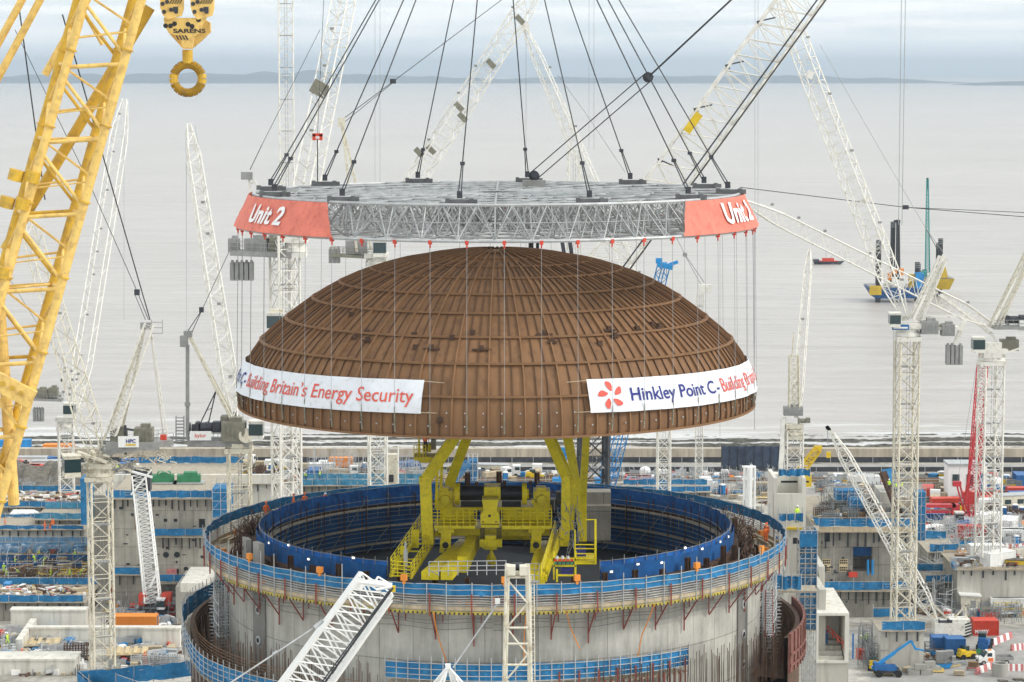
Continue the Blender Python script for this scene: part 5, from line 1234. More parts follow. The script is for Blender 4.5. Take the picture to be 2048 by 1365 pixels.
# ---- small yellow mobile boom near the shore
Yy = 520; t = thing('mobile_crane', (P(1615, 945, Yy).x, Yy, 0), 'short yellow lattice boom behind the white stair box pointing up to the right', 'crane')
boom(t, P(1600, 945, Yy), P(1636, 898, Yy), 1.6, 1.4, 8, 'hazard_yellow', .14, .09, taper=False); g = MB(); g.box(P(1600, 960, Yy), (4.5, 2.5, 2.6)); g.box(P(1636, 896, Yy), (1.6, 1, .8)); g.build('body', 'hazard_yellow', t); rope(t, [P(1658, 898, Yy), P(1658, 850, Yy)], .03, 'rope_light'); g = MB(); g.box(P(1657, 910, Yy), (.9, .6, 1.2)); g.build('hook', 'hazard_yellow', t)
# ---- foreground booms
Yf = 150; t = thing('crane_boom', P(640, 1300, Yf), 'bright white lattice boom tip rising from the bottom edge left of centre', 'crane boom')
boom(t, P(560, 1440, Yf), P(752, 1172, Yf), 2.5, 2.3, 8, 'bright_white', .15, .062, style='x', taper=False, side=(1, 0, .68), d0=1.9, d1=1.5, gear=False)
g = MB(); g.tube(P(716, 1164, Yf - .7), P(784, 1172, Yf - .7), .12, 8); g.tube(P(720, 1158, Yf), P(716, 1178, Yf), .3, 10); g.beam(P(716, 1165, Yf), P(784, 1172, Yf), .3); g.beam(P(735, 1160, Yf + .7), P(770, 1166, Yf + .7), .14); g.tube(P(745, 1172, Yf), P(756, 1154, Yf), .07, 5); g.tube(P(756, 1154, Yf), P(776, 1166, Yf), .06, 5); g.tube(P(752, 1180, Yf - .8), P(784, 1174, Yf - .8), .09, 6); g.build('boom_head', 'bright_white', t)
g = MB(); g.tube(P(786, 1176, Yf - 1.2), P(648, 1368, Yf - 1.2), .07, 5); g.tube(P(780, 1180, Yf - 1.3), P(640, 1370, Yf - 1.3), .045, 5); g.build('electric_conduit', 'dark_steel', t)
g = MB(); g.box(P(785, 1178, Yf - .6), (.35, .3, .35)); g.build('yellow_lamp', 'hazard_yellow', t)
g = MB(); g.tube(P(646, 1244, Yf - .5), P(452, 1372, Yf - 3), .05, 6); g.tube(P(646, 1242, Yf - .5), P(628, 1256, Yf - .8), .13, 8); g.tube(P(555, 1303, Yf - 1.7), P(545, 1309, Yf - 1.8), .09, 8); g.build('stay_bar', 'galv_light', t)
t = thing('crane_mast', P(1035, 1300, 140), 'cream lattice mast head standing at the bottom centre in front of the concrete wall', 'crane mast')
g = MB(); 
for sx in (-1, 1):
    for sy in (0, 1):
        x0 = 1035 + sx * 25 + (4 * sx if 0 else 0); Y = 140 + 1.6 * sy; off = 4 * sy * (1 if sx < 0 else -1)
        g.tube(P(1035 + sx * 30 + off, 1480, Y), P(1035 + sx * 22 + off, 1128, Y), .09, 8)
for k, y in enumerate((1155, 1256, 1288, 1330, 1400)): g.tube(P(1014, y, 139.9), P(1056, y, 139.9), .07, 6)
zz = [1158, 1207, 1256, 1310, 1360, 1420]
for k in range(5): g.tube(P(1013 if k % 2 == 0 else 1055, zz[k], 139.9), P(1055 if k % 2 == 0 else 1013, zz[k + 1], 139.9), .055, 6)
for k in range(26): y = 1150 + k * 9; g.tube(P(1062, y, 140), P(1068, y, 140), .02, 4)
g.tube(P(1062, 1150, 140), P(1064, 1400, 140), .03, 4); g.tube(P(1068, 1150, 140), P(1070, 1400, 140), .03, 4)
g.build('mast', 'cream_paint', t); g = MB(); g.box(P(1022, 1140, 140), (.5, .8, .5)); g.box(P(1048, 1140, 140), (.5, .8, .5)); g.tube(P(1014, 1146, 140), P(1056, 1146, 140), .12, 8); g.box(P(1035, 1150, 140.4), (1.2, .5, .3)); g.build('mast_head', 'cream_paint', t)
g = MB(); c = P(1036, 1135, 140.5); g.tube(c - Vector((.3, 0, 0)), c + Vector((.3, 0, 0)), .28, 12); g.box(c - Vector((0, 0, .4)), (.4, .4, .5)); g.build('sheave', 'dark_steel', t)
railing_g = MB(); railing(railing_g, P(1060, 1163, 140), P(1078, 1163, 140), 1.0, 2, .02, 3); railing_g.box(P(1070, 1164, 140.2), (.5, .5, .06)); railing_g.build('side_platform', 'galv', t)
t = thing('crane_boom', P(897, 1365, 140), 'white tented cluster of struts at the bottom edge left of the cream mast', 'crane head'); g = MB(); top = P(896, 1333, 140)
for dx in (-50, -38, -28, -16, 14, 26, 38, 52): g.tube(P(896 + dx, 1392, 139.5 + (abs(dx) % 3) * .4), top, .07, 6)
g.box(top, (.3, .3, .25)); g.build('struts', 'bright_white', t); g = MB(); g.tube(P(906, 1336, 140), P(995, 1208, 141), .045, 6); g.build('stay_bar', 'galv_light', t); g = MB(); g.box(P(995, 1203, 141), (.28, .2, .28)); g.build('stay_end', 'bright_white', t)
# thin vertical hoist lines of far cranes
for i, (x, y0, y1, Y) in enumerate(((1178, -5, 300, 420), (1188, -5, 300, 420), (1510, -5, 440, 380), (1516, -5, 440, 380), (750, -5, 370, 440), (760, -5, 370, 440), (248, 255, 640, 480), (373, 255, 640, 400), (1440, 470, 900, 420), (1509, 460, 860, 260))):
    g = MB(); g.tube(P(x, y0, Y), P(x, y1, Y), .03, 4); tag(g.build('hoist_rope', 'rope_light'), 'faint thin vertical crane hoist rope against the sea', 'rope', 'faint vertical hoist ropes')
# =================================================================== SITE BUILDINGS, YARDS AND CLUTTER
def wbox(mb, x0, x1, y0, y1, z0, z1): mb.box(((x0 + x1) / 2, (y0 + y1) / 2, (z0 + z1) / 2), (x1 - x0, y1 - y0, z1 - z0))
def net_line(mbn, mbr, p, q, h, top=.0, post=2.4):
    p, q = Vector(p), Vector(q); n = max(1, int((q - p).length / post)); up = Vector((0, 0, 1))
    d = (q - p).normalized(); s_ = d.cross(up) * .05
    m = n * 3; i = len(mbn.v)
    for k in range(m + 1):
        c = p.lerp(q, k / m) + s_ * rnd.uniform(-2, 2.5); mbn.v.append(tuple(c + up * rnd.uniform(.05, .25))); mbn.v.append(tuple(c + s_ * rnd.uniform(-2, 2) + up * (h * .95 + rnd.uniform(-.12, .06))))
    skip = 0
    for k in range(m):
        if skip: skip -= 1; continue
        if n > 12 and rnd.random() < .035: skip = rnd.randint(2, 7)
        mbn.f.append((i + 2 * k, i + 2 * k + 2, i + 2 * k + 3, i + 2 * k + 1)); mbn.mi.append(0)
    for k in range(n + 1): c = p.lerp(q, k / n); mbr.tube(c, c + up * (h + .15 + rnd.choice((0, 0, .5))), .05, 4)
    for z in (.4, .7, 1.0): mbr.tube(p + up * h * z - s_ * 2, q + up * h * z - s_ * 2, .035, 4)
NETS = ['net_blue', 'net_blue', 'net_faded', 'net_sheer']
def guard(p, q, h, label, net='net_blue', group=None, name='netted_guard'):
    p, q = Vector(p), Vector(q); t = thing(name, (p + q) / 2, label, 'guard rail', group); a, b = MB(), MB(); net_line(a, b, p, q, h); a.build('netting', net, t); b.build('rails', 'galv_light', t); return t
def hang_strips(mb, x0, x1, Y, z, n, ln=(1.2, 2.4)):
    for k in range(n):
        x = x0 + (x1 - x0) * (k + .5) / n + rnd.uniform(-.3, .3); l = rnd.uniform(*ln); mb.box((x, Y - .13, z - l / 2), (rnd.uniform(.14, .3), .16, l))
# ---- left concrete building
YL = 437
xa, xb = P(222, 1000, YL).x, P(440, 1000, YL).x; zt = P(300, 997, YL).z
lb = thing('concrete_building', ((xa + xb) / 2, YL, 0), 'unfinished grey concrete building left of the ring with round openings in its face', 'building')
g = MB(); wbox(g, xa, xb, YL, YL + 38, 0, zt); wbox(g, P(165, 1000, YL).x, xa, YL + 9, YL + 30, 0, zt - 1.0); g.build('wall', 'wall_concrete', lb)
g = MB(); wbox(g, xa - .6, xb, YL - 1.5, YL + 38.6, zt + .003, zt + .18); wbox(g, P(303, 1070, YL).x, P(408, 1070, YL).x, YL - 1.6, YL - .02, P(0, 1073, YL).z, P(0, 1070, YL).z); g.build('working_deck', 'plank', lb)
a, b = MB(), MB(); net_line(a, b, (xa - .6, YL - 1.5, zt + .2), (xb, YL - 1.5, zt + .2), 1.5); net_line(a, b, (P(303, 1070, YL).x, YL - 1.6, P(0, 1070, YL).z), (P(408, 1070, YL).x, YL - 1.6, P(0, 1070, YL).z), 1.4)
net_line(a, b, (xa - .6, YL + 38, zt + .2), (xb, YL + 38, zt + .2), 1.4); a.build('netting', 'net_blue', lb); b.build('rails', 'galv_light', lb)
g = MB(); hang_strips(g, xa + .3, xb, YL, zt, 17); hang_strips(g, P(303, 0, YL).x, P(408, 0, YL).x, YL, P(0, 1074, YL).z, 8, (1.2, 2.6)); g.build('hanging_brackets', 'dark_steel', lb)
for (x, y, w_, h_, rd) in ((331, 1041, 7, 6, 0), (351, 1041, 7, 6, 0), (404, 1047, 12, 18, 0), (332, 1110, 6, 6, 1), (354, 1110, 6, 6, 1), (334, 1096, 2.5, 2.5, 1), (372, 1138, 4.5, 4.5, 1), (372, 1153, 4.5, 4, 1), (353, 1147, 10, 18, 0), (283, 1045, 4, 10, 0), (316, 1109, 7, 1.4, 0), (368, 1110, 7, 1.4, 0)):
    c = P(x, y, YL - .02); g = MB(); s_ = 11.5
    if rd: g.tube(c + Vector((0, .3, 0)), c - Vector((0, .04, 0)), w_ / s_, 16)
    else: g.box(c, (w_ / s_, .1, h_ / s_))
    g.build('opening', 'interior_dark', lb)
g = MB(); pb(g, 270, 1030, 276, 1060, YL - .3, .25); g.build('timber_panel', 'brown_ply', lb); g = MB(); pb(g, 333, 1140, 352, 1155, YL - 1.2, .8); g.build('pink_machine', 'pink_barrier', lb)
g = MB(); pb(g, 318, 1165, 378, 1169, YL - 5, 5); a, b = MB(), MB(); net_line(a, b, P(318, 1165, YL - 5), P(378, 1165, YL - 5), 1.4); g.build('lower_deck', 'plank', lb); a.build('netting', 'net_blue', lb); b.build('rails', 'galv_light', lb)
for (x, lab) in ((325, 'left'), (378, 'right')):
    t = thing('compressor', P(x, 966, YL + 20), 'green machine on the white roof deck, the %s of two side by side' % ('left hand' if lab == 'left' else 'right hand'), 'machine'); c = G(x, 966, zt + .3); g = MB(); g.box(c + Vector((0, 0, .8)), (4.2, 2.2, 1.4), .1); g.box(c + Vector((.3, 0, 1.7)), (2.4, 1.8, .6), .1); g.build('body', 'green', t); g = MB(); g.box(c + Vector((0, 0, .1)), (5.4, 2.6, .3)); g.build('base', 'galv_light', t)
g = MB(); pb(g, 225, 950, 560, 968, YL + 24, 1); tag(g.build('white_parapet', 'precast_white'), 'long low white wall behind the green machines on the left roof', 'wall')
g = MB(); pb(g, 162, 958, 172, 1050, YL - 1, 8); tag(g.build('sheeted_column', 'net_blue'), 'tall narrow blue sheeted panel just left of the cream mast', 'netting')
t = thing('sheeted_scaffold', P(440, 1030, YL - 8), 'blue netted scaffold tower between the left building and the ring', 'scaffold'); g = MB(); pb(g, 425, 978, 458, 1036, YL - 8, 6); g.build('netting', 'net_blue', t)
def frame_grid(mb, x0, x1, y0, y1, z0, z1, nx, nz, r=.05):
    for k in range(nx + 1):
        x = x0 + (x1 - x0) * k / nx
        for y in (y0, y1): mb.tube((x, y, z0), (x, y, z1), r, 4)
        for j in range(nz + 1): z = z0 + (z1 - z0) * j / nz; mb.tube((x, y0, z), (x, y1, z), r * .8, 3)
    for j in range(nz + 1):
        z = z0 + (z1 - z0) * j / nz
        for y in (y0, y1): mb.tube((x0, y, z), (x1, y, z), r * .8, 4)
        if j < nz:
            for k in range(nx):
                if (k + j) % 2: xk = x0 + (x1 - x0) * k / nx; xl = x0 + (x1 - x0) * (k + 1) / nx; mb.tube((xk, y0, z), (xl, y0, z + (z1 - z0) / nz), r * .7, 3)
a_ = P(425, 1036, YL - 8.3); b_ = P(458, 978, YL - 8.3); g = MB(); frame_grid(g, a_.x, b_.x, YL - 8.4, YL - 2, a_.z, b_.z + .8, 2, 4); g.build('tubes', 'galv_light', t)

g = MB(); 
for k in range(26): x = P(rnd.uniform(225, 425), 0, YL).x; z = rnd.uniform(2, 17); g.box((x, YL - .05, z), (rnd.uniform(.2, .9), .1, rnd.uniform(.1, .5)))
g.build('cast_in_plates', 'dark_steel', lb)
# ---- right concrete building
YQ = 424
xa, xb = P(1636, 1000, YQ).x, P(1824, 1000, YQ).x; zt = P(1700, 1062, YQ).z
rb = thing('concrete_building', ((xa + xb) / 2, YQ, 0), 'unfinished concrete building right of the ring with a big dark square opening', 'building')
ox0, ox1, oz0, oz1 = P(1722, 0, YQ).x, P(1762, 0, YQ).x, P(0, 1144, YQ).z, P(0, 1094, YQ).z
g = MB(); D = 34
wbox(g, xa, ox0, YQ, YQ + D, 0, zt); wbox(g, ox1, xb, YQ, YQ + D, 0, zt); wbox(g, ox0, ox1, YQ, YQ + D, 0, oz0); wbox(g, ox0, ox1, YQ, YQ + D, oz1, zt); wbox(g, ox0, ox1, YQ + 4.5, YQ + D, oz0, oz1); g.build('wall', 'wall_grey', rb)
g = MB(); wbox(g, xa - .3, xb + .4, YQ - 1.8, YQ + D, zt + .003, zt + .28); wbox(g, xa + 1, xb, YQ - 1.8, YQ - .02, P(0, 1180, YQ).z, P(0, 1177, YQ).z); g.build('working_deck', 'plank', rb)
g = MB(); wbox(g, xa, xb, YQ - 1.86, YQ - 1.81, zt + .1, zt + 1.0); g.build('toe_board', 'timber', rb)
a, b = MB(), MB(); net_line(a, b, (xa, YQ - 1.8, zt + .9), (xb, YQ - 1.8, zt + .9), 1.6); net_line(a, b, (xa + 1, YQ - 1.8, P(0, 1177, YQ).z), (xb, YQ - 1.8, P(0, 1177, YQ).z), 1.5); a.build('netting', 'net_blue', rb); b.build('rails', 'galv_light', rb)
g = MB(); hang_strips(g, xa + .5, xb - .5, YQ, zt, 11, (1.6, 3)); hang_strips(g, xa + 1, xb - .5, YQ, P(0, 1181, YQ).z, 12, (1.2, 2.6)); g.build('hanging_brackets', 'dark_steel', rb)
g = MB(); wbox(g, ox0 + .05, ox1 - .05, YQ + 1.5, YQ + 1.6, (oz0 + oz1) / 2 + .3, oz1 - .1); g.build('dark_blue_sheet', 'net_inner', rb)
g = MB()
for x in (1736, 1745): g.tube(P(x, 1150, YQ - .5), P(x, 1120, YQ - .5), .2, 6)
g.build('blue_props', 'blue_bright', rb)
for (x0, y0, nx_, ny_) in ((1646, 1120, 4, 5), (1680, 1120, 4, 5)):
    g = MB(); pb(g, x0 - 1.5, y0 - 1.5, x0 + 15.5, y0 + 24, YQ - .05, .04); fr = g.build('opening_frame', 'ply', rb); h = MB()
    for i in range(nx_):
        for j in range(ny_):
            if (i, j) != (9, 9) and j != 2: pb(h, x0 + i * 3.7, y0 + j * 4.8, x0 + i * 3.7 + 2.7, y0 + j * 4.8 + 3, YQ - .09, .05)
    build_in(h, 'openings', 'black', fr, rb)
g = MB(); pb(g, 1649, 1066, 1660, 1084, YQ - .05, .06); g.build('opening', 'interior_dark', rb)
g = MB(); pb(g, 1698, 1146, 1715, 1155, YQ - 1.2, .8); g.build('red_box', 'red', rb)
g = MB()
for k in range(24): x = P(rnd.uniform(1640, 1715), 0, YQ).x; z = rnd.uniform(1, 13); g.box((x, YQ - .04, z), (rnd.uniform(.15, .7), .08, rnd.uniform(.1, .5)))
g.build('cast_in_plates', 'dark_steel', rb)
# upper works on the right building roof
for (x0, y0, x1, y1, Yo, dp, m, lab) in ((1668, 1002, 1720, 1030, 440, 9, 'wall_grey', 'low concrete core on the right building roof'), (1760, 985, 1790, 1030, 438, 8, 'precast', 'pale concrete block on the right roof behind the sloping rusty beam')):
    g = MB(); pb(g, x0, y0, x1, y1, Yo, dp); tag(g.build('concrete_block', m), lab, 'concrete block')
g = MB(); g.beam(P(1764, 945, 434), P(1797, 1030, 430), .9, .7); g.beam(P(1768, 945, 435), P(1801, 1030, 431), .25, 1.2); tag(g.build('rusty_beam', 'rust_dark'), 'long sloping rusty beam on the right building roof beside a blue sheet', 'beam')
g = MB(); g.hexa([tuple(P(x, y, Y)) for Y, (x, y) in ((439, (1764, 942)), (439, (1784, 1000)), (441, (1800, 1000)), (441, (1786, 938)), (439, (1764, 940)), (439, (1784, 998)), (441, (1800, 998)), (441, (1786, 936)))]); pb(g, 1772, 940, 1792, 980, 442, .2); tag(g.build('blue_sheet', 'net_blue'), 'blue sheeted frame beside the sloping rusty beam', 'netting')
for (x0, y0, x1, y1, Yo, lab) in ((1672, 982, 1722, 1002, 438, 'blue netted scaffold bay on the right roof left of the rusty beam'), (1700, 1000, 1730, 1028, 434, 'lower blue netted bay on the right roof'), (1832, 985, 1852, 1082, 428, 'tall blue netted scaffold column right of the cream mast'), (1908, 1130, 1914, 1140, 420, 'tiny blue net panel in the right yard')):
    t = thing('sheeted_scaffold', P((x0 + x1) / 2, y1, Yo), lab, 'scaffold'); g = MB(); pb(g, x0, y0, x1, y1, Yo, 3); g.build('netting', 'net_blue', t); A = P(x0, y1, Yo - .2); B = P(x1, y0, Yo - .2); g = MB(); frame_grid(g, A.x, B.x, Yo - .2, Yo + 3.2, A.z, B.z + .6, max(2, int((x1 - x0) / 12)), max(2, int((y1 - y0) / 14))); g.build('tubes', 'galv_light', t)
ZR = zt
# ---- white stair box + scaffold tower right of the ring
YW = 276
t = thing('precast_tower', P(1590, 1190, YW), 'tall white precast box standing right against the ring with an open recess near its top', 'tower')
g = MB(); A = P(1558, 0, YW).x; B = P(1624, 0, YW).x; z1 = P(0, 966, YW).z; z0 = P(0, 1060, YW).z
wbox(g, A, A + .4, YW, YW + 6.5, z0, z1 + .5); wbox(g, B - .4, B, YW, YW + 6.5, z0, z1 + .5); wbox(g, A, B, YW + .02, YW + .4, z0, P(0, 988, YW).z); wbox(g, A + .3, B - .3, YW + 4.8, YW + 6.4, z0, z1 + .2); wbox(g, A + .35, B - .35, YW + .4, YW + 6, z0, z0 + 1); g.build('upper_box', 'precast_white', t)
g = MB(); pb(g, 1578, 1060, 1603, 1190, YW, 3.0); pb(g, 1572, 1190, 1606, 1500, YW, 4); g.build('shaft', 'precast_white', t); g = MB(); pb(g, 1570, 1056, 1604, 1060, YW - .4, 3.6); g.build('yellow_ledge', 'hazard_yellow', t)
g = MB(); pb(g, 1586, 1076, 1603, 1088, YW - .02, .04); pb(g, 1562, 962, 1618, 966, YW + 4.78, .02); g.build('opening', 'interior_dark', t)
a, b = MB(), MB(); net_line(a, b, P(1557, 955, YW + .5), P(1620, 955, YW + .5), .95, post=.7); net_line(a, b, P(1557, 1045, YW - 1.2), P(1606, 1045, YW - 1.2), 1.0, post=.7); a.build('netting', 'net_blue', t); b.build('rails', 'galv_light', t)
YT2 = 272; t = thing('scaffold_tower', P(1616, 1260, YT2), 'blue netted stair scaffold tower between the white shaft and the right building', 'scaffold')
A = P(1597, 1262, YT2); B = P(1635, 1062, YT2); g = MB(); frame_grid(g, A.x, B.x, YT2, YT2 + 2.2, 20, B.z, 3, 22, .045); g.build('tubes', 'galv_light', t)
g = MB(); wbox(g, A.x, B.x, YT2 + .25, YT2 + .3, P(0, 1260, YT2).z, B.z); wbox(g, B.x - .1, B.x - .05, YT2, YT2 + 2, P(0, 1260, YT2).z, B.z); g.build('netting', 'net_sheer', t)
g = MB(); wbox(g, A.x, B.x, YT2 - .1, YT2 + .2, P(0, 1094, YT2).z, P(0, 1068, YT2).z); g.build('upper_net', 'net_blue', t)
g = MB()
for k in range(9): z = A.z + (B.z - A.z) * k / 9; wbox(g, A.x, B.x, YT2 - .05, YT2 + 2.2, z, z + .08); g.beam((A.x + .3, YT2 + 1, z), (B.x - .3, YT2 + 1, z + 1.2), .5, .12)
g.build('board_lifts', 'plank', t)
g = MB(); pb(g, 1545, 1154, 1602, 1182, 268, .1); a, b = MB(), MB(); net_line(a, b, P(1545, 1182, 267.5), P(1602, 1182, 267.5), 1.7, post=1.0); t = thing('gangway', P(1573, 1182, 268), 'blue sheeted gangway from the ring to the blue scaffold tower', 'gangway'); a.build('netting', 'net_blue', t); b.build('rails', 'galv_light', t); g = MB(); pb(g, 1545, 1182, 1635, 1186, 267, 3); g.build('deck', 'plank', t)
# red ladder beside the cylinder
t = thing('ladder_tower', P(1537, 1270, 226), 'red framed ladder tower standing against the right side of the concrete cylinder', 'ladder'); g = MB()
for x in (1531, 1545): g.tube(P(x, 1275, 226), P(x, 1180, 226), .07, 5)
g.build('stiles', 'tube_red', t); g = MB()
for k in range(18): y = 1184 + 5 * k; g.box(P(1538, y, 226), (.62, .4, .07))
g.build('treads', 'galv_light', t)
# white precast box module
YM = 338; t = thing('precast_module', P(1680, 1365, YM), 'white precast box with an open front holding a red stair rail at lower right', 'precast module')
A, B = P(1650, 0, YM).x, P(1716, 0, YM).x; z1 = P(0, 1232, YM).z; z0 = P(0, 1322, YM).z
g = MB(); wbox(g, A, A + .25, YM, YM + 17, z0, z1); wbox(g, B - .55, B, YM, YM + 17, z0, z1); wbox(g, A, B, YM, YM + 17, z1 + .002, z1 + .35); wbox(g, A, B - .6, YM + 6, YM + 6.3, z0, z1); wbox(g, A, B, YM - .2, YM + 6, z0 - .3, z0); g.build('shell', 'precast_white', t)
g = MB(); wbox(g, A + .02, B - .02, YM, YM + 17, -4, z0 - .3); g.build('lower_block', 'precast', t)
g = MB()
for k in range(4): wbox(g, A + .3, B - .7, YM + 1.2 * k + .5, YM + 1.2 * k + 1.8, z0, z0 + .5 + .45 * k)
g.build('stair_flight', 'precast', t); g = MB()
for o_ in (0, .5): g.tube(P(1655, 1252, YM + 3) - Vector((0, 0, o_)), P(1686, 1282, YM + .6) - Vector((0, 0, o_)), .07, 5)
for u in (0, .33, .66, 1): c = P(1655, 1252, YM + 3).lerp(P(1686, 1282, YM + .6), u); g.tube(c, c - Vector((0, 0, 1.1)), .06, 5)
g.build('hand_rail', 'red', t); g = MB(); pb(g, 1651, 1262, 1656, 1292, YM + 4, .5); pb(g, 1704, 1268, 1708, 1318, YM + .4, .1); g.build('blue_panel', 'blue_paint', t)
g = MB(); pb(g, 1636, 1180, 1652, 1400, YM + 2, 16); pb(g, 1638, 1134, 1650, 1180, YM + 13, 12); tag(g.build('precast_wall', 'precast'), 'pale stepped precast wall just left of the white box with the red rail', 'wall')

# ------------------------------------------------------------------ repeatable yard objects (built once at the origin, then copied)
PROTO = {}
def proto(key, fn): PROTO[key] = [fn, None]
def put(key, loc, rz=0.0, label=None, group=None, scale=None, colour=None):
    k = (key, colour)
    if k not in PROTO or PROTO[k] is None:
        o = PROTO[key][0](colour) if colour else PROTO[key][0](); PROTO[k] = o
        o.location = loc; o.rotation_euler = (0, 0, rz)
        if scale: o.scale = scale
        if label: o['label'] = label
        if group: o['group'] = group
        return o
    c = place(PROTO[k], loc, rz, label, group)
    c.scale = scale if scale else (1, 1, 1)
    return c
def mk_container(col='white_paint'):
    t = thing('container', (0, 0, 0), 'container', 'container'); g = MB(); g.box((0, 0, 1.3), (5.9, 2.3, 2.4)); 
    for k in range(20): x = -2.8 + 5.6 * k / 19; g.box((x, 0, 1.3), (.12, 2.4, 2.2))
    g.build('walls', col, t); g = MB()
    for x in (-2.97, 2.97):
        for y in (-1.17, 1.17): g.box((x, y, 1.3), (.16, .16, 2.6))
    for y in (-1.17, 1.17):
        for z in (.08, 2.55): g.box((0, y, z), (5.9, .14, .14))
    g.box((0, 0, 2.56), (5.9, 2.2, .08)); g.build('frame', col, t)
    g = MB()
    for y in (-.75, -.3, .3, .75): g.tube((2.99, y, .3), (2.99, y, 2.4), .03, 4)
    g.box((2.96, 0, 1.3), (.06, .05, 2.3)); g.build('door_bars', 'galv', t); return t
def mk_cabin(col='bright_white'):
    t = thing('site_cabin', (0, 0, 0), 'cabin', 'cabin'); g = MB(); g.box((0, 0, 1.45), (7.2, 2.8, 2.5)); g.build('wall', col, t); g = MB(); g.box((0, 0, 2.78), (7.5, 3.0, .16)); g.build('roof', 'galv_light', t)
    for x in (-2.2, .4): g = MB(); g.box((x, -1.42, 1.7), (1.3, .05, .8)); g.build('window', 'glass_dark', t)
    g = MB(); g.box((2.4, -1.42, 1.2), (.9, .05, 1.95)); g.build('door', 'blue_paint', t); g = MB()
    for x in (-3, 0, 3): g.box((x, 0, .1), (.3, 2.6, .2))
    g.build('feet', 'dark_steel', t); return t
def mk_pallet(col='timber'):
    t = thing('material_stack', (0, 0, 0), 'stack', 'stack'); g = MB()
    for k in range(7): g.box((rnd.uniform(-.08, .08), rnd.uniform(-.05, .05), .25 + .16 * k), (2.6 + rnd.uniform(-.3, .3), 1.2, .13))
    g.build('boards', col, t); g = MB()
    for x in (-.9, .9): g.box((x, 0, .09), (.14, 1.3, .16))
    g.build('bearers', 'brown_ply', t); return t
def mk_pipes(col='galv_light'):
    t = thing('pipe_stack', (0, 0, 0), 'pipes', 'pipe stack'); g = MB()
    for r in range(3):
        for k in range(6 - r): g.tube((-3, -.8 + .32 * k + .16 * r, .2 + .28 * r), (3, -.8 + .32 * k + .16 * r, .2 + .28 * r), .15, 7)
    g.build('pipes', col, t); g = MB()
    for x in (-2, 2): g.box((x, 0, .03), (.15, 2.4, .08))
    g.build('bearers', 'brown_ply', t); return t
def mk_cage(col='rebar'):
    t = thing('rebar_cage', (0, 0, 0), 'cage', 'rebar cage'); g = MB()
    for x in range(-4, 5):
        for y in (-.8, -.3, .3, .8): g.tube((x * .35, y, 0), (x * .35, y, 2.0), .05, 3)
    for z in (.1, .4, .7, 1.0, 1.3, 1.6, 1.95):
        for y in (-.8, .8): g.tube((-1.5, y, z), (1.5, y, z), .05, 3)
        for x in (-1.4, 0, 1.4): g.tube((x, -.8, z), (x, .8, z), .05, 3)
    g.build('bars', col, t); return t
def mk_skip(col='hazard_yellow'):
    t = thing('skip', (0, 0, 0), 'skip', 'skip'); g = MB()
    g.hexa([(-1.2, -.8, .1), (1.2, -.8, .1), (1.2, .8, .1), (-1.2, .8, .1), (-1.8, -.9, 1.3), (1.8, -.9, 1.3), (1.8, .9, 1.3), (-1.8, .9, 1.3)]); g.build('body', col, t); g = MB()
    for y in (-.92, .92): g.box((0, y, 1.28), (3.7, .1, .12))
    g.box((0, 0, 1.32), (3.3, 1.6, .06)); g.build('rim_and_load', 'rubble', t); return t
def mk_barrier(col='pink_barrier'):
    t = thing('plastic_barrier', (0, 0, 0), 'barrier', 'barrier'); g = MB(); g.hexa([(-1, -.25, 0), (1, -.25, 0), (1, .25, 0), (-1, .25, 0), (-.97, -.1, .9), (.97, -.1, .9), (.97, .1, .9), (-.97, .1, .9)]); g.build('body', col, t); return t
def mk_toilet(col='blue_paint'):
    t = thing('portable_toilet', (0, 0, 0), 'toilet', 'portable toilet'); g = MB(); g.box((0, 0, 1.1), (1.15, 1.15, 2.1)); g.build('body', col, t); g = MB(); g.hexa([(-.6, -.6, 2.15), (.6, -.6, 2.15), (.6, .6, 2.15), (-.6, .6, 2.15), (-.4, -.5, 2.35), (.4, -.5, 2.35), (.4, .5, 2.35), (-.4, .5, 2.35)]); g.build('roof', 'bright_white', t); g = MB(); g.box((0, -.6, 1.1), (.75, .05, 1.8)); g.build('door', 'blue_bright', t); return t
def mk_form(col='ply'):
    t = thing('formwork_stack', (0, 0, 0), 'form', 'formwork'); g = MB(); g.box((0, 0, .25), (5.0, 2.6, .1)); g.build('face', col, t); g = MB()
    for y in (-1, -.35, .35, 1): g.box((0, y, .12), (5.0, .12, .16))
    for x in (-2, -.7, .7, 2): g.box((x, 0, .38), (.14, 2.7, .14))
    g.build('ribs', 'hazard_yellow', t); return t
def mk_blocks(col='conc_grey'):
    t = thing('concrete_blocks', (0, 0, 0), 'blocks', 'concrete blocks'); 
    for (x, y, z) in ((-.95, 0, 0), (.95, 0, 0), (0, 0, .85), (-.9, 1.0, 0), (.9, 1.05, 0)): g = MB(); g.box((x, y, z + .41), (1.75, .85, .8)); g.build('block', col, t)
    return t
def mk_tank(col='bright_white'):
    t = thing('tank', (0, 0, 0), 'tank', 'tank'); g = MB(); g.lathe([(.01, 0), (1.3, 0), (1.3, 2.4), (1.1, 2.8), (.4, 3.1), (.01, 3.15)], (0, 0, .3), 16); g.build('vessel', col, t, smooth=True); g = MB()
    for a in (0, 1.57, 3.14, 4.71): g.box((1.1 * cos(a), 1.1 * sin(a), .15), (.2, .2, .3))
    g.build('feet', 'galv', t); return t
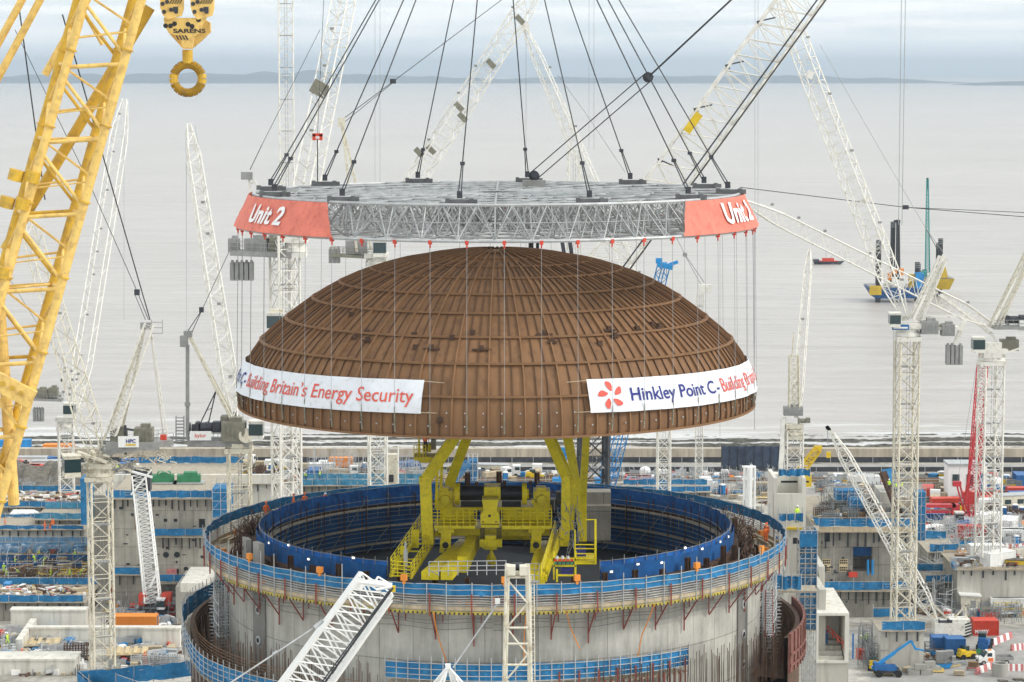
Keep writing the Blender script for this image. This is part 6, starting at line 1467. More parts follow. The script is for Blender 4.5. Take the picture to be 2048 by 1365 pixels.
def mk_loader(col='hazard_yellow'):
    t = thing('telehandler', (0, 0, 0), 'loader', 'telehandler'); g = MB(); g.box((0, 0, .95), (3.4, 1.5, .8)); g.box((-.9, .2, 1.6), (1.2, 1.1, .8)); g.beam((-1.5, -.5, 1.7), (2.6, -.5, 1.1), .35, .4); g.build('body', col, t); g = MB(); g.box((-.1, .25, 1.95), (1.3, 1.1, 1.2)); g.build('cab', 'glass_dark', t)
    for x in (-1.15, 1.2):
        for y in (-.85, .85): g = MB(); g.tube((x, y - .2, .55), (x, y + .2, .55), .55, 14); g.build('wheel', 'tyre', t)
    g = MB(); g.box((2.8, -.5, .75), (.1, 1.2, .9)); g.build('carriage', 'dark_steel', t); return t
def mk_truck(col='bright_white'):
    t = thing('lorry', (0, 0, 0), 'lorry', 'lorry'); g = MB(); g.box((2.6, 0, 1.75), (1.8, 2.2, 2.2)); g.build('cab', col, t); g = MB(); g.box((3.4, 0, 2.1), (.3, 2.0, .9)); g.box((2.8, 0, 2.15), (1.1, 2.26, .7)); g.build('windows', 'glass_dark', t); g = MB(); g.box((-.9, 0, .95), (5.2, 2.3, .3)); g.build('flat_bed', 'galv', t)
    for x in (-2.4, -1.3, 2.5):
        for y in (-1, 1): g = MB(); g.tube((x, y - .17, .5), (x, y + .17, .5), .5, 14); g.build('wheel', 'tyre', t)
    g = MB(); g.box((-.9, 0, 1.6), (4.4, 2.0, 1.0)); g.build('load', 'timber', t); return t
def mk_prop(col='tube_red'):
    t = thing('formwork_prop_rack', (0, 0, 0), 'rack', 'rack'); g = MB()
    for k in range(9): g.tube((-1.6, -.5 + .12 * k, .5 + .05 * (k % 3)), (1.6, -.5 + .12 * k, .5 + .05 * (k % 3)), .06, 5)
    g.build('props', col, t); g = MB()
    for x in (-1.2, 1.2):
        for y in (-.65, .65): g.box((x, y, .55), (.08, .08, 1.1))
        g.box((x, 0, .2), (.08, 1.3, .08))
    g.build('rack', 'galv', t); return t
for k_, f_ in (('container', mk_container), ('cabin', mk_cabin), ('pallet', mk_pallet), ('pipes', mk_pipes), ('cage', mk_cage), ('skip', mk_skip), ('barrier', mk_barrier), ('toilet', mk_toilet), ('form', mk_form), ('blocks', mk_blocks), ('tank', mk_tank), ('loader', mk_loader), ('truck', mk_truck), ('props', mk_prop)): proto(k_, f_)
KN = {'container': 'corrugated container', 'cabin': 'site cabin', 'pallet': 'stack of boards', 'pipes': 'stack of long tubes', 'cage': 'rusty rebar cage', 'skip': 'waste skip', 'barrier': 'plastic barrier', 'toilet': 'portable toilet', 'form': 'flat formwork panel', 'blocks': 'stack of concrete blocks', 'tank': 'round tank', 'loader': 'telehandler', 'truck': 'flatbed lorry', 'props': 'rack of props'}
CN = {'white_paint': 'off white', 'bright_white': 'white', 'cream_paint': 'cream', 'orange': 'orange', 'red': 'red', 'blue_paint': 'dark blue', 'blue_bright': 'bright blue', 'green': 'green', 'grey_box': 'grey', 'timber': 'timber', 'ply': 'plywood', 'brown_ply': 'brown', 'galv_light': 'silver', 'galv': 'grey', 'rebar': 'dark', 'rust': 'rusty', 'hazard_yellow': 'yellow', 'pink_barrier': 'red', 'conc_grey': 'grey', 'precast': 'pale', 'tube_red': 'dull red', 'teal': 'teal', 'net_blue': 'blue'}
def scatter(px0, px1, py0, py1, n, kinds, where, z=0.0, sc=(1, 1)):
    for _ in range(n):
        key, col = rnd.choice(kinds); x = rnd.uniform(px0, px1); y = rnd.uniform(py0, py1); c = G(x, y, z); s_ = rnd.uniform(*sc)
        put(key, c, rnd.choice((0, 0, .1, -.15, 1.57, 1.4, .6)) + rnd.uniform(-.08, .08), '%s %s %s' % (CN.get(col, ''), KN[key], where), '%s %ss %s' % (CN.get(col, ''), KN[key], where), (s_, s_, s_), col)
MIX = [('pallet', 'timber'), ('pallet', 'ply'), ('pallet', 'brown_ply'), ('pipes', 'galv_light'), ('pipes', 'rebar'), ('cage', 'rebar'), ('form', 'ply'), ('form', 'timber'), ('blocks', 'precast'), ('props', 'tube_red'), ('props', 'galv_light'), ('skip', 'blue_bright'), ('skip', 'hazard_yellow'), ('container', 'bright_white'), ('pallet', 'galv_light'), ('cage', 'galv')]
YARD = MIX + [('container', 'red'), ('container', 'blue_paint'), ('cabin', 'cream_paint'), ('cage', 'rebar'), ('pipes', 'rebar'), ('skip', 'green'), ('loader', 'hazard_yellow'), ('loader', 'red'), ('truck', 'bright_white'), ('toilet', 'blue_paint'), ('pallet', 'red'), ('pallet', 'blue_bright')]
# left and centre shore yards
scatter(0, 165, 935, 962, 40, YARD, 'in the far left yard by the shore road')
scatter(230, 560, 936, 952, 60, YARD, 'in the yard behind the left concrete building')
scatter(600, 830, 945, 962, 34, YARD, 'in the yard behind the ring left of the yellow crane')
scatter(920, 1140, 950, 965, 16, YARD, 'in the yard seen between the yellow crane legs')
scatter(1225, 1550, 962, 990, 44, YARD, 'in the yard behind the ring right of the yellow crane')
scatter(1850, 2045, 955, 1000, 30, YARD, 'in the far right yard by the shore road')
scatter(1855, 2045, 1000, 1095, 62, YARD, 'in the yard around the red crawler crane')
scatter(0, 165, 985, 1050, 48, MIX, 'on the terraces left of the cream mast')
scatter(1640, 1760, 960, 985, 26, MIX, 'behind the right concrete building')
# rows of barriers
def barrier_row(x0, y0, x1, y1, n, where, cols=('pink_barrier', 'bright_white')):
    a, b = G(x0, y0), G(x1, y1); d = b - a; rz = math.atan2(d.y, d.x); st = d.length / n
    for k in range(n):
        col = cols[k % len(cols)]; put('barrier', a + d * ((k + .5) / n), rz, '%s plastic barrier in the row %s' % (CN[col], where), '%s barriers %s' % (CN[col], where), (st / 2.05, 1.2, 1.15), col)
barrier_row(1955, 1304, 2022, 1276, 11, 'slanting up behind the white tipper')
barrier_row(2022, 1302, 2060, 1298, 8, 'running right from the white tipper')
barrier_row(1952, 1350, 1985, 1336, 5, 'in front of the white tipper')
barrier_row(1985, 1342, 2052, 1342, 12, 'along the bottom right edge')
barrier_row(0, 952, 165, 958, 26, 'across the far left yard')
barrier_row(1350, 962, 1460, 964, 12, 'on the road behind the ring')
barrier_row(1655, 968, 1740, 970, 12, 'behind the right building')
barrier_row(1855, 1045, 1900, 1050, 8, 'left of the red crawler crane'); barrier_row(1990, 1100, 2050, 1098, 9, 'right of the thick white mast')
# slabs with netted edges
def slab(x0, x1, yf, yb, h, label, m='wall_grey', net='net_blue', gh=1.3, edge=True, z0=0.0):
    A = G(x0, yf, h); B = G(x1, yf, h); Cc = G((x0 + x1) / 2, yb, h); t = thing('raised_slab', ((A.x + B.x) / 2, A.y, z0), label, 'concrete slab')
    g = MB(); wbox(g, A.x, B.x, A.y, Cc.y, z0, h); g.build('concrete', m, t); g = MB(); wbox(g, A.x - .4, B.x + .4, A.y - .8, Cc.y + .3, h + .003, h + .14); g.build('deck', 'plank', t)
    a, b = MB(), MB(); net_line(a, b, (A.x, A.y - .8, h + .14), (B.x, A.y - .8, h + .14), gh)
    if edge: net_line(a, b, (A.x, Cc.y, h + .14), (B.x, Cc.y, h + .14), gh)
    a.build('netting', rnd.choice(NETS) if net == 'net_blue' else net, t); b.build('rails', 'galv_light', t); g = MB(); hang_strips(g, A.x, B.x, A.y, h, int((B.x - A.x) / 1.6), (.8, 1.8)); g.build('hanging_brackets', 'dark_steel', t); return t
slab(-40, 168, 1205, 1172, 3.2, 'low concrete slab with blue netted edge above the white walls at far left')
slab(-40, 168, 1060, 1038, 5.0, 'pale concrete wall top with tan deck left of the cream mast', 'precast', gh=.9)
slab(-40, 172, 1108, 1098, 2.2, 'long concrete strip behind the men in yellow at left', net='net_blue', gh=2.2)
slab(-40, 165, 1140, 1128, 1.2, 'dark slab edge among the men in yellow vests', net='net_inner', gh=1.6)
slab(-40, 160, 1015, 985, 4.5, 'far left raised slab with blue edge netting below the dark bank')
slab(70, 168, 1040, 1020, 6.0, 'grey slab on scaffolding near the white hut at left', gh=1.4)
slab(228, 282, 1150, 1118, 6.0, 'angled concrete slab with blue guard between the cream and silver masts', gh=1.4)
slab(600, 850, 972, 962, 6.5, 'netted slab behind the ring left of the yellow crane', gh=1.4)
slab(1250, 1420, 985, 972, 5.0, 'netted slab behind the ring right of the yellow crane', gh=1.3)
slab(1858, 1915, 1105, 1080, 4.5, 'blue edged slab between the cream mast and the thick white mast', gh=1.6)
slab(1850, 1905, 1165, 1145, 4.0, 'lower netted slab behind the white crawler boom', gh=1.4)
slab(1915, 2060, 1140, 1108, 7.4, 'pale concrete deck with tan formwork under the thick white mast', 'precast', net='timber', gh=.5)
slab(1762, 1848, 1262, 1238, 6.0, 'blue netted foundation block under the cream mast', 'precast', gh=1.6)
slab(228, 560, 968, 955, 12, 'long white deck behind the left concrete building', 'precast_white', gh=1.1)
scatter(232, 560, 946, 958, 26, MIX, 'on the long white deck', z=12.2); scatter(1920, 2045, 1112, 1134, 16, MIX, 'on the pale deck right', z=7.6)
scatter(1640, 1815, 1032, 1050, 30, MIX, 'on the right concrete building roof', z=ZR + .3)
scatter(0, 165, 1178, 1196, 14, [('form', 'net_blue'), ('pallet', 'timber'), ('pallet', 'blue_bright'), ('form', 'ply'), ('props', 'tube_red')], 'on the far left netted slab', z=3.4)
scatter(0, 168, 1108, 1170, 44, [('pallet', 'timber'), ('pallet', 'brown_ply'), ('cage', 'rebar'), ('pipes', 'rebar'), ('form', 'ply'), ('props', 'galv_light'), ('form', 'hazard_yellow')], 'among the men in yellow vests', z=1.3)
scatter(1850, 1915, 1110, 1230, 34, MIX, 'in the works left of the white kiosk')
scatter(1915, 2045, 1150, 1225, 40, MIX + [('pipes', 'hazard_yellow')], 'in the yard above the red container')
g = MB()
for k in range(180):
    x = rnd.uniform(1850, 1918); y = rnd.uniform(1090, 1235); c = G(x, y); g.tube(c, c + Vector((rnd.uniform(-.2, .2), 0, rnd.uniform(2, 6.5))), .06, 4)
    c2 = c + Vector((0, 0, rnd.uniform(1, 5))); g.tube(c2, c2 + Vector((rnd.choice((-1, 1)) * rnd.uniform(1, 3), rnd.uniform(-1, 1), rnd.uniform(-.5, 1.5))), .05, 4)
tag(g.build('falsework', 'galv_light'), 'thicket of scaffold tubes left of the white kiosk', 'scaffold', kind='stuff')
def thicket(x0, x1, y0, y1, n, z, h, m, label, name='falsework'):
    g = MB()
    for _ in range(n):
        c = G(rnd.uniform(x0, x1), rnd.uniform(y0, y1), z); a = rnd.choice((0, pi / 2)) + rnd.uniform(-.06, .06); l = rnd.uniform(1.5, 5); t_ = rnd.random(); r = rnd.uniform(.035, .06)
        if t_ < .5: g.tube(c, c + Vector((0, 0, rnd.uniform(.4, 1) * h)), r, 4, caps=False)
        elif t_ < .85: q = c + Vector((0, 0, rnd.uniform(.2, 1) * h)); g.tube(q, q + Vector((cos(a) * l, sin(a) * l, 0)), r, 4, caps=False)
        else: g.tube(c, c + Vector((cos(a) * l, sin(a) * l, h * .9)), r * .9, 4, caps=False)
    return tag(g.build(name, m), label, 'scaffold', kind='stuff')
thicket(0, 168, 1000, 1050, 500, 0, 5.5, 'galv', 'scaffold tubes on the far left terraces')
thicket(0, 168, 1085, 1200, 200, 1.5, 3.0, 'galv_light', 'scaffold tubes among the men in yellow')
thicket(0, 168, 1095, 1180, 380, 1.3, 1.4, 'rebar', 'starter bars among the men in yellow', 'starter_bars')
thicket(225, 345, 1165, 1240, 300, 0, 4, 'galv', 'scaffold tubes round the silver crane foot')
thicket(600, 850, 950, 972, 260, 0, 7.5, 'galv_light', 'scaffold tubes behind the ring left')
thicket(230, 560, 945, 965, 300, 12, 2.0, 'rebar', 'starter bars on the long white deck', 'starter_bars')
thicket(1230, 1550, 965, 1000, 320, 0, 4.5, 'galv_light', 'scaffold tubes behind the ring right')
thicket(1640, 1800, 985, 1045, 420, ZR, 3.0, 'galv', 'scaffold tubes on the right building roof')
thicket(1850, 2045, 1060, 1110, 360, 0, 4.5, 'galv_light', 'scaffold tubes below the red crane')
thicket(1915, 2045, 1108, 1138, 160, 7.4, 1.2, 'orange', 'orange edged shuttering on the pale deck', 'shuttering')
thicket(1940, 2045, 1180, 1250, 420, 0, 2.4, 'galv', 'grey steel racks in the right yard')
thicket(1960, 2045, 1205, 1235, 120, 0, 2.0, 'hazard_yellow', 'yellow steel frames in the right yard', 'frames')
thicket(0, 150, 1275, 1345, 160, 0, 2.4, 'galv_light', 'scaffold tubes in the lower left yard')
thicket(1715, 1760, 1290, 1340, 160, 0, 4.5, 'galv', 'scaffold tubes beside the white box module')
# dark bank and excavated slope
g = MB(); A = G(-60, 985); B = G(170, 962); wbox(g, A.x, G(170, 985).x, A.y, A.y + 1, 0, .1)
n = 60
for j in range(9):
    for i in range(n + 1):
        x = -125 + 60 * i / n; y = 553 + 24 * j / 8; g.v.append((x, y, 4.2 * sin(pi * j / 8) * (1 + .2 * sin(i * .7 + j)) + .3 * sin(i * 1.9)))
b0_ = len(g.v) - 9 * (n + 1)
for j in range(8):
    for i in range(n): a = b0_ + j * (n + 1) + i; g.f.append((a, a + 1, a + n + 2, a + n + 1)); g.mi.append(0)
tag(g.build('earth_bank', 'rubble', origin=(-95, 553, 0)), kind='structure')
# bottom left precast walls, container, formwork tables
def wall(x0, x1, yb, h, th, label, m='precast_white', name='precast_wall'):
    A = G(x0, yb); B = G(x1, yb); g = MB(); wbox(g, A.x, B.x, A.y, A.y + th, 0, h); wbox(g, A.x - .15, B.x + .15, A.y - .15, A.y + th + .15, h + .002, h + .3); return tag(g.build(name, m), label, 'wall')
wall(22, 172, 1266, 3.6, 2.2, 'broad white precast wall at left below the netted slab')
wall(60, 295, 1290, 2.6, 1.2, 'long white precast wall running left to right in front of the orange container')
wall(285, 360, 1296, 3.0, 1.5, 'short white precast wall right of the orange container')
wall(-40, 150, 1350, 2.2, 5.0, 'white precast slab in the bottom left corner')
g = MB(); A, B = G(38, 1312), G(68, 1268); g.beam(A + Vector((0, 0, 1.3)), B + Vector((0, 0, 1.3)), 1.0, 2.6); tag(g.build('precast_wall', 'precast_white'), 'short white precast wall receding from the viewer at lower left', 'wall')
g = MB(); A = G(352, 1238); wbox(g, A.x, A.x + 5, A.y, A.y + 18, 0, 5.5); tag(g.build('precast_block', 'precast'), 'pale precast block between the silver crane and the ring', 'precast block')
g = MB(); A = G(370, 1170, 5.5); wbox(g, A.x, A.x + 4, A.y - 6, A.y + 8, 5.5, 7); tag(g.build('precast_block', 'precast_white'), 'white block with yellow edging left of the ring', 'precast block')
c = G(272, 1266); t = put('container', c, 0, 'bright orange container behind the white walls left of the ring', None, (1.18, 1.1, 1.15), 'orange')
c = G(110, 905); put('container', G(118, 912), 0, 'pale orange container beside the slim white mast by the shore', None, (1.2, 1.2, 1.1), 'orange'); put('container', G(25, 905), .1, 'light blue container behind the yellow crane tubes', None, (1.5, 1, 1.2), 'blue_bright')
put('container', G(682, 935), 0, 'small orange container behind the ring left of the yellow crane', None, (.9, 1, .9), 'orange')
put('cage', G(152, 1322), .1, 'square rusty rebar cage standing on the ground left of the cream mast base', None, (1.25, 1.2, 1.35), 'rebar')
for (x, y, lab) in ((80, 1300, 'timber formwork deck at lower left behind the orange men'), (30, 1340, 'timber formwork deck in the lower left corner'), (255, 1318, 'timber formwork deck right of the cream mast base')):
    t = thing('formwork_table', G(x, y), lab, 'formwork'); c = G(x, y); g = MB(); g.box(c + Vector((0, 0, 1.2)), (6.4, 5, .15), .1)
    for k in range(5): g.box(c + Vector((-2.6 + 1.3 * k, 0, 1.4)), (.6, 4.6, .22), .1)
    g.build('deck', 'ply', t); g = MB()
    for dx in (-2.5, 2.5):
        for dy in (-2, 2): g.box(c + Vector((dx, dy, .6)), (.16, .16, 1.2))
    g.build('legs', 'timber', t)
scatter(230, 345, 1300, 1345, 16, [('pallet', 'timber'), ('pallet', 'galv_light'), ('cage', 'galv_light'), ('form', 'ply')], 'in the lower left yard right of the mast')
scatter(0, 165, 1270, 1345, 14, [('pallet', 'timber'), ('pallet', 'ply'), ('props', 'galv_light'), ('pallet', 'blue_bright'), ('form', 'timber')], 'in the lower left yard')
scatter(235, 345, 1180, 1235, 22, [('pallet', 'timber'), ('pipes', 'galv_light'), ('cage', 'rebar'), ('props', 'tube_red'), ('pallet', 'red'), ('form', 'ply')], 'round the silver lattice crane')
for (x0, x1, y0, y1, z, tag_) in ((232, 560, 942, 966, 12.2, 'deck'), (0, 165, 1180, 1200, 3.4, 'slab'), (0, 165, 1098, 1106, 2.4, 'strip'), (1918, 2046, 1110, 1136, 7.6, 'pale'), (1640, 1815, 1005, 1050, ZR + .3, 'roof'), (0, 165, 990, 1012, 4.7, 'far')):
    for nm, m_, n_ in (('loose_timber', 'timber', 70), ('loose_steel', 'rebar', 60), ('loose_pale_boards', 'bright_white', 40), ('loose_red_items', 'red', 14), ('loose_tubes', 'galv_light', 60)):
        g = MB()
        for _ in range(n_):
            c = G(rnd.uniform(x0, x1), rnd.uniform(y0, y1), z); d = (rnd.uniform(.4, 3), rnd.uniform(.1, .8), rnd.uniform(.1, 1.0)); g.box(c + Vector((0, 0, d[2] / 2)), d, rnd.uniform(0, 3.1))
        tag(g.build(nm, m_), kind='stuff')
# blue netted walkway across the bottom left, white hut, grey hut
YG2 = 232
for (p, q, lab) in ((P(155, 1345, 240), P(385, 1322, 232), 'blue netted walkway guard running across the bottom left'), (P(155, 1345, 240), P(190, 1375, 232), 'short blue netted guard at the rounded left end of the walkway'), (P(232, 1352, 228), P(300, 1375, 222), 'inner blue netted guard at the bottom left')):
    guard(p - Vector((0, 0, 1.6)), q - Vector((0, 0, 1.6)), 1.7, lab)
g = MB(); q = [P(150, 1352, 242), P(400, 1332, 236), P(440, 1392, 210), P(130, 1400, 212)]; g.hexa([p - Vector((0, 0, 2.3)) for p in (q[3], q[2], q[1], q[0])] + [p - Vector((0, 0, 1.9)) for p in (q[3], q[2], q[1], q[0])]); tag(g.build('walkway_deck', 'plank'), 'plank walkway deck below the blue guards at bottom left', 'walkway')
t = thing('site_hut', G(50, 1060), 'white pitched hut on the left terraces below the earth bank', 'hut'); c = G(48, 1052, 3); g = MB(); g.box(c + Vector((0, 0, 1)), (5.5, 4, 2.2)); g.build('wall', 'bright_white', t); g = MB(); c2 = c + Vector((0, 0, 2.1)); g.hexa([c2 + Vector(v) for v in ((-3, -2.3, 0), (3, -2.3, 0), (3, 2.3, 0), (-3, 2.3, 0), (-2, -.2, 1.1), (2, -.2, 1.1), (2, .2, 1.1), (-2, .2, 1.1))]); g.build('roof', 'bright_white', t)
put('cabin', G(40, 940), 0, 'long white cabin behind the yellow crane tubes at far left', None, (1.7, 1, 1.1), 'bright_white'); put('cabin', G(105, 945), .1, 'white cabin left of the slim white mast', None, (1.2, 1, 1), 'bright_white')
t = put('cabin', G(1930, 1003), 0, 'large white block of cabins with a blue stripe behind the red crane', None, (1.15, 2, 3.0), 'bright_white'); put('cabin', G(2030, 1020), .25, 'white cabin with pale roof at the right edge', None, (1.1, 1.2, 1.2), 'cream_paint'); put('container', G(2016, 1070), 1.2, 'ribbed white container right of the thick white mast', None, (1.1, 1.2, 1.3), 'bright_white')
g = MB(); A = G(1900, 1020); 
for k in range(24): a0 = -.2 + 1.5 * k / 24; a1 = -.2 + 1.5 * (k + 1) / 24; c = Vector((A.x + 9, A.y + 2, 0)); g.hexa([c + Vector((-r * cos(a) * 1.3, -r * sin(a), z)) for z in (0, 1.0) for r, a in ((9, a0), (9, a1), (9.6, a1), (9.6, a0))])
tag(g.build('curved_wall', 'precast'), 'low curved concrete wall by the white cabins at right', 'wall')
# kiosk and white plant at right
t = thing('kiosk', G(1936, 1225), 'small white kiosk standing in the right yard above the crawler crane', 'kiosk'); c = G(1937, 1226); g = MB(); g.box(c + Vector((0, 0, 1.6)), (3.2, 3, 3.2)); g.build('wall', 'cream_paint', t); g = MB(); g.box(c + Vector((0, 0, 3.35)), (3.8, 3.6, .25), 0, .06); g.build('roof', 'bright_white', t); g = MB(); g.box(c + Vector((.5, -1.52, 1.4)), (.9, .05, 2)); g.build('door', 'grey_box', t)
t = thing('concrete_plant', G(1950, 1168), 'white machine housing with lettering stripes below the pale deck at right', 'machine'); c = G(1955, 1172); g = MB(); g.box(c + Vector((0, 0, 1.6)), (6.2, 3, 3.0)); g.box(c + Vector((-2.0, 0, 3.2)), (2.2, 2.4, .6)); g.build('housing', 'bright_white', t); g = MB(); g.box(c + Vector((1.2, -1.53, 2.3)), (.7, .05, .8)); g.box(c + Vector((2.4, -1.53, 2.3)), (.5, .05, .8)); g.build('vents', 'dark_steel', t); g = MB(); g.box(c + Vector((-1.6, -1.53, 2.4)), (.9, .05, .5)); g.build('green_badge', 'green', t)
# lower right yard
g = MB(); A, B = G(1735, 1345), G(2100, 1262); wbox(g, A.x, B.x + 6, 372, 415, -.2, .012); tag(g.build('concrete_yard', 'road_pale', origin=(70, 372, 0)), kind='structure')
t = put('container', G(1969, 1268), 0, 'red container lettered MABEY in the right yard', None, (.68, 1.2, .95), 'red'); vs, fs = text_mesh("MABEY", 1.0, .03); h = MB(); add_mapped(h, vs, fs, lambda x, y: (-2.7 + x * 1.05, -1.27, .45 + y * .85)); ol = h.build('lettering', 'letter_white', None, origin=(0, 0, 0)); ol.location = (0, 0, 0); ol.parent = t
put('container', G(1880, 1306), 0, 'dark blue container, left of the pair by the crawler crane', None, (.48, 1.1, 1.05), 'blue_paint'); put('container', G(1908, 1312), .06, 'dark blue container with pink frame, right of the pair', None, (.5, 1.1, 1.15), 'blue_paint')
put('container', G(1781, 1332), 0, 'cream container behind the blue boom lift', None, (.55, 1, 1.0), 'cream_paint'); put('container', G(1826, 1330), 0, 'cream container right of the blue boom lift', None, (.45, 1, .95), 'cream_paint')
put('container', G(1722, 1318), 0, 'small red container beside the white box with the red rail', None, (.22, .6, .6), 'red')
put('blocks', G(1840, 1350), 0, 'stack of grey concrete blocks at the bottom right of the boom lift', None, None, 'conc_grey'); put('blocks', G(1858, 1344), .3, 'second stack of grey concrete blocks by the barriers', None, None, 'conc_grey')
g = MB()
for k in range(3): g.box(G(1878 + 11 * k, 1328 - 2 * k) + Vector((0, 0, 1)), (1.0 if k != 1 else .8, 1.2, 2.0 - .2 * k))
tag(g.build('grey_cabinets', 'grey_box'), 'row of grey ribbed cabinets in front of the dark blue containers', 'cabinets')
put('loader', G(1968, 1303), 1.3, 'blue grey cabbed telehandler behind the barriers', None, (1.1, 1.1, 1.2), 'blue_paint')
put('props', G(2010, 1235), .2, 'rack of silver props in the right yard', None, (1.6, 1.6, 1.6), 'galv_light'); put('skip', G(1978, 1236), 0, 'red skip above the red lettered container', None, (1, 1, 1), 'red')
# tipper van
tv = thing('tipper_van', G(1988, 1330), 'white double cab tipper van parked by the barriers at lower right', 'van')
c = G(1990, 1328); A = Vector((c.x, c.y, 0)); rz = .12
def V_(x, y, z): return A + Matrix.Rotation(rz, 3, 'Z') @ Vector((x, y, z))
def vhex(mb, pts): mb.hexa([V_(*p) for p in pts])
g = MB(); vhex(g, [(-2.9, -.95, .45), (-.3, -.95, .45), (-.3, .95, .45), (-2.9, .95, .45), (-2.9, -.95, 1.15), (-.3, -.95, 1.3), (-.3, .95, 1.3), (-2.9, .95, 1.15)]); vhex(g, [(-2.1, -.93, 1.2), (-.3, -.93, 1.25), (-.3, .93, 1.25), (-2.1, .93, 1.2), (-1.35, -.8, 2.15), (-.3, -.8, 2.2), (-.3, .8, 2.2), (-1.35, .8, 2.15)]); g.build('body', 'bright_white', tv)
g = MB(); vhex(g, [(-2.12, -.8, 1.28), (-2.02, -.8, 1.28), (-2.02, .8, 1.28), (-2.12, .8, 1.28), (-1.45, -.7, 2.05), (-1.35, -.7, 2.05), (-1.35, .7, 2.05), (-1.45, .7, 2.05)]); g.build('windscreen', 'glass_dark', tv)
g = MB(); g.box(V_(-1.15, -.90, 1.65), (.75, .06, .55), rz); g.build('side_window', 'glass_dark', tv); g = MB(); g.box(V_(-1.0, -.95, .9), (.8, .04, .5), rz); g.build('orange_panel', 'hiviz_orange', tv)
g = MB(); g.box(V_(1.25, 0, .75), (2.9, 1.9, .12), rz); 
for y in (-.95, .95): g.box(V_(1.25, y, 1.0), (2.9, .06, .45), rz)
g.box(V_(2.7, 0, 1.0), (.06, 1.9, .45), rz); g.build('tipper_bed', 'grey_box', tv)
for x in (-2.1, 1.6):
    for y in (-.85, .85): g = MB(); g.tube(V_(x, y - .12, .38), V_(x, y + .12, .38), .38, 16); wo = g.build('wheel', 'tyre', tv); h = MB(); h.tube(V_(x, y - .14, .38), V_(x, y + .14, .38), .2, 12); build_in(h, 'rim', 'galv_light', wo, tv)
for y in (-.6, .6): g = MB(); g.box(V_(-2.93, y, .85), (.06, .3, .18), rz); g.build('headlight', 'glass_dark', tv)
g = MB(); g.box(V_(-2.92, 0, .6), (.05, 1.1, .25), rz); g.build('grille', 'black', tv); g = MB(); g.box(V_(-.9, 0, 2.25), (.5, .6, .12), rz); g.build('beacon_bar', 'orange', tv)
# boom lift
bl = thing('boom_lift', G(1770, 1350), 'bright blue articulated boom lift with raised arm at the bottom right', 'boom lift'); c = G(1775, 1352)
g = MB(); g.box(c + Vector((0, 0, .75)), (3.6, 1.7, .35)); g.build('chassis', 'dark_steel', bl); g = MB(); g.box(c + Vector((-1.2, 0, 1.45)), (1.9, 1.9, .9)); g.box(c + Vector((.5, -.5, 1.3)), (1.6, .6, .7)); g.box(c + Vector((.4, .6, 1.35)), (1.7, .5, .6)); g.box(c + Vector((-1.9, 0, 1.6)), (.5, 1.5, 1.1)); g.tube(c + Vector((-.2, 0, 1.1)), c + Vector((-.2, 0, 1.7)), .5, 12); g.build('turntable', 'blue_paint', bl); g = MB(); g.beam(P(1744, 1337, c.y), P(1790, 1305, c.y), .42, .5); g.beam(P(1788, 1306, c.y), P(1822, 1282, c.y), .28, .34); g.tube(P(1752, 1338, c.y), P(1775, 1318, c.y), .1, 6); g.beam(P(1822, 1282, c.y), P(1832, 1300, c.y), .3, .35); g.beam(P(1832, 1298, c.y), P(1850, 1302, c.y), .25, .25); g.build('arm', 'blue_bright', bl)
g = MB(); q = P(1851, 1300, c.y)
for dx in (-.1, 1.3):
    for dy in (-.5, .5): g.tube(q + Vector((dx, dy, 0)), q + Vector((dx, dy, 1.2)), .05, 4)
for z in (0, .6, 1.2):
    for dy in (-.5, .5): g.tube(q + Vector((-.1, dy, z)), q + Vector((1.3, dy, z)), .05, 4)
g.box(q + Vector((.6, 0, 0)), (1.4, 1, .08)); g.build('basket', 'dark_steel', bl)
for x in (-1.5, 1.5):
    for y in (-1.1, 1.1): g = MB(); g.tube(c + Vector((x, y - .2, .55)), c + Vector((x, y + .2, .55)), .55, 14); g.build('wheel', 'tyre', bl)
# yellow bundle hanging
t = thing('hanging_bundle', P(1778, 1285, 395), 'bright yellow hook bundle hanging in front of the mast foundation at right', 'hook block'); g = MB()
for k in range(7): g.tube(P(1772 + 2 * k, 1248 + (k % 3), 395), P(1772 + 2 * k, 1282 - (k % 2) * 3, 395), .22, 6)
g.box(P(1778, 1247, 395), (.9, .6, .5)); g.build('yellow_slings', 'hazard_yellow', t); g = MB(); g.tube(P(1778, 1285, 395), P(1778, 1330, 395), .06, 4); g.tube(P(1778, 1244, 395), P(1788, 1140, 404), .05, 4); g.build('ropes', 'rope_light', t)
# green ball sign post
t = thing('sign_post', G(1957, 1330), 'green round sign on a pole in front of the tipper van', 'sign'); c = G(1957, 1332); g = MB(); g.tube(c, c + Vector((0, 0, 2.4)), .05, 5); g.build('pole', 'galv_light', t); g = MB(); g.tube(c + Vector((0, -.05, 2.3)), c + Vector((0, .05, 2.3)), .42, 16); g.build('face', 'green', t)
g = MB()
for q in range(40):
    c = Vector((G(2025, 1352).x + rnd.uniform(-3, 6), 376 + rnd.uniform(-1, 4), -.15)); g.hexa([c + Vector((x * rnd.uniform(.2, .8), y * .6, z * rnd.uniform(.2, .5))) for z in (-.2, 1) for x, y in ((-1, -1), (1, -1), (1, 1), (-1, 1))])
tag(g.build('rubble_heap', 'rubble'), kind='stuff')
tank = thing('pipe_section', G(2002, 1350), 'short grey concrete pipe at the bottom right corner', 'pipe'); c = G(2000, 1352); g = MB(); g.lathe([(.9, 0), (1.25, 0), (1.25, 2.0), (.9, 2.0), (.9, 0)], c, 20); g.build('pipe', 'conc_grey', tank)
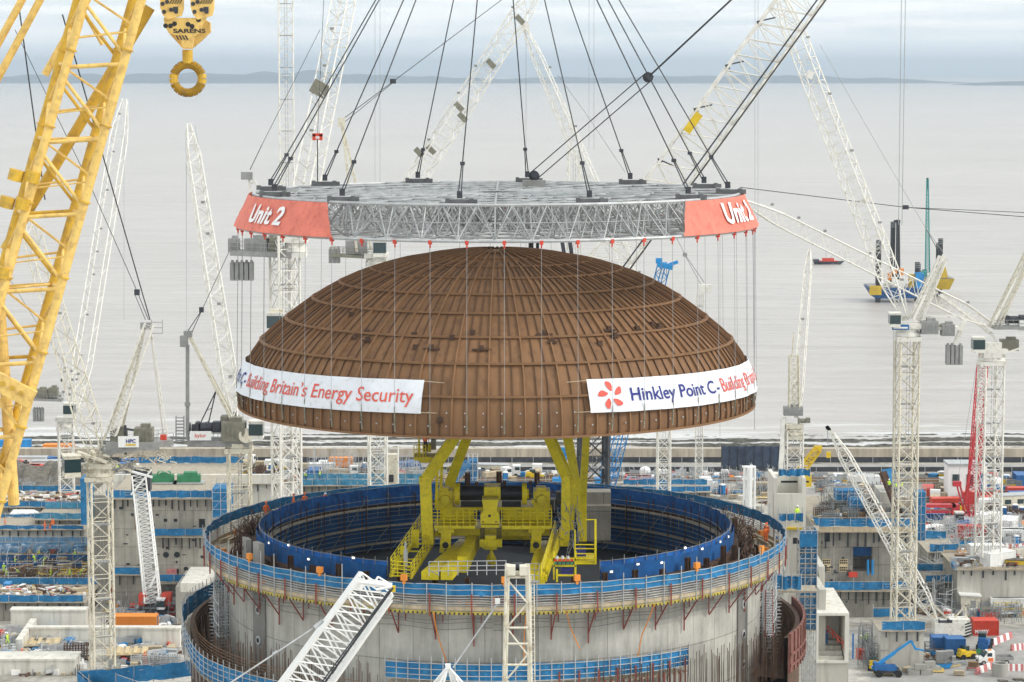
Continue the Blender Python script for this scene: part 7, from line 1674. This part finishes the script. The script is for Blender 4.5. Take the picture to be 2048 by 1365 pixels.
# dark screens on the beach side
t = thing('dark_screen', P(1510, 905, 612), 'row of dark blue grey netting panels beside the beach at right', 'screen'); A, B = P(1443, 930, 585), P(1575, 893, 585); g = MB(); wbox(g, A.x, B.x, 585, 585.2, 0, B.z); g.build('netting', 'net_navy' if 'net_navy' in MATS else 'blue_paint', t); g = MB()
for k in range(9): x = A.x + (B.x - A.x) * k / 8; g.tube((x, 584.9, 0), (x, 584.9, B.z + .3), .1, 4)
g.build('posts', 'dark_steel', t)
# white vertical pipe rack and tanks behind the ring right
t = thing('pipe_rack', P(1497, 1010, 420), 'group of tall white vertical pipes behind the right rim of the ring', 'pipes'); g = MB()
for k, x in enumerate((1488, 1493, 1499, 1503, 1509)): g.tube((P(x, 1000, 420).x, 420 + k % 2, 0), (P(x, 1000, 420).x, 420 + k % 2, P(x, 932 + (k % 3) * 2, 420).z), .2 if k != 2 else .5, 8)
for z in (P(0, 935, 420).z, P(0, 960, 420).z): g.box((P(1498, 1000, 420).x, 420.5, z), (2.2, 1.4, .2))
g.build('pipes', 'bright_white', t)
for (x, y, s_, lab) in ((1290, 962, .95, 'white domed tank behind the ring right of the black tower'), (975, 958, .6, 'small white domed tank seen between the yellow legs'), (1992, 985, 1.0, 'white round tank inside view of the thick mast')): put('tank', G(x, y), 0, lab, None, (s_, s_, s_), 'bright_white')
t = thing('lift_tower', P(790, 965, 430), 'pale upright lift housing right of the white mast behind the ring', 'tower'); g = MB(); A = P(772, 990, 430); B = P(794, 910, 430); wbox(g, A.x, B.x, 430, 432, 0, B.z); g.build('housing', 'cream_paint', t); g = MB()
for x in (A.x - .2, B.x + .2): g.tube((x, 429.8, 0), (x, 429.8, B.z + 1.5), .12, 4)
g.build('rails', 'white_paint', t); g = MB(); pb(g, 778, 950, 787, 965, 429.8, .15); g.build('window', 'interior_dark', t)
t = thing('netted_ramp', P(930, 960, 330), 'light blue netted stair ramp rising behind the yellow crane', 'stair'); g = MB(); pb(g, 936, 922, 955, 970, 330, 2.5); g.beam(P(905, 965, 330), P(936, 925, 330), 1.4, .9); g.build('netting', 'net_sheer', t); g = MB(); A = P(936, 970, 329.8); B = P(955, 922, 329.8); frame_grid(g, A.x, B.x, 329.8, 332.6, A.z, B.z + .5, 2, 4); g.build('tubes', 'galv_light', t)
for (x, y, s_) in ((1212, 892, 1), (1128, 915, 1)):
    t = thing('boom_lift', P(x, y, 500), 'thin light blue raised lift arm %s the black lattice tower' % ('right of' if x > 1180 else 'left of'), 'boom lift'); g = MB(); g.beam(P(x - 6, y + 22, 500), P(x + 4, y, 500), .6); g.beam(P(x + 4, y, 500), P(x + 2, y - 12, 500), .5); g.box(P(x + 2, y - 13, 500), (1.6, 1, 1.2)); g.build('arm', 'blue_bright', t); c = G(x - 8, y + 45); g = MB(); g.beam(P(x - 6, y + 22, 500), P(x - 8, 960, 500), .6); g.box(P(x - 8, 962, 500), (3, 2, 1.2)); g.build('base', 'blue_bright', t)
for (x, y, rz_, lab) in ((2036, 1222, .3, 'white flatbed lorry at the right edge above the steel racks'), (1870, 1010, 1.4, 'white flatbed lorry left of the white cabin block'), (2040, 1160, .1, 'white flatbed lorry right of the white machine housing'), (20, 972, .2, 'white flatbed lorry on the far left shore yard')): put('truck', G(x, y), rz_, lab, None, None, 'bright_white')
for (x, y, rz_, lab) in ((1932, 1318, .4, 'small yellow telehandler behind the tipper van'), (1750, 1340, 1.2, 'small yellow telehandler left of the blue boom lift'), (320, 1290, .2, 'small yellow telehandler right of the orange container')): put('loader', G(x, y), rz_, lab, None, (.8, .8, .8), 'hazard_yellow')
SM = [('pallet', 'timber'), ('pallet', 'brown_ply'), ('cage', 'rebar'), ('pipes', 'galv'), ('form', 'ply'), ('props', 'tube_red'), ('blocks', 'conc_grey'), ('skip', 'blue_bright'), ('pallet', 'bright_white')]
scatter(1735, 1950, 1292, 1352, 30, SM, 'in the lower right yard', sc=(.45, .8)); scatter(230, 425, 1150, 1180, 16, SM, 'at the foot of the left concrete building', sc=(.5, .9))
scatter(1850, 2045, 1000, 1095, 50, SM, 'in the yard around the red crawler crane', sc=(.6, 1)); scatter(0, 165, 990, 1060, 40, SM, 'on the terraces left of the cream mast', sc=(.6, 1)); scatter(1230, 1550, 965, 1000, 40, SM, 'in the yard behind the ring right', sc=(.6, 1)); scatter(235, 560, 938, 955, 30, SM, 'in the yard behind the left concrete building', sc=(.7, 1.1))
# loose scattered stuff
def loose(name, m, n, zones, size, z=0.0):
    g = MB()
    for _ in range(n):
        x0, x1, y0, y1 = rnd.choice(zones); c = G(rnd.uniform(x0, x1), rnd.uniform(y0, y1), z); a = rnd.uniform(0, 3.14)
        d = (rnd.uniform(*size[0]), rnd.uniform(*size[1]), rnd.uniform(*size[2])); g.box(c + Vector((0, 0, d[2] / 2)), d, a)
    return tag(g.build(name, m, origin=(0, 400, 0)), kind='stuff')
ZN = [(0, 165, 930, 1200), (600, 850, 948, 968), (1855, 2045, 1140, 1235), (1640, 1815, 1000, 1045), (230, 345, 1180, 1345), (0, 165, 1268, 1350), (1855, 2045, 945, 1230), (230, 1560, 948, 962), (1640, 1760, 955, 985)]
loose('loose_timber', 'timber', 1100, ZN, ((.6, 4), (.1, .5), (.1, .5)))
loose('loose_pale_boards', 'bright_white', 700, ZN, ((.5, 2.5), (.4, 1.5), (.3, 1.2)))
loose('loose_steel', 'rebar', 900, ZN, ((1, 5), (.08, .4), (.1, .6)))
loose('loose_blue_sheets', 'net_blue', 420, ZN, ((.6, 2.5), (.4, 2), (.2, 1.3)))
loose('loose_red_items', 'red', 320, ZN, ((.3, 1.5), (.3, 1.0), (.3, 1.0)))
loose('loose_tubes', 'galv_light', 900, ZN, ((1.5, 5), (.08, .2), (.1, 1.8)))
loose('loose_orange_items', 'orange', 200, ZN, ((.3, 1.2), (.3, 1.0), (.3, 1.0)))

ZN2 = [(430, 1560, 985, 1250)]
loose('loose_timber', 'timber', 500, ZN2, ((.6, 4), (.1, .5), (.1, .7))); loose('loose_steel', 'rebar', 400, ZN2, ((1, 5), (.1, .5), (.1, .8))); loose('loose_blue_sheets', 'net_blue', 160, ZN2, ((1, 4), (.4, 2), (.3, 1.6))); loose('loose_pale_boards', 'precast', 240, ZN2, ((1, 5), (.5, 3), (.4, 2.4)))
# =================================================================== SEA OBJECTS
mat('hull_yellow', (.62, .42, .03), .6, 0, .15, .3); mat('hull_blue', (.02, .10, .28), .6, 0, .2, .3)
def jackup(cx, Y, cy, wpx, hull, label, legs, deck_items=True):
    t = thing('jack_up_barge', P(cx, cy, Y), label, 'barge'); g = MB(); z0, z1 = P(0, cy + 12, Y).z, P(0, cy - 9, Y).z; A, B = P(cx - wpx / 2, 0, Y).x, P(cx + wpx / 2, 0, Y).x
    g.hexa([(A + 3, Y - 9, z0), (B - 2, Y - 9, z0), (B - 2, Y + 9, z0), (A + 3, Y + 9, z0), (A, Y - 10, z1), (B, Y - 10, z1), (B, Y + 10, z1), (A, Y + 10, z1)]); g.build('hull', hull, t); g = MB(); wbox(g, A + .5, B - .5, Y - 9.5, Y + 9.5, z1 + .01, z1 + .5); g.build('deck', 'grey_box', t)
    for (lx, ty, by, dy) in legs:
        g = MB(); c = P(lx, 0, Y); g.tube((c.x, Y + dy, P(0, by, Y).z), (c.x, Y + dy, P(0, ty, Y).z), 1.1, 10); lo = g.build('leg', 'black', t)
        h = MB()
        for q in range(3): z = P(0, ty + 3 + 4 * q, Y).z; h.tube((c.x, Y + dy, z), (c.x, Y + dy, z + .4), 1.2, 10)
        build_in(h, 'leg_rings', 'galv', lo, t)
    return t, z1, A, B
tj, z1, A, B = jackup(1795, 1130, 582, 108, 'hull_blue', 'blue jack up barge on dark legs on the sea behind the right crane booms', [(1760, 478, 610, -8), (1768, 484, 605, 6), (1838, 522, 600, -8), (1850, 530, 598, 6), (1796, 445, 590, 4)])
g = MB(); wbox(g, P(1833, 0, 1130).x, P(1843, 0, 1130).x, 1118, 1123, z1, z1 + 7); wbox(g, P(1845, 0, 1130).x, P(1855, 0, 1130).x, 1126, 1130, z1, z1 + 6); g.build('jack_housings', 'blue_bright', tj); g = MB(); wbox(g, P(1790, 0, 1130).x, P(1815, 0, 1130).x, 1122, 1128, z1, z1 + 4.5); g.build('deckhouse', 'bright_white', tj)
g = MB(); 
for (x, y, w_) in ((1790, 540, 3), (1800, 536, 3), (1785, 546, 4)): g.box(P(x, y + 8, 1128), (w_, 3, 3))
g.build('orange_rig', 'orange', tj); g = MB(); wbox(g, P(1822, 0, 1130).x, P(1832, 0, 1130).x, 1121, 1125, z1 - 3, z1 + 6); wbox(g, P(1742, 0, 1130).x, P(1765, 0, 1130).x, 1119.5, 1122, z1 - 3, z1 + 1); g.build('yellow_modules', 'hull_yellow', tj); g = MB(); g.lattice(P(1796, 565, 1132), P(1796, 440, 1132), 1.6, 1.0, 14, .25, .1, side=(1, 0, 0)); g.build('drill_mast', 'dark_steel', tj)
tj, z1, A, B = jackup(1872, 1160, 564, 80, 'hull_yellow', 'yellow jack up barge with a tall teal crane standing right of the blue barge', [(1884, 475, 590, -8), (1890, 488, 586, 6), (1860, 540, 590, 2)])
g = MB(); g.hexa([tuple(P(x, y, 1150 + d)) for d, x, y in ((0, 1876, 556), (0, 1896, 556), (5, 1896, 556), (5, 1876, 556), (0, 1884, 528), (0, 1890, 528), (5, 1890, 528), (5, 1884, 528))]); g.build('gantry', 'hull_yellow', tj)
tcn = thing('barge_crane', P(1855, 552, 1158), 'tall thin teal lattice crane boom standing on the yellow barge', 'crane'); g = MB(); g.lattice(P(1855, 545, 1158), P(1855, 358, 1158), 2.0, .8, 26, .16, .08, side=(1, 0, 0)); g.build('jib', 'teal', tcn); g = MB(); wbox(g, P(1850, 0, 1158).x, P(1862, 0, 1158).x, 1156, 1160, z1, z1 + 3); g.build('crane_body', 'teal', tcn); g = MB(); g.tube(P(1855, 380, 1158), P(1855, 356, 1158), .5, 6); g.build('boom_head', 'dark_steel', tcn)
ts = thing('work_boat', P(1655, 526, 1345), 'dark hulled work boat with a red deck on the sea', 'boat'); c = P(1656, 527, 1345); g = MB(); z_ = -10.3
g.hexa([(c.x - 7, 1343, z_), (c.x + 6, 1343, z_), (c.x + 6, 1347, z_), (c.x - 7, 1347, z_), (c.x - 7.8, 1342, z_ + 1.8), (c.x + 8.5, 1343.5, z_ + 2), (c.x + 8.5, 1346.5, z_ + 2), (c.x - 7.8, 1348, z_ + 1.8)]); g.hexa([(c.x - 7.8, 1342, z_ + 1.8), (c.x - 5, 1342, z_ + 1.8), (c.x - 5, 1348, z_ + 1.8), (c.x - 7.8, 1348, z_ + 1.8), (c.x - 7.8, 1342, z_ + 3), (c.x - 5, 1342, z_ + 3), (c.x - 5, 1348, z_ + 3), (c.x - 7.8, 1348, z_ + 3)]); g.build('hull', 'dark_steel', ts); g = MB(); wbox(g, c.x - 3, c.x + 3, 1343.5, 1346.5, z_ + 1.9, z_ + 3.6); wbox(g, c.x - 4.8, c.x + 5, 1343, 1347, z_ + 1.85, z_ + 2.2); g.build('deckhouse', 'red', ts); g = MB(); g.tube((c.x - 1, 1345, z_ + 3.5), (c.x - 1, 1345, z_ + 7), .12, 4); g.beam((c.x + 1, 1345, z_ + 3.6), (c.x + 3, 1345, z_ + 6), .2); g.build('mast', 'galv_light', ts)
td = thing('drill_pole', P(1796, 600, 1000), 'tall black drill string standing above the blue barge', 'pole'); g = MB(); g.tube(P(1797, 560, 1000), P(1797, 442, 1000), .45, 8); g.box(P(1794, 443, 1000), (2.4, 1, 1)); g.build('pole', 'black', td)
# spoil lamps and hoist frame: red lifting beam hanging left
t = thing('lifting_beam', P(635, 270, 300), 'red lifting beam hanging on a chain above the left of the lifting frame', 'lifting beam'); g = MB(); g.box(P(635, 270, 300), (1.2, .5, .35)); g.box(P(628, 275, 300), (.35, .5, .7)); g.box(P(642, 275, 300), (.35, .5, .7)); g.box(P(635, 279, 300), (1.2, .4, .12)); g.build('beam', 'red', t); g = MB(); g.tube(P(635, 280, 300), P(635, 372, 300), .07, 5); g.tube(P(635, 268, 300), P(648, -10, 300), .03, 4); g.build('chain', 'rope', t)

# =================================================================== PEOPLE
def skin_person(pose):
    # joints -> skin modifier -> one continuous body, clothing colours by height on that surface
    P0 = {'pelvis': (0, 0, .95), 'waist': (0, .01, 1.12), 'chest': (0, 0, 1.36), 'neck': (0, 0, 1.52), 'headb': (0, -.02, 1.60), 'head': (0, -.03, 1.70), 'headt': (0, -.02, 1.79)}
    lean = pose.get('lean', 0)
    J = dict(P0)
    for s_, nm in ((1, 'r'), (-1, 'l')):
        st = pose.get('step', .0) * s_
        J['hip' + nm] = (.10 * s_, 0, .90); J['knee' + nm] = (.12 * s_, -.06 - st * .6, .50); J['ank' + nm] = (.13 * s_, .02 - st, .09); J['toe' + nm] = (.14 * s_, -.15 - st, .04)
        ar = pose.get('arm' + nm, (.28 * s_, -.02, 1.15, .27 * s_, -.14, .93))
        J['sh' + nm] = (.19 * s_, 0, 1.43); J['el' + nm] = ar[:3]; J['wr' + nm] = ar[3:]; d = Vector(ar[3:]) - Vector(ar[:3]); d.normalize(); J['hd' + nm] = tuple(Vector(ar[3:]) + d * .10)
    if lean:
        for k in list(J):
            if J[k][2] > 1.0 or k[:2] in ('sh', 'el', 'wr', 'hd'):
                x, y, z = J[k]; dz = z - .95; J[k] = (x, y * cos(lean) - dz * sin(lean), .95 + dz * cos(lean) + y * sin(lean) * .3)
    RAD = {'pelvis': (.155, .12), 'waist': (.145, .11), 'chest': (.175, .125), 'neck': (.06, .06), 'headb': (.075, .085), 'head': (.085, .10), 'headt': (.06, .07), 'hip': (.095, .10), 'knee': (.068, .07), 'ank': (.055, .06), 'toe': (.05, .04), 'sh': (.075, .08), 'el': (.052, .055), 'wr': (.04, .04), 'hd': (.045, .03)}
    names = list(J); idx = {n: i for i, n in enumerate(names)}
    E = [('pelvis', 'waist'), ('waist', 'chest'), ('chest', 'neck'), ('neck', 'headb'), ('headb', 'head'), ('head', 'headt')]
    for nm in 'rl': E += [('pelvis', 'hip' + nm), ('hip' + nm, 'knee' + nm), ('knee' + nm, 'ank' + nm), ('ank' + nm, 'toe' + nm), ('chest', 'sh' + nm), ('sh' + nm, 'el' + nm), ('el' + nm, 'wr' + nm), ('wr' + nm, 'hd' + nm)]
    me = bpy.data.meshes.new('figure'); me.from_pydata([J[n] for n in names], [(idx[a], idx[b]) for a, b in E], []); ob = bpy.data.objects.new('figure', me); COL.objects.link(ob)
    md = ob.modifiers.new('skin', 'SKIN')
    for n in names:
        key = n if n in RAD else n[:-1]; sv = me.skin_vertices[0].data[idx[n]]; sv.radius = RAD[key]; sv.use_root = (n == 'pelvis')
    ms = ob.modifiers.new('sub', 'SUBSURF'); ms.levels = 1; ms.render_levels = 1
    bpy.context.view_layer.update(); dg = bpy.context.evaluated_depsgraph_get(); em = ob.evaluated_get(dg).to_mesh()
    vs = [tuple(v.co) for v in em.vertices]; fs = [tuple(p.vertices) for p in em.polygons]; ob.evaluated_get(dg).to_mesh_clear(); bpy.data.objects.remove(ob)
    return vs, fs, J
POSES = [skin_person({}), skin_person({'step': .22, 'armr': (.26, .12, 1.18, .25, .05, .95), 'arml': (-.26, -.12, 1.18, -.22, -.32, 1.02)}), skin_person({'lean': .85, 'armr': (.24, -.22, 1.2, .16, -.45, 1.12), 'arml': (-.24, -.2, 1.2, -.14, -.42, 1.1)}), skin_person({'armr': (.28, -.22, 1.26, .2, -.42, 1.3), 'arml': (-.26, -.05, 1.16, -.25, -.12, .94)})]
PM = {}
def person(loc, rz, pose, top, legs, hat, label, group=None, sc=1.0):
    key = (pose, top, legs, hat)
    if key not in PM:
        vs, fs, J = POSES[pose]; me = bpy.data.meshes.new('person'); me.from_pydata(vs, [], fs)
        for m in ('skin', top, legs, 'black'): me.materials.append(MATS[m])
        nk = Vector(J['neck']); wr = [Vector(J['wrr']), Vector(J['wrl'])]; hd = [Vector(J['hdr']), Vector(J['hdl'])]; H = Vector(J['head'])
        for p in me.polygons:
            c = p.center
            if c.z < .16: i = 3
            elif (c - H).length < .155 or min((c - h).length for h in hd) < .085: i = 0
            elif c.z < .93: i = 2
            else: i = 1
            p.material_index = i
        me.polygons.foreach_set('use_smooth', [True] * len(me.polygons))
        hm = MB(); hc = Vector(J['headt']); hm.lathe([(.001, .10), (.07, .09), (.115, .04), (.125, -.03), (.15, -.035), (.15, -.045), (.12, -.045)], hc, 12); hme = None
        PM[key] = [me, hm, J]
    me, hm, J = PM[key]
    o = bpy.data.objects.new('person', me); COL.objects.link(o); o.location = loc; o.rotation_euler = (0, 0, rz); o.scale = (sc * 1.0,) * 3; tag(o, label, 'person', group)
    if not hasattr(hm, 'me'):
        q = bpy.data.meshes.new('helmet'); q.from_pydata(hm.v, [], hm.f); q.materials.append(MATS[hat]); hm.me = q
    h = bpy.data.objects.new('helmet', hm.me); COL.objects.link(h); h.parent = o
    return o
HY, HO = 'hiviz_yellow', 'hiviz_orange'
def people(pts, zf, top, lab, grp, legs='navy_cloth', hat='bright_white'):
    for k, (x, y) in enumerate(pts): person(G(x, y, zf), rnd.uniform(0, 6.2), rnd.choice((0, 1, 2, 3)), top, legs, hat, lab, grp, 1.08)
people([(22, 1115), (45, 1112), (54, 1113), (62, 1102), (79, 1120), (94, 1110), (118, 1112), (118, 1100), (87, 1130), (88, 1142), (105, 1140), (38, 1155), (13, 1160), (102, 1158), (160, 1156), (8, 1148), (140, 1158), (70, 1128), (30, 1135), (150, 1120)], 1.3, HY, 'worker in yellow vest standing among the timber and steel at far left', 'workers in yellow vests at far left', HY)
people([(100, 1062), (106, 1058), (90, 1064), (10, 1058)], 5.2, HO, 'worker in orange standing on the pale wall top at far left', 'workers in orange on the left terrace', HO, 'hiviz_orange')
people([(1778, 982), (1786, 985), (1792, 986), (1800, 984)], 22, HY, 'worker in yellow high on the deck behind the cream mast at right', 'workers in yellow behind the right mast')
people([(1720, 1288), (1725, 1290), (1731, 1290), (1736, 1289)], .1, HY, 'worker in yellow vest waiting beside the white box at right', 'workers in yellow beside the white box')
people([(345, 966), (235, 948), (612, 962), (640, 960)], 12.3, HY, 'worker in yellow on the decks behind the ring', 'workers in yellow behind the ring')
def one(x, y, z, rz, pose, top, lab, legs='navy_cloth', hat='bright_white', sc=1.05): person(G(x, y, z), rz, pose, top, legs, hat, lab, None, sc)
one(290, 1328, 0, .3, 0, HO, 'person in orange overalls standing right of the cream mast base', HO, 'hiviz_orange'); one(45, 1322, 0, 1.2, 3, HO, 'person in orange working beside the timber formwork at lower left', HO, 'hiviz_orange'); one(36, 1322, 0, 2.4, 2, HO, 'person in orange bending beside another at lower left', HO, 'hiviz_orange'); one(15, 1290, 1.5, 1, 1, HY, 'person in yellow walking at the left edge above the timber deck', HY)
one(262, 1208, 0, .3, 0, HY, 'person in yellow vest left of the silver crane base'); one(318, 1196, 0, 2, 3, HY, 'person in yellow beside the silver crane cab')
def onr(a_deg, r, z, rz, pose, top, lab, legs='navy_cloth', hat='bright_white'): person(ring(R_(a_deg), r, z), rz, pose, top, legs, hat, lab, None, 1.03)
onr(96, 25.9, DZ, .4, 3, HO, 'person in orange overalls standing on the right walkway between wall and netting', HO, 'hiviz_orange'); onr(99, 26.3, DZ, -.6, 0, HO, 'person in orange close beside another on the right walkway', HO, 'hiviz_orange'); onr(78, 26.3, DZ, 1.3, 2, HO, 'person in orange bending on the right walkway by the timber bend', HO, 'hiviz_orange')
onr(-112, 24.2, 48.2, .5, 0, HO, 'person in orange standing on the wall at the left back of the ring', HO, 'hiviz_orange'); onr(-124, 24.3, 48.2, 1.5, 1, HO, 'person in orange with red helmet further back on the left of the ring', 'navy_cloth', 'red'); onr(-127, 23.9, 48.2, 0, 0, HO, 'second person in orange at the far left back of the ring', HO, 'hiviz_orange'); onr(-135, 24.3, 48.1, 0, 2, HO, 'person bending on the far back rim of the ring, left side', HO)
onr(-70, 26.2, DZ, .8, 2, HO, 'person in orange crouched on the left walkway beside the precast columns', HO, 'hiviz_orange'); onr(0, 26.3, DZ, .8, 2, HO, 'person in orange bent behind the front netting left of the cream mast', HO, 'hiviz_orange')
person(P(1594, 1046, YW - .8), .5, 0, HY, 'green', 'bright_white', 'person in yellow vest and white helmet on the platform below the white box', None, 1.05)
person(P(851, 903, 229.5), .5, 0, HO, 'navy_cloth', 'hiviz_orange', 'person in orange high on the yellow lookout platform under the dome', None, 1.0)
one(1552, 1365, 30, .5, 0, HO, 'person in orange at the bottom edge right of the ring wall', HO)
# ------------------------------------------------------------------ haze: closed box of even air
HAZE = True
if HAZE:
    m = bpy.data.materials.new('haze_air'); m.use_nodes = True; t = m.node_tree; t.nodes.clear(); o_ = t.nodes.new('ShaderNodeOutputMaterial'); v = t.nodes.new('ShaderNodeVolumePrincipled')
    v.inputs['Color'].default_value = (.74, .87, 1.0, 1); v.inputs['Density'].default_value = 6.2e-5; v.inputs['Anisotropy'].default_value = .2; t.links.new(v.outputs[0], o_.inputs['Volume'])
    MATS['haze_air'] = m; g = MB(); g.box((0, 29000, 154), (84000, 64000, 350)); hz_ = tag(g.build('haze', 'haze_air'), kind='stuff')
